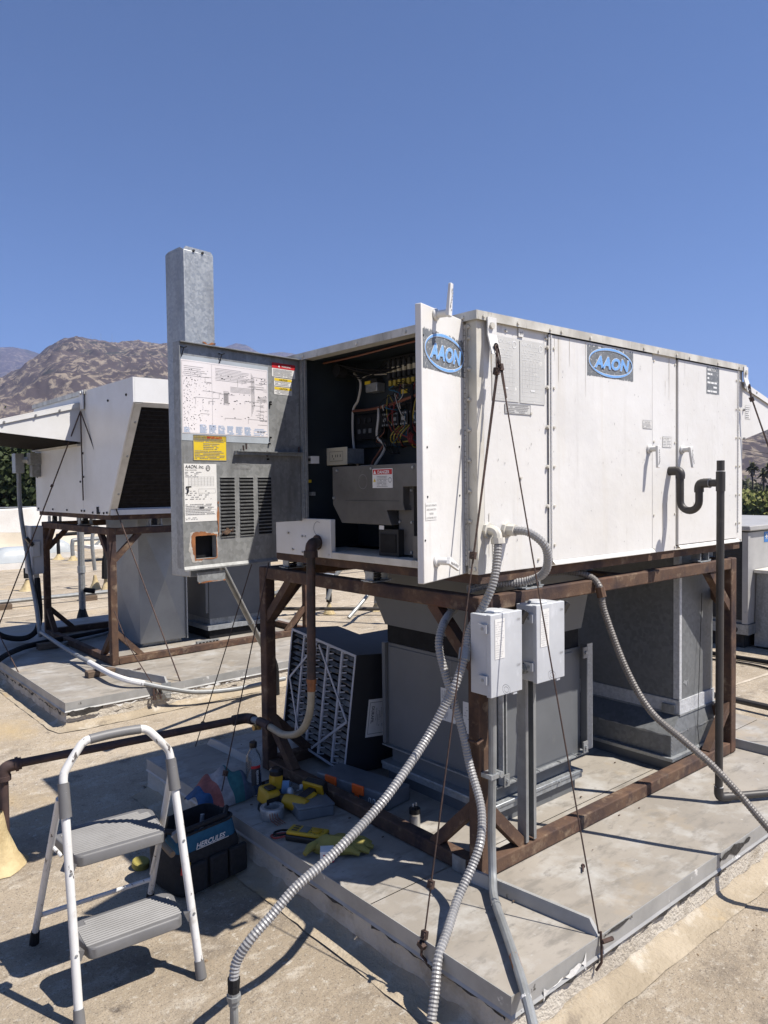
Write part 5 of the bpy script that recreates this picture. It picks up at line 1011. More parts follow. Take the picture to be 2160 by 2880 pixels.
build(MB().ring([(3.26, 1.638, 1.591), (3.26, 1.61, 1.591)], .021, 12), 'coupling', P_, ct); build(MB().ring([(3.26, 1.62, 1.591), (3.26, 1.56, 1.591)], r, 12), 'cross_pipe', P_, ct)
build(MB().ring([(3.26, 1.56, 1.555), (3.26, 1.56, 1.64)], .0195, 14), 'tee', P_, ct); build(MB().ring([(3.26, 1.56, 1.64), (3.26, 1.56, 1.689)], r, 14), 'vent_stub', P_, ct)
build(MB().ring([(3.26, 1.56, 1.56), (3.246, 1.556, .24)], r, 14), 'standpipe', P_, ct)
build(MB().ring(smooth_path([(3.246, 1.556, .25), (3.246, 1.556, .218), (3.258, 1.549, .204), (3.29, 1.53, .203)], 6), .0195, 14), 'elbow', P_, ct); build(MB().ring([(3.275, 1.54, .203), (3.62, 1.33, .203), (3.9, 1.16, .2)], r, 14), 'ground_pipe', P_, ct)
for c, rr in (((3.26, 1.56, 1.641), .0175), ((3.248, 1.5565, .25), .0172)): build(MB().ring([c, (c[0], c[1], c[2]+.003)], rr+.0012, 14), 'glue_ring', M['patchw'], ct)
build(MB().ring([(3.26, 1.609, 1.591), (3.26, 1.606, 1.591)], .0225, 12), 'glue_ring', M['inkg'], ct)
# ---------------------------------------------------------------- gas line
gp = thing('gas_pipe', 'dark rusty gas pipe dropping from the unit and running left to a yellow mastic base', 'gas pipe', (.84, 3.5, 0)); PM = M['pipe']
build(MB().lathe((1.957, 2.757, 1.347), [(.034, 0), (.034, .008), (.028, .010)], 18, (-1, 0, 0)), 'escutcheon', PM, gp)
build(MB().ring([(1.957, 2.75, 1.347), (1.915, 2.72, 1.347)], .019, 12), 'nipple', PM, gp); build(MB().ring(smooth_path([(1.93, 2.735, 1.347), (1.90, 2.712, 1.347), (1.885, 2.705, 1.335), (1.88, 2.703, 1.30)], 6), .026, 14), 'elbow', PM, gp); build(MB().ring([(1.88, 2.703, 1.318), (1.88, 2.703, 1.29)], .031, 14), 'elbow_rim', PM, gp)
build(MB().ring([(1.88, 2.703, 1.30), (1.88, 2.713, .74)], .0195, 14), 'drop_pipe', PM, gp); build(MB().ring([(1.88, 2.713, .755), (1.88, 2.714, .735), (1.88, 2.714, .734), (1.88, 2.715, .70)], [.022, .022, .019, .019], 8), 'adapter_nut', M['rust_light'], gp)
gx = resample(smooth_path([(1.88, 2.715, .71), (1.88, 2.718, .66), (1.88, 2.735, .59), (1.88, 2.78, .52), (1.88, 2.85, .475), (1.88, 2.95, .450), (1.88, 3.03, .455), (1.88, 3.07, .458)], 10), .005)
build(MB().ring(gx, [.0165*(1+.05*(i % 2)) if i < len(gx)*.42 else .0165 for i in range(len(gx))], 12), 'flexible_connector', M['gasflex'], gp)
build(MB().ring([(1.88, 3.065, .458), (1.88, 3.095, .46)], .024, 8), 'flare_nut', M['pipe_rust'], gp); build(MB().ring([(1.88, 3.095, .46), (1.88, 3.16, .463)], .022, 10), 'valve_body', M['pipe'], gp); build(MB().box(1.855, 1.872, 3.13, 3.17, .432, .45).ring([(1.855, 3.15, .441), (1.84, 3.15, .441)], .014, 8), 'valve_handle', M['brass'], gp)
build(MB().ring([(1.88, 3.16, .463), (1.875, 3.22, .46)], .017, 10), 'nipple', M['conduit'], gp); build(MB().ring(smooth_path([(1.876, 3.21, .46), (1.872, 3.25, .458), (1.85, 3.268, .457), (1.80, 3.275, .456)], 5), .026, 12), 'elbow', PM, gp)
build(MB().ring([(1.83, 3.272, .456), (1.4, 3.37, .437), (.87, 3.495, .415)], .0185, 12), 'long_pipe', M['pipe_rust'], gp); build(MB().ring(smooth_path([(.89, 3.49, .415), (.845, 3.502, .41), (.826, 3.508, .395), (.822, 3.510, .355)], 6), .026, 12), 'elbow', M['pipe_rust'], gp)
build(MB().ring([(.878, 3.493, .414), (.866, 3.496, .413)], .031, 12).ring([(.822, 3.51, .372), (.822, 3.51, .352)], .031, 12), 'elbow_rims', M['pipe_rust'], gp, kind='stuff'); build(MB().ring([(.822, 3.51, .36), (.82, 3.508, .02)], .0195, 12), 'riser', M['pipe_rust'], gp)
rn = random.Random(6); mb = MB(); prof = [(.11, 0), (.095, .02), (.072, .05), (.055, .09), (.045, .14), (.034, .19), (.027, .22)]; n = 18
mb.v = [V(.775+r_*math.cos(2*math.pi*j/n)*(1+.25*rn.random()), 3.48+r_*math.sin(2*math.pi*j/n)*(1+.25*rn.random()), .003+z*(1+.08*rn.random())) for r_, z in prof for j in range(n)]
mb.f = [(i*n+j, i*n+(j+1) % n, (i+1)*n+(j+1) % n, (i+1)*n+j) for i in range(len(prof)-1) for j in range(n)]; build(mb, 'mastic_base', M['mastic'], gp)
# ---------------------------------------------------------------- guy cables
def cable(a, b, label, clips=(), r=.0027, name='guy_cable', loop=None, mid=None, dbl=None):
    a, b = Vector(a), Vector(b); t = thing(name, label, 'cable', b, 'guy cables'); d = b-a
    build(MB().ring([a+d*(i/10)+V(0, 0, -.012*math.sin(math.pi*i/10)) for i in range(11)], r, 6), 'wire_rope', M['cable'], t)
    for f in clips:
        c = a+d*f; e = d.normalized(); s = e.orthogonal().normalized(); build(MB().bar(c-e*.012, c+e*.012, .02, .014).ring([c-s*.006-e*.005, c+s*.024-e*.005], .0032, 5).ring([c-s*.006+e*.005, c+s*.024+e*.005], .0032, 5), 'cable_clip', M['cable'], t)
    if loop:
        L = [Vector(q) for q in loop]; build(MB().ring(smooth_path(L, 6), r, 6), 'cable_loop', M['cable'], t)
    if dbl: build(MB().ring([a+V(.008, 0, 0), a+d*dbl+V(.004, 0, 0)], r, 6), 'cable_tail', M['cable'], t)
    return t
A1 = V(2.03, 1.75, 2.005)
cable(A1, (2.006, 1.342, .185), 'guy cable from the near lifting lug to the front platform edge', (.0, ), loop=[A1, A1+V(.004, .005, .04), A1+V(0, .012, .075), A1+V(-.012, .012, .07), A1+V(-.008, .002, .03), A1+V(-.004, 0, -.02)], dbl=.06)
A2 = V(2.012, 1.752, 1.99)
cable(A2, (1.578, 1.69, .165), 'guy cable from the near lifting lug to the left platform edge', (0, .345, .905, .985), loop=[A2, A2+V(.006, .006, .05), A2+V(.02, .012, .085), A2+V(.012, .004, .04), A2], dbl=.36)
mb = MB(); c = V(2.006, 1.335, .15); mb.ring([c+V(0, 0, .045), c+V(-.004, -.006, 0), c+V(-.01, -.01, -.045), c+V(-.025, .0, -.07)], .0045, 6).ring([c+V(-.008, -.012, .02), c+V(.035, -.02, .018)], .007, 6); solo(mb, 'anchor_hook', M['cable'], 'rusty hook and clip on the front edge of the platform', 'hook')
mb = MB(); c = V(1.575, 1.69, .165); mb.ring([c+V(0, 0, .01), c+V(-.006, 0, -.03), c+V(.01, -.02, -.06)], .0045, 6).bar(c+V(-.004, -.012, -.005), c+V(-.004, .012, .005), .016, .016); solo(mb, 'anchor_hook', M['cable'], 'rusty anchor knot on the left edge of the platform', 'hook')
B1 = V(2.24, 3.28, 2.06)
cable(B1, (1.862, 3.815, .17), 'guy cable passing behind the galvanised door to the far platform edge', (.93, )); cable(B1, (1.575, 3.01, .18), 'guy cable passing behind the galvanised door to the platform beside the towel', (.93, ), dbl=.0)
E2 = V(3.998, 1.752, 2.02)
cable(E2, (4.58, 1.36, .19), 'guy cable from the far right lifting lug', (0, ), loop=[E2, E2+V(.006, .006, .04), E2+V(0, .01, .075), E2+V(-.012, .01, .06), E2+V(-.004, 0, 0)], dbl=.17)
# ---------------------------------------------------------------- step stool
stool = thing('step_stool', 'white tube folding step stool with two grey ribbed steps', 'step stool', (.922, 2.50, 0))
SW, SG = M['stoolw'], M['stoolg']; ca, sa = math.cos(R(-4)), math.sin(R(-4))
def S_(x, y, z): return V(.922+x*ca-y*sa, 2.50+x*sa+y*ca, z)
hw0, hw1 = .190, .174
def fleg(s, z): t = z/.66; return S_(s*(hw0+(hw1-hw0)*t), -.255+.185*t, z)
for s in (-1, 1):
    build(MB().ring([fleg(s, .03), fleg(s, .60)], .0135, 12), 'front_leg', SW, stool)
    build(MB().ring([fleg(s, .0), fleg(s, .052)], [.0185, .016], 12), 'foot_cap', SG, stool)
    build(MB().ring([S_(s*.205, .275, .03), S_(s*.182, -.045, .62)], .0115, 10), 'rear_leg', SW, stool); build(MB().ring([S_(s*.206, .281, 0), S_(s*.204, .262, .055)], [.0165, .014], 10), 'foot_cap', M['black'], stool)
    build(MB().ring([fleg(s, .575), fleg(s, .675)], [.0195, .0175], 12), 'joint_sleeve', SG, stool)
z1 = .66; L = [fleg(-1, .655), fleg(-1, .70)]; top = lambda x, z: S_(x, -.255+.185*z/.66, z)
hoop = smooth_path([fleg(-1, .66), top(-.172, .69), top(-.163, .712), top(-.120, .765), top(-.103, .780), top(-.08, .787), top(0, .790), top(.08, .787), top(.103, .780), top(.120, .765), top(.163, .712), top(.172, .69), fleg(1, .66)], 6)
build(MB().ring(hoop, .0135, 12), 'handle_hoop', SW, stool); build(MB().ring(smooth_path([top(-.082, .787), top(-.03, .7895), top(.03, .7895), top(.082, .787)], 6), .0158, 12), 'grip_sleeve', SG, stool)
def step(y0, y1, z, w, nm):
    t = MB(); n = 20; outl = []; r = .045     # rounded outline
    for (cx, cy, a0) in ((w-r, y0+r*.55, -90), (w-r, y1-r, 0), (-w+r, y1-r, 90), (-w+r, y0+r*.55, 180)):
        rr = r if cy > (y0+y1)/2 else r*.55
        for k in range(5): a = R(a0+k*22.5); outl.append((cx+rr*math.cos(a), cy+rr*math.sin(a)))
    k = len(outl); t.v = [S_(x, y, z) for x, y in outl]+[S_(x*1.012, y0+(y-y0)*1.0-.004*(y < (y0+y1)/2), z-.006) for x, y in outl]+[S_(x*1.012, y-.004*(y < (y0+y1)/2), z-.036) for x, y in outl]
    t.f = [tuple(range(k))]+[(a*k+i, a*k+(i+1) % k, (a+1)*k+(i+1) % k, (a+1)*k+i) for a in (0, 1) for i in range(k)]+[tuple(range(3*k-1, 2*k-1, -1))]
    o = build(t, nm, SG, stool, bevel=.0025); mb = MB(); q = 0; y = y0+.022
    while y < y1-.015: c = w-.018-(.03 if y > y1-.045 else 0); mb.add([S_(-c, y-.004, z+.0002), S_(c, y-.004, z+.0002), S_(c, y, z+.0032), S_(-c, y, z+.0032), S_(c, y+.004, z+.0002), S_(-c, y+.004, z+.0002)], [(0, 1, 2, 3), (3, 2, 4, 5)]); y += .0125
    build(mb, 'tread_ribs', SG, o, kind='stuff'); return o
step(-.085, .150, .437, .166, 'upper_step'); step(-.215, -.035, .205, .168, 'lower_step')
for s in (-1, 1):
    build(MB().bar(S_(s*.165, -.105, .415), S_(s*.186, -.115, .43), .03, .03), 'step_bracket', SG, stool); build(MB().bar(S_(s*.166, -.19, .185), S_(s*.19, -.195, .195), .03, .03), 'step_bracket', SG, stool)
    build(MB().ring([S_(s*.165, .02, .405), S_(s*.19, .21, .155)] if s > 0 else [S_(s*.165, .02, .405), S_(s*.186, .06, .43)], .006, 8), 'side_link', SW, stool)
build(MB().ring([S_(-.202, .225, .125), S_(.202, .225, .125)], .0085, 8), 'rear_bar', SW, stool)
mb = MB()
for s in (-1, 1):
    for z in (.198, .42, .60, .65): q = fleg(s, z); mb.cyl(q+V(0, -.0145, 0), q+V(0, -.0175, 0), .0042, 8)
build(mb, 'rivets', M['galv'], stool, kind='stuff')
# ---------------------------------------------------------------- tool bag
bag = thing('tool_bag', 'black and blue open tool bag standing behind the step stool', 'tool bag', (1.37, 2.83, 0))
def B_(u, v, z): a = R(8); return V(1.37+u*.92*math.cos(a)-v*.9*math.sin(a), 2.83+u*.92*math.sin(a)+v*.9*math.cos(a), z*.86)
def loop(w, d, z, r=.05, n=6):
    pts = []
    for (sx, sy, a0) in ((1, -1, -90), (1, 1, 0), (-1, 1, 90), (-1, -1, 180)):
        for k in range(n): a = R(a0+k*90/(n-1)); pts.append((sx*(w-r)+r*math.cos(a), sy*(d-r)+r*math.sin(a), z))
    return pts
def shell(layers, mb=None):
    mb = mb or MB(); k = len(layers[0]); b = len(mb.v)
    for L in layers: mb.v += [B_(*p) for p in L]
    mb.f += [(b+i*k+j, b+i*k+(j+1) % k, b+(i+1)*k+(j+1) % k, b+(i+1)*k+j) for i in range(len(layers)-1) for j in range(k)]; return mb
build(shell([loop(.145, .115, .0), loop(.165, .13, .03), loop(.167, .132, .17), loop(.158, .123, .205)]), 'lower_body', M['bagblk'], bag); build(shell([loop(.156, .121, .203), loop(.153, .118, .235), loop(.147, .112, .275)]), 'blue_panel', M['blue'], bag)
build(shell([loop(.147, .112, .275), loop(.150, .115, .285), loop(.143, .108, .287), loop(.138, .103, .16)]), 'rim', M['bagblk'], bag); build(shell([loop(.140, .105, .18), loop(.01, .01, .178, .005)]), 'inner_floor', M['black'], bag)
FBg = Fr(B_(0, -.124, 0), B_(1, 0, 0)-B_(0, 0, 0), B_(0, -1, 0)-B_(0, 0, 0))
for u in (-.12, -.02, .075): build(MB().fbox(Fr(B_(0, -.131, 0), FBg.U, FBg.N), u, u+.085, .02, .135, 0, .022), 'pocket', M['bagblk'], bag, bevel=.008)
text('HERCULES', .029, FBg, -.072, .183, M['inkw'], bag, n=.004, bold=.025, shear=.25); build(MB().fbox(FBg, -.070, .085, .1775, .180, .003, .0035), 'logo_underline', M['inkw'], bag)
build(MB().ring([B_(-.148, 0, .26), B_(-.16, -.02, .29), B_(-.12, -.09, .295), B_(.10, -.09, .295), B_(.16, -.02, .29), B_(.148, 0, .26)], .011, 8), 'handle', M['bagblk'], bag)
build(MB().ring([B_(-.175, .02, .27), B_(-.19, -.06, .25), B_(-.20, -.14, .24)], [.008, .012, .012], 10), 'strap_roll', M['sandpaper'], bag)
build(MB().bar(B_(-.13, -.142, .12), B_(-.128, -.146, .175), .015, .012), 'knife_handle', M['yellow'], bag); build(MB().bar(B_(-.155, -.142, .13), B_(-.153, -.146, .165), .012, .012), 'red_handle', M['red'], bag)
for k, (u, v) in enumerate(((-.08, .03), (-.03, -.05), (.06, .04))): build(MB().ring([B_(u, v, .18), B_(u+.01, v, .27)], .009, 8), 'tool', [M['dark'], M['blue'], M['galv']][k], bag)
solo(MB().lathe((1.235, 3.06, .022), [(.032, -.02), (.036, -.015), (.036, .006), (.032, .010), (.016, .011)], 20, (.1, -.2, 1)), 'yellow_reel', M['glove'], 'yellow disc half hidden behind the upper step of the stool', 'reel')
# ---------------------------------------------------------------- towel
def towel(mb, c, rx, ry, h, seed, f0, f1):
    rn = random.Random(seed); N = 18; K = 28; vs = []
    for i in range(N+1):
        for j in range(K+1):
            a = -math.pi*.5+math.pi*(i/N); u = f0+(f1-f0)*j/K; x = (u-.5)*2; y = math.sin(a); z = math.cos(a)*(1-x*x*.7)
            w = .08*math.sin(9*u+3*y+seed)+.05*math.sin(17*u-5*y); vs.append(V(c[0]+x*rx+w*.1, c[1]+y*ry*(1-.3*x*x)+w*.12, c[2]+max(.0, z*h*(1+w*2))+.004))
    b = len(mb.v); mb.v += vs; mb.f += [(b+i*(K+1)+j, b+(i+1)*(K+1)+j, b+(i+1)*(K+1)+j+1, b+i*(K+1)+j+1) for i in range(N) for j in range(K)]; return mb
tw = thing('towel', 'crumpled striped beach towel lying on the platform behind the tool bag', 'towel', (1.70, 3.12, PZ))
cols = [('towel_b', (.03, .09, .20)), ('t_red', (.33, .11, .09)), ('t_white', (.36, .34, .33)), ('t_teal', (.05, .17, .17)), ('t_grey', (.12, .15, .20)), ('t_blue2', (.03, .07, .18))]
for i, (nm, c) in enumerate(cols): build(towel(MB(), (1.65, 3.10, PZ), .16, .11, .105, 3, i/6, (i+1)/6), 'stripe', mat(nm, c, tuple(q*.7 for q in c), 30, .95, bump=.002, bscale=200), tw)
# ---------------------------------------------------------------- water bottles
wb = thing('water_bottle', 'upright clear water bottle with a black label and black cap', 'bottle', (1.766, 3.028, PZ)); o = V(1.766, 3.028, PZ)
build(MB().lathe(o, [(.030, .0), (.036, .006), (.036, .03), (.034, .04), (.036, .05), (.036, .15), (.034, .165), (.028, .19), (.016, .212), (.0145, .222)], 20), 'bottle_body', M['water'], wb); build(MB().lathe(o, [(.0165, .222), (.0175, .224), (.0175, .245), (.015, .248)], 18), 'cap', M['blackpl'], wb)
ang = math.atan2(-o.y, -o.x)
def arcband(o, r, z0, z1, a0, a1, n=12):
    mb = MB(); mb.v = [o+V(r*math.cos(a0+(a1-a0)*i/n), r*math.sin(a0+(a1-a0)*i/n), z) for i in range(n+1) for z in (z0, z1)]; mb.f = [(2*i, 2*i+2, 2*i+3, 2*i+1) for i in range(n)]; return mb
build(arcband(o, .0368, .055, .145, ang-.3, ang+1.0), 'label', M['ink'], wb); build(arcband(o, .0371, .133, .145, ang-.3, ang+1.0), 'red_stripe', M['red'], wb)
ab = ang+.42; Nb = V(math.cos(ab), math.sin(ab), 0); text('essentia', .021, Fr(o+Nb*.0378, V(0, 0, 1), Nb, V(Nb.y, -Nb.x, 0)), .058, -.007, M['inkw'], wb, n=.0004, bold=.01)
cb = MB(); d = V(.95, .3, 0).normalized(); c0 = V(1.80, 2.995, PZ+.03); prof = [(.012, 0), (.028, .006), (.031, .02), (.029, .03), (.032, .04), (.029, .05), (.032, .06), (.029, .07), (.032, .08), (.03, .12), (.02, .15), (.012, .165)]
cr = thing('crushed_bottle', 'clear ribbed plastic bottle lying on its side next to the upright bottle', 'bottle', (1.86, 3.0, PZ)); build(MB().lathe(c0, prof, 16, (.75, -.62, 0)), 'bottle_body', M['water'], cr); build(MB().lathe(c0+V(.75, -.62, 0).normalized()*.165, [(.015, 0), (.015, .014)], 12, (.75, -.62, 0)), 'cap', M['paper'], cr)
build(MB().lathe(c0, [(.0325, .085), (.0325, .118)], 16, (.75, -.62, 0)), 'label', mat('pale_blue_label', (.25, .42, .62), rough=.4), cr)
# ---------------------------------------------------------------- cordless tools
def drill(label, c, ax, up, kind):
    ax = Vector(ax).normalized(); up = Vector(up); up = (up-ax*up.dot(ax)).normalized(); sd = ax.cross(up); c = Vector(c); t = thing('cordless_drill', label, 'power tool', (c.x, c.y, PZ), 'cordless tools')
    def q(a, u, s=0): return c+(ax*a+up*u+sd*s)*.86
    build(MB().ring([q(-.085, 0), q(-.08, 0), q(-.05, 0), q(.02, 0), q(.055, 0), q(.06, 0)], [.018, .029, .033, .033, .03, .02], 12), 'motor_housing', M['yellow'], t, smooth=40)
    build(MB().ring([q(.058, 0), q(.075, 0), q(.10, 0), q(.115, 0)], [.026, .024, .021, .012], 12), 'chuck', M['blackpl'], t); build(MB().hexa([q(-.035, -.025, -.015), q(.01, -.025, -.015), q(.01, -.025, .015), q(-.035, -.025, .015), q(-.065, -.115, -.016), q(-.02, -.115, -.016), q(-.02, -.115, .016), q(-.065, -.115, .016)]), 'grip', M['blackpl'], t, bevel=.006)
    build(MB().bar(q(-.042, -.018, 0), q(-.062, -.10, 0), .034, .012, sd), 'grip_spine', M['yellow'], t, bevel=.004)
    b = build(MB().hexa([q(-.10, -.115, -.032), q(.02, -.115, -.032), q(.02, -.115, .032), q(-.10, -.115, .032), q(-.10, -.168, -.032), q(.018, -.162, -.032), q(.018, -.162, .032), q(-.10, -.168, .032)]), 'battery', M['blackpl'], t, bevel=.006)
    build(MB().hexa([q(-.102, -.112, -.034), q(.022, -.112, -.034), q(.022, -.112, .034), q(-.102, -.112, .034), q(-.102, -.126, -.034), q(.022, -.126, -.034), q(.022, -.126, .034), q(-.102, -.126, .034)]), 'battery_rail', M['yellow'], t, bevel=.004)
    for a in (-.065, -.05, -.035): build(MB().bar(q(a, .018, .0285), q(a, -.012, .031), .006, .004, sd), 'vent_slot', M['blackpl'], t)
    return t
drill('yellow and black cordless driver lying on its side, battery towards the meter', (1.80, 2.745, PZ+.040), (-.35, .93, .05), (-.8, -.45, -.35), 1)
d2 = thing('cordless_blower', 'yellow and black cordless tool with a flat round base beside the bottles', 'power tool', (1.742, 2.845, PZ), 'cordless tools'); o = V(1.742, 2.845, PZ)
build(MB().lathe(o, [(.055, .0), (.058, .006), (.056, .02), (.045, .032)], 20), 'base_dome', M['blackpl'], d2); build(MB().hexa([o+V(*p) for p in ((-.045, -.045, .03), (.045, -.045, .03), (.045, .05, .03), (-.045, .05, .03), (-.035, -.03, .085), (.03, -.03, .085), (.035, .055, .095), (-.03, .055, .095))]), 'housing', M['yellow'], d2, bevel=.01)
build(MB().box(o.x-.02, o.x+.02, o.y-.02, o.y+.025, o.z+.087, o.z+.098), 'battery_pad', M['blackpl'], d2, bevel=.003); build(MB().hexa([o+V(*p) for p in ((.03, .03, .05), (.075, .02, .06), (.08, .06, .06), (.03, .07, .05), (.035, .03, .13), (.085, .02, .125), (.085, .06, .125), (.035, .07, .13))]), 'neck', M['yellow'], d2, bevel=.008)
build(MB().lathe(o+V(.06, .045, .125), [(.03, 0), (.032, .02), (.022, .03)], 14), 'head', M['blackpl'], d2); build(MB().lathe(o+V(.09, -.0, .045), [(.012, 0), (.022, .006), (.022, .02), (.012, .026)], 12, (.7, -.7, .2)), 'white_knob', M['paper'], d2); build(MB().box(o.x-.047, o.x+.02, o.y-.047, o.y-.044, o.z+.04, o.z+.065), 'side_label', M['blackpl'], d2)
solo(MB().lathe((1.70, 2.765, PZ), [(.05, 0), (.052, .003), (.052, .045), (.05, .048), (.034, .048), (.034, .002)], 24), 'tape_roll', M['galv'], 'silver tape roll standing below the round based tool', 'tape roll')
mb = MB()
for k in range(4): mb.ring(smooth_path([(1.66+.012*k, 2.72, PZ+.04), (1.655+.012*k, 2.70, PZ+.02), (1.67+.012*k, 2.67, PZ+.004)], 4), .0018, 5)
solo(mb, 'capacitor_leads', M['copper'], 'thin red and brown leads trailing in front of the tape roll', 'wires')
mb = MB(); rn = random.Random(8)
for k in range(3): mb.ring(smooth_path([(1.86+rn.uniform(-.05, .08), 3.03+rn.uniform(-.05, .05), PZ+.01+rn.random()*.03) for _ in range(8)], 6), .007, 6)
solo(mb, 'tangled_rope', M['black'], 'tangled black cord heaped behind the bottles', 'cord')
# ---------------------------------------------------------------- clear boxes, organiser
cl = thing('parts_box', 'small frosted clear plastic box under the cordless driver battery', 'box', (1.85, 2.70, PZ)); build(MB().hexa([V(1.85, 2.70, PZ)+V(*p) for p in ((-.09, -.05, 0), (.06, -.10, 0), (.10, .05, 0), (-.05, .10, 0), (-.09, -.05, .045), (.06, -.10, .045), (.10, .05, .045), (-.05, .10, .045))]), 'tray', M['frost'], cl, bevel=.006); build(MB().hexa([V(1.85, 2.70, PZ)+V(*p) for p in ((-.094, -.052, .046), (.062, -.104, .046), (.104, .052, .046), (-.052, .104, .046), (-.094, -.052, .056), (.062, -.104, .056), (.104, .052, .056), (-.052, .104, .056))]), 'lid', M['frost'], cl, bevel=.003)
ogb = V(2.03, 2.90, PZ); od = (V(2.10, 2.47, PZ)-ogb); Lg = od.length; od.normalize(); on = V(od.y, -od.x, 0); on = on if on.x < 0 else -on; FOg = Fr(ogb, od, on)
og = thing('parts_organiser', 'clear parts organiser with orange latches standing on edge against the plenum curb', 'organiser', ogb); build(MB().fbox(FOg, 0, Lg, .004, .075, -.16, 0), 'case_body', M['frost'], og, bevel=.006)
for u in (.10, .27): build(MB().fbox(FOg, u-.035, u+.035, .038, .082, .001, .012), 'latch', M['orange'], og, bevel=.004); build(MB().fbox(FOg, u-.012, u+.012, .03, .044, .0125, .016), 'latch_tab', M['orange'], og)
for u in (.33, .355): build(MB().ring(smooth_path([FOg(u, .02, .0015), FOg(u, .035, .0015), FOg(u+.01, .035, .0015), FOg(u+.012, .018, .0015)], 4), .002, 5), 'hook_inside', M['inkw'], og)
build(MB().fbox(FOg, .40, .43, .01, .055, -.05, -.01), 'yellow_part', M['yellow'], og)
# ---------------------------------------------------------------- clamp meter, glove, small box, capacitor
mt = thing('clamp_meter', 'yellow and black multimeter lying on the platform beside the glove', 'meter', (1.655, 2.49, PZ)); mo = V(1.625, 2.545, PZ); md = (V(1.70, 2.42, PZ)-mo).normalized(); ms = V(md.y, -md.x, 0); ms = ms if ms.x < 0 else -ms; FMt = Fr(mo, md, (0, 0, 1), -ms)
build(MB().fbox(FMt, 0, .165, -.005, .07, 0, .025), 'lower_shell', M['blackpl'], mt, bevel=.006); build(MB().fbox(FMt, .003, .165, -.002, .067, .0255, .040), 'face', M['yellow2'], mt, bevel=.005); build(MB().fbox(FMt, .056, .092, .008, .058, .0405, .0425), 'screen', mat('meter_screen', (.13, .15, .14), rough=.15), mt)
build(MB().lathe(FMt(.125, .033, .040), [(.02, 0), (.02, .004), (.015, .006)], 16), 'dial', M['yellow'], mt); mb = MB()
for i in range(8): a = R(i*45); mb.fbox(FMt, .125+.026*math.cos(a)-.002, .125+.026*math.cos(a)+.002, .033+.026*math.sin(a)-.002, .033+.026*math.sin(a)+.002, .0402, .041)
for i in range(3): mb.fbox(FMt, .02, .045, .012+i*.018, .022+i*.018, .0402, .041)
build(mb, 'meter_marks', M['ink'], mt, kind='stuff'); build(MB().ring(smooth_path([FMt(.0, .015, .02), FMt(-.045, .01, .012), FMt(-.065, .03, .01), FMt(-.045, .055, .012), FMt(.0, .05, .02)], 6), .0042, 6), 'black_lead', M['black'], mt); build(MB().ring(smooth_path([FMt(.0, .0, .018), FMt(-.04, -.012, .01), FMt(-.07, .012, .006), FMt(-.04, .035, .008), FMt(.0, .03, .018)], 6), .0042, 6), 'red_lead', M['wirer'], mt)
gl = thing('work_glove', 'yellow leather work glove crumpled behind the small red box', 'glove', (1.73, 2.33, PZ)); rn = random.Random(5)
def blob(c, ax, rx, ry, rz, seed, n=14, m=18):
    mb = MB(); ax = V(*ax).normalized(); s = ax.cross(V(0, 0, 1)).normalized()
    for i in range(n+1):
        th = math.pi*i/n
        for j in range(m):
            ph = 2*math.pi*j/m; x = math.cos(th); y = math.sin(th)*math.cos(ph); z = math.sin(th)*math.sin(ph); w = 1+.10*math.sin(5*ph+seed+3*x)+.08*math.sin(9*x+seed*2+2*ph)
            p = V(*c)+ax*x*rx+s*y*ry*w+V(0, 0, 1)*(z*rz*w); p.z = max(p.z, PZ+.001); mb.v.append(p)
    mb.f = [(i*m+j, i*m+(j+1) % m, (i+1)*m+(j+1) % m, (i+1)*m+j) for i in range(n) for j in range(m)]; return mb
build(blob((1.735, 2.345, PZ+.012), (.75, -.65, 0), .105, .055, .045, 1), 'palm', M['glove'], gl); 
for k, (a, b) in enumerate((((1.66, 2.39), (1.60, 2.375)), ((1.78, 2.29), (1.835, 2.245)), ((1.755, 2.275), (1.80, 2.225)), ((1.72, 2.29), (1.76, 2.235)), ((1.80, 2.32), (1.85, 2.275)))): build(MB().ring([(a[0], a[1], PZ+.025), ((a[0]+b[0])/2, (a[1]+b[1])/2, PZ+.028), (b[0], b[1], PZ+.014)], [.018, .016, .009], 8), 'finger', M['glove'], gl)
bx = thing('small_box', 'small white and red cardboard box at the platform edge', 'box', (1.645, 2.318, PZ)); FBx = Fr((1.622, 2.302, PZ), (.80, -.6, 0), (-.6, -.8, 0)); build(MB().fbox(FBx, 0, .052, .002, .043, -.05, 0), 'carton', M['paper'], bx, bevel=.001); build(MB().fbox(FBx, .0525, .0532, .002, .043, -.05, 0).fbox(FBx, -.0007, .052, .002, .007, .0004, .0008), 'red_side', M['red'], bx); build(MB().fbox(FBx, .012, .04, .026, .032, .0005, .0009), 'red_logo', M['red'], bx); build(scribble(MB(), FBx, .008, .046, .009, .024, 3, .9, .001, .4, 3), 'print', M['inkg'], bx)
cpc = thing('capacitor', 'silver capacitor can with black top standing inside the frame', 'capacitor', (2.096, 2.289, PZ)); o = V(2.096, 2.289, PZ); build(MB().lathe(o, [(.022, 0), (.0235, .002), (.0235, .055), (.0245, .058)], 18), 'can', M['alum'], cpc); build(MB().lathe(o, [(.0245, .058), (.0245, .078), (.012, .080), (.012, .086)], 18), 'cap', M['blackpl'], cpc); build(MB().box(o.x-.012, o.x-.006, o.y-.003, o.y+.003, o.z+.086, o.z+.1).box(o.x+.004, o.x+.010, o.y-.003, o.y+.003, o.z+.086, o.z+.1), 'terminals', M['galv'], cpc)
build(arcband(o, .024, .012, .05, math.atan2(-o.y, -o.x)-.7, math.atan2(-o.y, -o.x)+.5), 'print_band', M['inkg'], cpc)
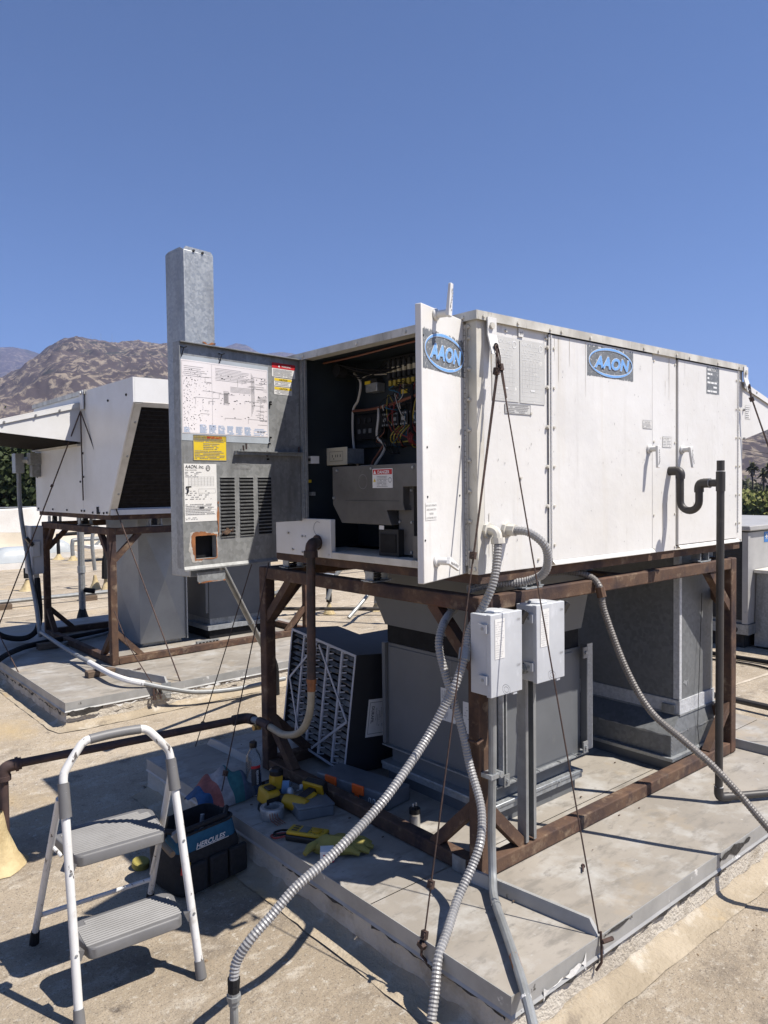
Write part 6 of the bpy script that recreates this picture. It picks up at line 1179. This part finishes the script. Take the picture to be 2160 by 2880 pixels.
# ---------------------------------------------------------------- second unit at left
XA, YN, YB, ZB, ZT = 2.228, 5.455, 7.92, 1.385, 2.42
frame2 = steel_frame('reddish rusted steel frame carrying the second unit at left', 2.222, 4.15, 5.99, 7.76, PZ+.002, 1.283)
u2 = thing('rooftop_unit', 'second white rooftop unit at left with slanted dark mesh face and side hood', 'hvac unit', (XA, 6.0, ZB)); WU = M['white2']
FU = Fr((XA, 0, 0), (0, -1, 0), (-1, 0, 0))
build(MB().prism(FU, [(-6.57, ZB), (-6.015, ZB), (-5.985, 1.43), (-5.46, 2.23), (-YN, 2.235), (-YN, ZT), (-6.57, ZT)], -.012, 0), 'near_side_panel', WU, u2); build(MB().fbox(FU, -YB, -6.574, ZB, ZT, -.012, 0), 'far_side_panel', WU, u2)
build(MB().box(XA+.013, 4.2, YN+.02, YB, ZT-.02, ZT-.004), 'top_deck', WU, u2); build(MB().box(XA+.013, 4.2, 6.03, YB, ZB+.001, ZB+.012), 'floor_pan', M['galv_old'], u2)
mb = MB(); mb.box(XA-.012, 4.21, 6.45, YB+.012, ZT+.001, ZT+.008); mb.box(XA-.012, XA-.002, 6.45, YB+.012, ZT-.03, ZT+.0005); build(mb, 'roof_cap', M['cap'], u2)
build(MB().box(XA+.013, 4.2, YN, YN+.012, 2.236, ZT), 'fascia', WU, u2)
FSl = Fr((XA+.013, 5.995, 1.43), (1, 0, 0), (0, -.83, -.55), (0, -.535, .80)); Ls = math.hypot(.535, .80); FSl.V = V(0, -.5558, .8313); FSl.N = V(0, -.8313, -.5558); Ls = .9625
build(MB().fbox(FSl, .0, .055, 0, Ls, -.012, .004), 'mesh_frame', M['cream'], u2); build(MB().fbox(FSl, .056, 1.95, 0, Ls, -.02, -.015), 'mesh_screen', M['screen'], u2)
mb = MB()
for k in range(27): v = .02+k*.035; mb.bar(FSl(.056, v, -.012), FSl(1.95, v, -.012), .0018, .0018)
build(mb, 'mesh_wires', M['dark'], u2, kind='stuff'); build(MB().fbox(FSl, .056, 1.95, Ls-.03, Ls+.01, -.012, .003), 'mesh_frame', M['cream'], u2)
build(MB().box(XA+.013, 4.2, 5.985, 6.0, ZB, 1.425), 'sill_rail', WU, u2); build(MB().box(XA+.02, 4.18, 6.01, YB-.02, ZB-.04, ZB-.0005), 'base_rail', M['rust'], u2)
mb = MB()
for (u, v) in ((-6.03, 1.405), (-6.10, 1.40), (-6.2, 1.40), (-6.35, 1.40), (-6.55, 1.41), (-6.55, 1.70), (-6.55, 1.90), (-5.58, 2.30), (-5.95, 2.29), (-6.62, 1.41), (-6.63, 1.66), (-7.0, 1.41), (-7.4, 1.41), (-7.85, 1.41), (-7.86, 1.72)): mb.bolt(FU, u, v, .011, .008)
build(mb, 'panel_screws', M['dark'], u2, kind='stuff')
mb = MB()
for v in (.15, .5, .8): mb.bolt(FSl, .035, v, .009, .006, .004)
build(mb, 'frame_screws', M['galv'], u2, kind='stuff')
build(MB().fbox(FU, -6.24, -6.215, 1.39, 1.45, .001, .012), 'latch', M['dark'], u2)
lg = MB(); lg.fbox(FU, -6.54, -6.465, 2.265, 2.425, .013, .022); l2 = build(lg, 'lifting_lug', WU, u2); build(MB().cyl(FU(-6.5, 2.40, .02), FU(-6.5, 2.40, .035), .016, 6), 'lug_bolt', M['cream'], l2)
# hood
FHs = Fr((0, 6.575, 0), (1, 0, 0), (0, -1, 0)); xo = 1.40
hd = build(MB().prism(FHs, [(XA-.002, 1.995), (XA-.002, 2.325), (xo, 2.10), (xo, 2.075)], -.005, 0), 'rain_hood', WU, u2); build(MB().prism(FHs, [(XA-.002, 1.995), (XA-.002, 2.325), (xo, 2.10), (xo, 2.075)], -1.335, -1.33), 'hood_side', WU, hd)
build(MB().hexa([(XA-.002, 6.565, 2.327), (xo-.01, 6.565, 2.098), (xo-.01, 7.915, 2.098), (XA-.002, 7.915, 2.327), (XA-.002, 6.565, 2.335), (xo-.01, 6.565, 2.106), (xo-.01, 7.915, 2.106), (XA-.002, 7.915, 2.335)]), 'hood_top', WU, hd)
build(MB().hexa([(XA-.002, 6.562, 2.29), (xo-.01, 6.562, 2.066), (xo-.01, 6.5675, 2.066), (XA-.002, 6.5675, 2.29), (XA-.002, 6.562, 2.326), (xo-.01, 6.562, 2.097), (xo-.01, 6.5675, 2.097), (XA-.002, 6.5675, 2.326)]), 'hood_flange', WU, hd)
mb = MB()
for x, z in ((2.05, 2.255), (1.86, 2.205), (1.62, 2.14)): mb.bolt(FHs, x, z, .01, .01, .013)
build(mb, 'hood_screws', M['inkg'], hd, kind='stuff'); build(MB().box(XA-.006, XA-.003, 6.6, 7.88, 2.0, 2.3), 'hood_opening', M['screen'], hd)
build(MB().hexa([(XA-.01, 6.585, 1.985), (xo+.005, 6.585, 2.072), (xo+.005, 7.905, 2.072), (XA-.01, 7.905, 1.985), (XA-.01, 6.585, 1.99), (xo+.005, 6.585, 2.077), (xo+.005, 7.905, 2.077), (XA-.01, 7.905, 1.99)]), 'hood_shade_screen', M['screen'], hd)  # added dark sheet imitating shade and dirt on the hood's underside
build(MB().box(XA-.03, XA-.001, 6.6, 7.9, 1.965, 1.980), 'hood_lip', M['cream'], hd)
# spring isolators
for (x, y) in ((2.30, 6.75), (2.62, 6.03), (3.9, 6.03), (2.3, 7.6)):
    iso = build(MB().box(x-.06, x+.06, y-.035, y+.035, 1.284, 1.29), 'spring_isolator', M['galv_old'], u2); build(MB().ring([V(x+.022*math.cos(t*.7), y+.022*math.sin(t*.7), 1.291+t*.0013) for t in range(40)], .005, 5), 'coil_spring', M['dark'], iso); build(MB().box(x-.055, x-.045, y-.03, y+.03, 1.291, 1.343).box(x+.045, x+.055, y-.03, y+.03, 1.291, 1.343), 'isolator_brackets', M['galv_old'], iso, kind='stuff')
# duct with cross-broken sheet
d2_ = thing('supply_duct', 'pale galvanised duct with crossed creases under the second unit', 'duct', (2.95, 6.8, PZ))
def crossbreak(F, w, z0, z1, n): 
    c = F(w/2, (z0+z1)/2, n); a = [F(0, z0), F(w, z0), F(w, z1), F(0, z1)]; return MB().add(a+[c], [(0, 1, 4), (1, 2, 4), (2, 3, 4), (3, 0, 4)])
build(MB().box(2.67, 3.10, 6.495, 7.25, .21, 1.34), 'duct_body', M['galv_smooth'], d2_); 
FDa = Fr((2.664, 6.489, 0), (1, 0, 0), (0, -1, 0)); build(crossbreak(FDa, .437, .215, 1.335, .05), 'creased_sheet', M['galv_smooth'], d2_, smooth=0)
FDb = Fr((2.664, 7.25, 0), (0, -1, 0), (-1, 0, 0)); build(crossbreak(FDb, .76, .215, 1.335, .06), 'creased_sheet', M['galv_smooth'], d2_, smooth=0); build(MB().box(3.101, 3.112, 6.47, 6.485, .21, 1.34), 'drive_cleat', M['galv'], d2_)
build(MB().box(2.70, 3.07, 6.53, 7.2, PZ+.003, .2095), 'duct_base', M['galv_old'], d2_)
r2_ = thing('return_plenum', 'grey plenum on a curb beside the creased duct of the second unit', 'duct', (3.6, 6.75, PZ)); build(MB().box(3.32, 4.0, 6.45, 7.1, .36, 1.34), 'plenum_body', M['grey_paint'], r2_); build(MB().box(3.28, 4.04, 6.40, 7.15, .26, .30), 'curb_flange', M['galv'], r2_); build(MB().box(3.33, 3.99, 6.46, 7.09, .3005, .3595), 'neck', M['galv_old'], r2_); build(MB().box(3.31, 4.01, 6.43, 7.12, PZ+.003, .2595), 'curb', M['black'], r2_); build(MB().box(3.28, 3.305, 6.44, 6.4485, .42, 1.2), 'edge_angle', M['grey_paint'], r2_)
sb = MB(); sb.box(3.10, 3.32, 6.262, 6.30, PZ+.002, PZ+.028); slots = thing('slotted_strut', 'short slotted strut lying on the second platform beside the creased duct', 'strut', (3.2, 6.28, PZ)); build(sb, 'channel', M['galv_old'], slots)
for k in range(6): build(MB().box(3.115+k*.034, 3.137+k*.034, 6.2605, 6.2617, PZ+.009, PZ+.02), 'slot', M['black'], slots)
# disconnect 2, conduits
dsw = thing('disconnect_switch', 'grey switch box hanging on the far left post of the second frame', 'switch box', (2.17, 7.75, .78)); FDs = Fr((2.20, 7.93, .78), (0, -1, 0), (-1, 0, 0))
build(MB().fbox(FDs, 0, .21, 0, .46, -.06, .07), 'box_body', M['disc'], dsw, bevel=.004); FDt = Fr((2.13, 7.93, .78), (0, -1, 0), (-1, 0, 0)); build(MB().fbox(FDt, -.006, .216, -.006, .466, .001, .022), 'box_door', M['disc'], dsw, bevel=.004)
build(MB().fbox(Fr((0, 7.72, .78), (1, 0, 0), (0, -1, 0)), 2.12, 2.19, .17, .32, .001, .02), 'handle_plate', M['disc'], dsw, bevel=.004); build(MB().bar((2.12, 7.70, 1.06), (2.06, 7.69, 1.14), .035, .03), 'handle_grip', M['blackpl'], dsw)
mb = MB(); build(MB().fbox(FDs, .03, .06, -.17, -.002, -.02, .03), 'tag', M['paper'], dsw)
jb = thing('junction_boxes', 'small grey junction boxes stacked on the side of the second unit', 'junction box', (XA-.05, 7.8, 1.72)); build(MB().box(XA-.10, XA-.002, 7.72, 7.84, 1.84, 1.95), 'upper_box', M['galv_old'], jb); build(MB().box(XA-.08, XA-.002, 7.74, 7.83, 1.72, 1.835), 'lower_box', M['galv_old'], jb); build(MB().ring([(XA-.08, 7.80, 1.885), (XA-.12, 7.95, 1.885)], .03, 8), 'nipple', M['galv'], jb)
rc2 = thing('rigid_conduit', 'pale conduit running from the second unit down and across its platform', 'conduit', (2.1, 7.3, PZ))
build(MB().box(2.04, 2.12, 7.90, 8.02, 1.76, 1.95), 'pull_elbow', M['galv'], rc2); build(MB().ring(smooth_path([(2.08, 7.95, 1.78), (2.08, 7.93, 1.4), (2.09, 7.75, .9), (2.095, 7.55, .5), (2.09, 7.44, .25), (2.08, 7.36, PZ+.10)], 8), .020, 10), 'riser', M['conduit'], rc2)
build(MB().ring([(2.08, 7.36, PZ+.10), (2.05, 6.6, PZ+.075), (2.03, 5.95, PZ+.07)], .018, 10), 'platform_run', M['conduit'], rc2); build(MB().ring(smooth_path([(2.03, 5.95, PZ+.07), (2.02, 5.6, PZ+.068), (2.02, 5.42, PZ+.068), (2.06, 5.27, PZ+.055), (2.15, 5.18, PZ+.03)], 6), .021, 10), 'bend', M['white2'], rc2); build(MB().ring(smooth_path([(2.13, 5.19, PZ+.035), (2.3, 5.11, PZ-.02), (2.5, 5.05, PZ-.07), (2.8, 5.0, PZ-.09), (3.2, 4.98, PZ-.08)], 8), .017, 10), 'tail', M['conduit'], rc2)
solo(MB().box(1.94, 2.17, 5.72, 5.80, PZ+.003, PZ+.048), 'wood_block', M['wood'], 'weathered wood block under the pale conduit', 'wood block', bevel=.004); solo(MB().box(1.96, 2.14, 7.02, 7.10, PZ+.003, PZ+.055), 'wood_block', M['wood'], 'dark wood block under the conduit at the back of the second platform', 'wood block', bevel=.004)
build(MB().fbox(FP2, 2.265, 2.335, .075, .19, .006, .012), 'edge_clip', M['galv'], plat2); 
solo(MB().ring(smooth_path([(1.38, 7.0, .1), (1.42, 7.3, .42), (1.5, 7.5, .52), (1.62, 7.6, .42), (1.8, 7.55, .25), (2.0, 7.5, .22), (2.12, 7.55, .35), (2.14, 7.65, .75)], 8), .026, 8), 'black_hose', M['black'], 'black hose arching up beside the second platform', 'hose')
solo(MB().ring(smooth_path([(1.2, 6.4, .03), (1.5, 6.6, .21), (1.75, 6.95, .22), (2.0, 7.15, .215), (2.5, 7.3, .21), (2.9, 7.45, .21)], 8), .024, 8), 'black_hose', M['black'], 'black hose lying flat across the second platform', 'hose')
solo(MB().ring([(2.16, 7.05, .205), (2.6, 7.2, .21), (3.0, 7.5, .215)], .015, 8), 'thin_conduit', M['conduit'], 'thin conduit crossing the second platform behind the frame', 'conduit')
A3 = V(XA-.03, 6.5, 2.25)
for b, lab, cl in (((1.62, 7.3, PZ), 'guy cable from the second unit lug to its far platform edge', (.3, )), ((2.42, 5.18, PZ), 'guy cable from the second unit lug to its near platform edge', (.28, )), ((XA-.02, 6.52, 1.5), 'loose cable end hanging straight down the second unit', ())): cable(A3, b, lab, cl, .0055)
cable((1.45, 7.6, 2.05), (1.66, 7.9, PZ), 'guy cable at the far left edge falling past the switch box', (), .005); cable((1.3, 9.0, 2.0), (1.62, 6.2, .1), 'guy cable hanging from the hood corner at the far left', (), .005)
mb = MB(); c = V(2.22, 5.15, .12); rn = random.Random(4)
for k in range(5): mb.ring([c+V(rn.uniform(-.02, .02), 0, .06), c+V(rn.uniform(-.03, .03), -.015, .02), c+V(rn.uniform(-.05, .05), -.02, -.03)], .007, 5)
solo(mb, 'cable_bundle', M['cable'], 'rusty tangle of cable ends on the side of the second platform', 'cable')
solo(MB().ring([(2.24, 5.96, .62), (2.235, 5.70, .40), (2.22, 5.16, .16)], .004, 5), 'loose_wire', M['cable'], 'loose wire hanging from the second frame post to the platform side', 'wire')
# brace pipe between the units
solo(MB().ring([(2.05, 4.1, 1.18), (2.65, 4.6, .28)], .022, 12), 'brace_pipe', M['conduit'], 'grey pipe slanting down below the galvanised door', 'pipe') if False else None
sp = thing('slanted_conduit', 'grey pipe slanting down below the galvanised door', 'pipe', (3.08, 4.93, 0)); build(MB().ring([(2.06, 3.945, 1.25), (2.495, 4.375, .806), (2.90, 4.775, .395)], .019, 12), 'pipe', M['conduit'], sp); build(MB().ring(smooth_path([(2.89, 4.765, .405), (3.0, 4.86, .31), (3.07, 4.92, .20), (3.085, 4.935, .0)], 6), .032, 10), 'boot', M['black'], sp); build(MB().ring([(2.62, 4.498, .679), (2.64, 4.518, .659)], .022, 12), 'coupling', M['conduit'], sp)
# ---------------------------------------------------------------- third unit at right
u3 = thing('condensing_unit', 'grey rooftop unit with dark coil side and blue snowflake sticker at the right edge', 'hvac unit', (7.21, 3.2, 0)); RM = M['rtu']; FE = Fr((0, 3.19, 0), (1, 0, 0), (0, -1, 0)); FW = Fr((7.21, 0, 0), (0, -1, 0), (-1, 0, 0))
build(MB().box(7.25, 9.4, 3.19, 5.2, .24, 1.11), 'cabinet', RM, u3); build(MB().box(7.17, 9.45, 3.15, 5.25, 1.125, 1.175), 'top_cover', RM, u3, bevel=.01); build(MB().box(7.235, 9.42, 3.175, 5.22, 1.111, 1.1245), 'top_neck', M['dark'], u3); build(MB().box(7.20, 7.249, 3.18, 3.235, .24, 1.11), 'corner_post', RM, u3)
build(MB().box(7.225, 7.249, 3.24, 5.2, .27, 1.10), 'condenser_coil', M['coil'], u3); mb = MB()
for k in range(30): z = .28+k*.0275; mb.box(7.2195, 7.2245, 3.24, 5.2, z, z+.006)
build(mb, 'coil_guard', M['dark'], u3, kind='stuff'); build(MB().box(7.19, 9.42, 3.17, 5.22, .14, .235), 'base_rail', M['galv_old'], u3); build(MB().lathe(FW(-3.3, .18, .022), [(.03, 0), (.03, .004)], 14, (-1, 0, 0)), 'rail_hole', M['black'], u3)
build(MB().box(7.26, 9.35, 3.24, 5.15, .0, .135), 'curb', M['tar'], u3); s3 = build(MB().fbox(FE, 7.565, 7.72, 1.0, 1.10, .001, .003), 'blue_sticker', mat('blue_sticker', (.04, .17, .45), rough=.4), u3); mb = MB()
for k in range(6): a = R(60*k); mb.bar(FE(7.61, 1.055, .005), FE(7.61+.03*math.cos(a), 1.055+.03*math.sin(a), .005), .007, .001, FE.N)
build(mb, 'snowflake', M['inkw'], s3); text('7', .05, FE, 7.65, 1.03, M['red'], s3, n=.005)
gy = build(frustum((7.34, 9.0, 2.3, 3.18), (7.38, 9.0, 2.35, 3.18), .02, .72), 'side_duct', M['galv_old'], u3); build(MB().box(7.33, 9.0, 2.30, 3.185, .721, .75), 'duct_top', M['cream'], u3)
for k in range(3): build(MB().cyl(FW(-3.205, .35+k*.3, .011), FW(-3.205, .35+k*.3, .016), .007, 6), 'post_screw', M['galv'], u3)
solo(MB().ring([(5.3, 4.0, .06), (5.3, 2.5, .055), (5.25, 1.6, .055)], .022, 10), 'roof_pipe', M['pvc'], 'dark pipe lying on the roof right of the platform', 'pipe'); solo(MB().ring([(6.7, 5.0, .03), (6.72, 3.2, .025), (6.75, 2.4, .025)], .02, 8), 'roof_cable', M['black'], 'black cable lying on the roof below the third unit', 'cable')
solo(MB().ring(smooth_path([(6.9, 4.2, .012), (6.5, 3.6, .012), (6.6, 2.9, .012), (6.4, 2.4, .012)], 6), .009, 6), 'thin_cable', M['black'], 'thin black cable curling on the roof near the third unit', 'cable')
# ---------------------------------------------------------------- far roof clutter
def skylight(x, y, label):
    t = thing('skylight', label, 'skylight', (x, y, 0), 'domed skylights'); build(MB().box(x-.55, x+.55, y-.4, y+.4, 0, .12), 'curb', M['parapet'], t); mb = MB(); n = 12
    for i in range(n+1):
        for j in range(n+1): u = i/n*2-1; v = j/n*2-1; mb.v.append(V(x+.5*u, y+.36*v, .125+.30*((1-u**4)*(1-v**4))**.6))
    mb.f = [(i*(n+1)+j, (i+1)*(n+1)+j, (i+1)*(n+1)+j+1, i*(n+1)+j+1) for i in range(n) for j in range(n)]; build(mb, 'dome', M['skylight'], t)
skylight(4.25, 16.7, 'domed skylight left of the far switch box'); skylight(5.45, 18.6, 'domed skylight right of the far switch box')
def mastic(x, y, h, r, label, pipe=None, m='mastic'):
    t = thing('roof_penetration', label, 'roof vent', (x, y, 0), 'sealed roof penetrations'); rn = random.Random(int(x*31+y)); n = 14; r *= .55; h *= .65; prof = [(r, 0), (r*.8, h*.12), (r*.55, h*.4), (r*.32, h*.75), (r*.22, h)]; mb = MB()
    mb.v = [V(x+q*math.cos(2*math.pi*j/n)*(1+.3*rn.random()), y+q*math.sin(2*math.pi*j/n)*(1+.3*rn.random()), .003+z) for q, z in prof for j in range(n)]; mb.f = [(i*n+j, i*n+(j+1) % n, (i+1)*n+(j+1) % n, (i+1)*n+j) for i in range(len(prof)-1) for j in range(n)]+[tuple((len(prof)-1)*n+j for j in range(n))]
    build(mb, 'mastic_cone', M[m], t)
    if pipe: build(MB().ring(smooth_path(pipe[0], 6), pipe[1], 8), 'pipe', M[pipe[2]], t)
    return t
mastic(3.40, 12.7, .28, .20, 'yellow sealed pipe cone under the far switch box', ([(3.4, 12.7, .2), (3.4, 12.7, .36)], .05, 'black'))
mastic(4.25, 12.1, .34, .16, 'left of two yellow cones behind the second frame post', ([(4.25, 12.1, .3), (4.22, 12.1, .75), (4.28, 12.1, 1.0), (4.45, 12.1, 1.12), (4.7, 12.1, 1.15)], .03, 'conduit')); mastic(4.27, 11.7, .3, .14, 'right of two yellow cones behind the second frame post', ([(4.27, 11.7, .2), (4.3, 11.7, .55), (4.5, 11.75, .62)], .06, 'black'))
mastic(5.45, 17.8, .22, .22, 'dark pipe stub cone far back by the pipe rack', ([(5.45, 17.8, .1), (5.45, 17.8, .48), (5.5, 17.8, .56), (6.3, 17.8, .58)], .04, 'black'))
mastic(5.6, 17.3, .22, .2, 'yellow cone far back in front of the pipe rack', ([(5.6, 17.3, .1), (5.6, 17.3, .40), (5.7, 17.3, .46), (6.4, 17.3, .46)], .045, 'conduit'))
mastic(3.0, 8.98, .42, .17, 'dark sealed cone of the tall pole behind the second platform', None, 'tar')
pl = thing('vent_pole', 'tall weathered pole standing behind the second frame', 'pole', (3.0, 8.98, 0)); build(MB().ring([(3.0, 8.98, .1), (3.0, 8.98, 1.75)], .038, 10), 'pole', M['galv_old'], pl); build(MB().ring([(3.0, 8.98, .62), (3.0, 8.98, .70)], .045, 10), 'band', M['galv'], pl); build(MB().ring([(3.02, 8.96, .42), (3.12, 8.9, .40)], .03, 8), 'side_cap', M['black'], pl)
lc = thing('roof_conduit', 'long pale conduit on blocks crossing the far roof', 'conduit', (3.5, 10.95, 0)); build(MB().ring([(-6, 11.2, .10), (2.6, 11.0, .095), (9, 10.85, .10)], .03, 8), 'pipe', M['conduit'], lc)
for k, x in enumerate((2.62, 3.75, 6.3, 8.0)): build(MB().box(x-.1, x+.1, 10.88, 11.08, 0, .07), 'sleeper', M['wood'], lc)
rk = thing('pipe_rack', 'pale pipe rack and dark wrapped blower far back on the roof', 'pipe rack', (6.2, 17.2, 0)); build(MB().box(5.8, 8.4, 16.6, 17.2, .28, .34), 'shelf', M['parapet'], rk); build(MB().box(6.2, 8.2, 16.7, 17.1, 0, .279), 'sleeper', M['tar'], rk)
M['tarp'] = mat('dark_tarp', (.05, .055, .065), (.03, .032, .04), 5, .6, bump=.02, bscale=8); build(MB().hexa([(6.9, 17.3, .35), (8.2, 17.3, .35), (8.2, 18.2, .35), (6.9, 18.2, .35), (7.2, 17.45, 1.25), (8.1, 17.45, 1.25), (8.1, 18.0, 1.25), (7.2, 18.0, 1.25)]), 'wrapped_blower', M['tarp'], rk, bevel=.08)
for k, x in enumerate((6.0, 6.5)): build(MB().ring(smooth_path([(x, 17.0, .34), (x+.15, 17.0, .5), (x+.05, 17.0, .75), (x-.05, 17.0, 1.05)], 5), .03, 8), 'bent_pipe', M['conduit'], rk)
for k in range(4): build(MB().ring([(6.05+k*.18, 16.75, .34), (6.05+k*.18, 16.75, .55)], .03, 8), 'valve', M['dark'], rk)
# seen through the frame under the main unit
mastic(5.35, 8.55, .34, .26, 'yellow block shaped curb seen below the gas pipe through the frame', None)
mastic(5.55, 7.6, .22, .13, 'dark pipe boot seen through the frame left of the rusty far post', ([(5.55, 7.6, .15), (5.55, 7.6, .42)], .035, 'black')); mastic(6.1, 7.35, .16, .12, 'yellow pipe boot seen through the frame right of the rusty far post', ([(6.1, 7.35, .1), (6.12, 7.35, .4), (6.0, 7.4, .62), (5.85, 7.45, .66), (5.6, 7.5, .50), (5.45, 7.5, .2)], .025, 'conduit'))
solo(MB().box(5.40, 5.62, 7.52, 7.70, .43, .50), 'junction_box', M['galv'], 'pale junction box on a pipe boot seen through the frame', 'junction box', bevel=.01); solo(MB().ring([(4.6, 7.9, .22), (5.0, 7.75, .34), (5.45, 7.62, .46)], .028, 8), 'pale_conduit', M['conduit'], 'pale conduit rising to the small junction box through the frame', 'conduit')
solo(MB().ring(smooth_path([(6.6, 7.1, .1), (6.55, 7.1, .5), (6.3, 7.0, .72), (5.9, 6.9, .6), (5.5, 6.8, .3), (5.2, 6.75, .1)], 6), .022, 8), 'arched_conduit', M['conduit'], 'grey conduit arching over the roof behind the filter', 'conduit'); solo(MB().ring([(4.8, 8.2, .08), (5.6, 7.4, .08), (6.4, 6.6, .08)], .022, 8), 'dark_conduit', M['pvc'], 'dark conduit lying on the roof seen through the frame', 'conduit')
gp3 = thing('gas_riser', 'dark gas riser with a union seen through the frame beside the filter', 'pipe', (6.0, 6.75, 0)); build(MB().ring([(5.7, 6.45, .0), (5.7, 6.45, 2.0)], .025, 10), 'pipe', M['pipe_rust'], gp3); build(MB().ring([(5.7, 6.45, .38), (5.7, 6.45, .42), (5.7, 6.45, .421), (5.7, 6.45, .47), (5.7, 6.45, .471), (5.7, 6.45, .50)], [.04, .04, .046, .046, .04, .04], 8), 'union', M['brass'], gp3)

# grit, flakes and leaf bits blown about the roof
mb = MB(); rn = random.Random(77)
for i in range(420):
    x = rn.uniform(.2, 4.5); y = rn.uniform(.5, 5.1); 
    if 1.48 < x and 1.25 < y < 3.9: continue
    s_ = rn.uniform(.002, .007) if rn.random() < .9 else rn.uniform(.008, .016); a = rn.uniform(0, 3.14); c, q = math.cos(a)*s_, math.sin(a)*s_; h = s_*rn.uniform(.3, .8)
    mb.hexa([V(x-c, y-q, .001), V(x+q*.6, y-c*.6, .001), V(x+c, y+q, .001), V(x-q*.6, y+c*.6, .001), V(x-c*.6, y-q*.6, h), V(x+q*.4, y-c*.4, h), V(x+c*.6, y+q*.6, h), V(x-q*.4, y+c*.4, h)])
o = build(mb, 'roof_debris', M['sandpaper'], None, smooth=0); tag(o, 'small grit and flakes scattered over the roof', 'debris', kind='stuff')
mb = MB()
for i in range(60):
    x = rn.uniform(1.65, 4.4); y = rn.uniform(1.4, 3.7); s_ = rn.uniform(.002, .006); mb.box(x-s_, x+s_, y-s_*.5, y+s_*.5, PZ+.004, PZ+.004+s_*.6)
o = build(mb, 'platform_debris', M['wood'], None, smooth=0); tag(o, 'tiny crumbs scattered over the platform sheets', 'debris', kind='stuff')
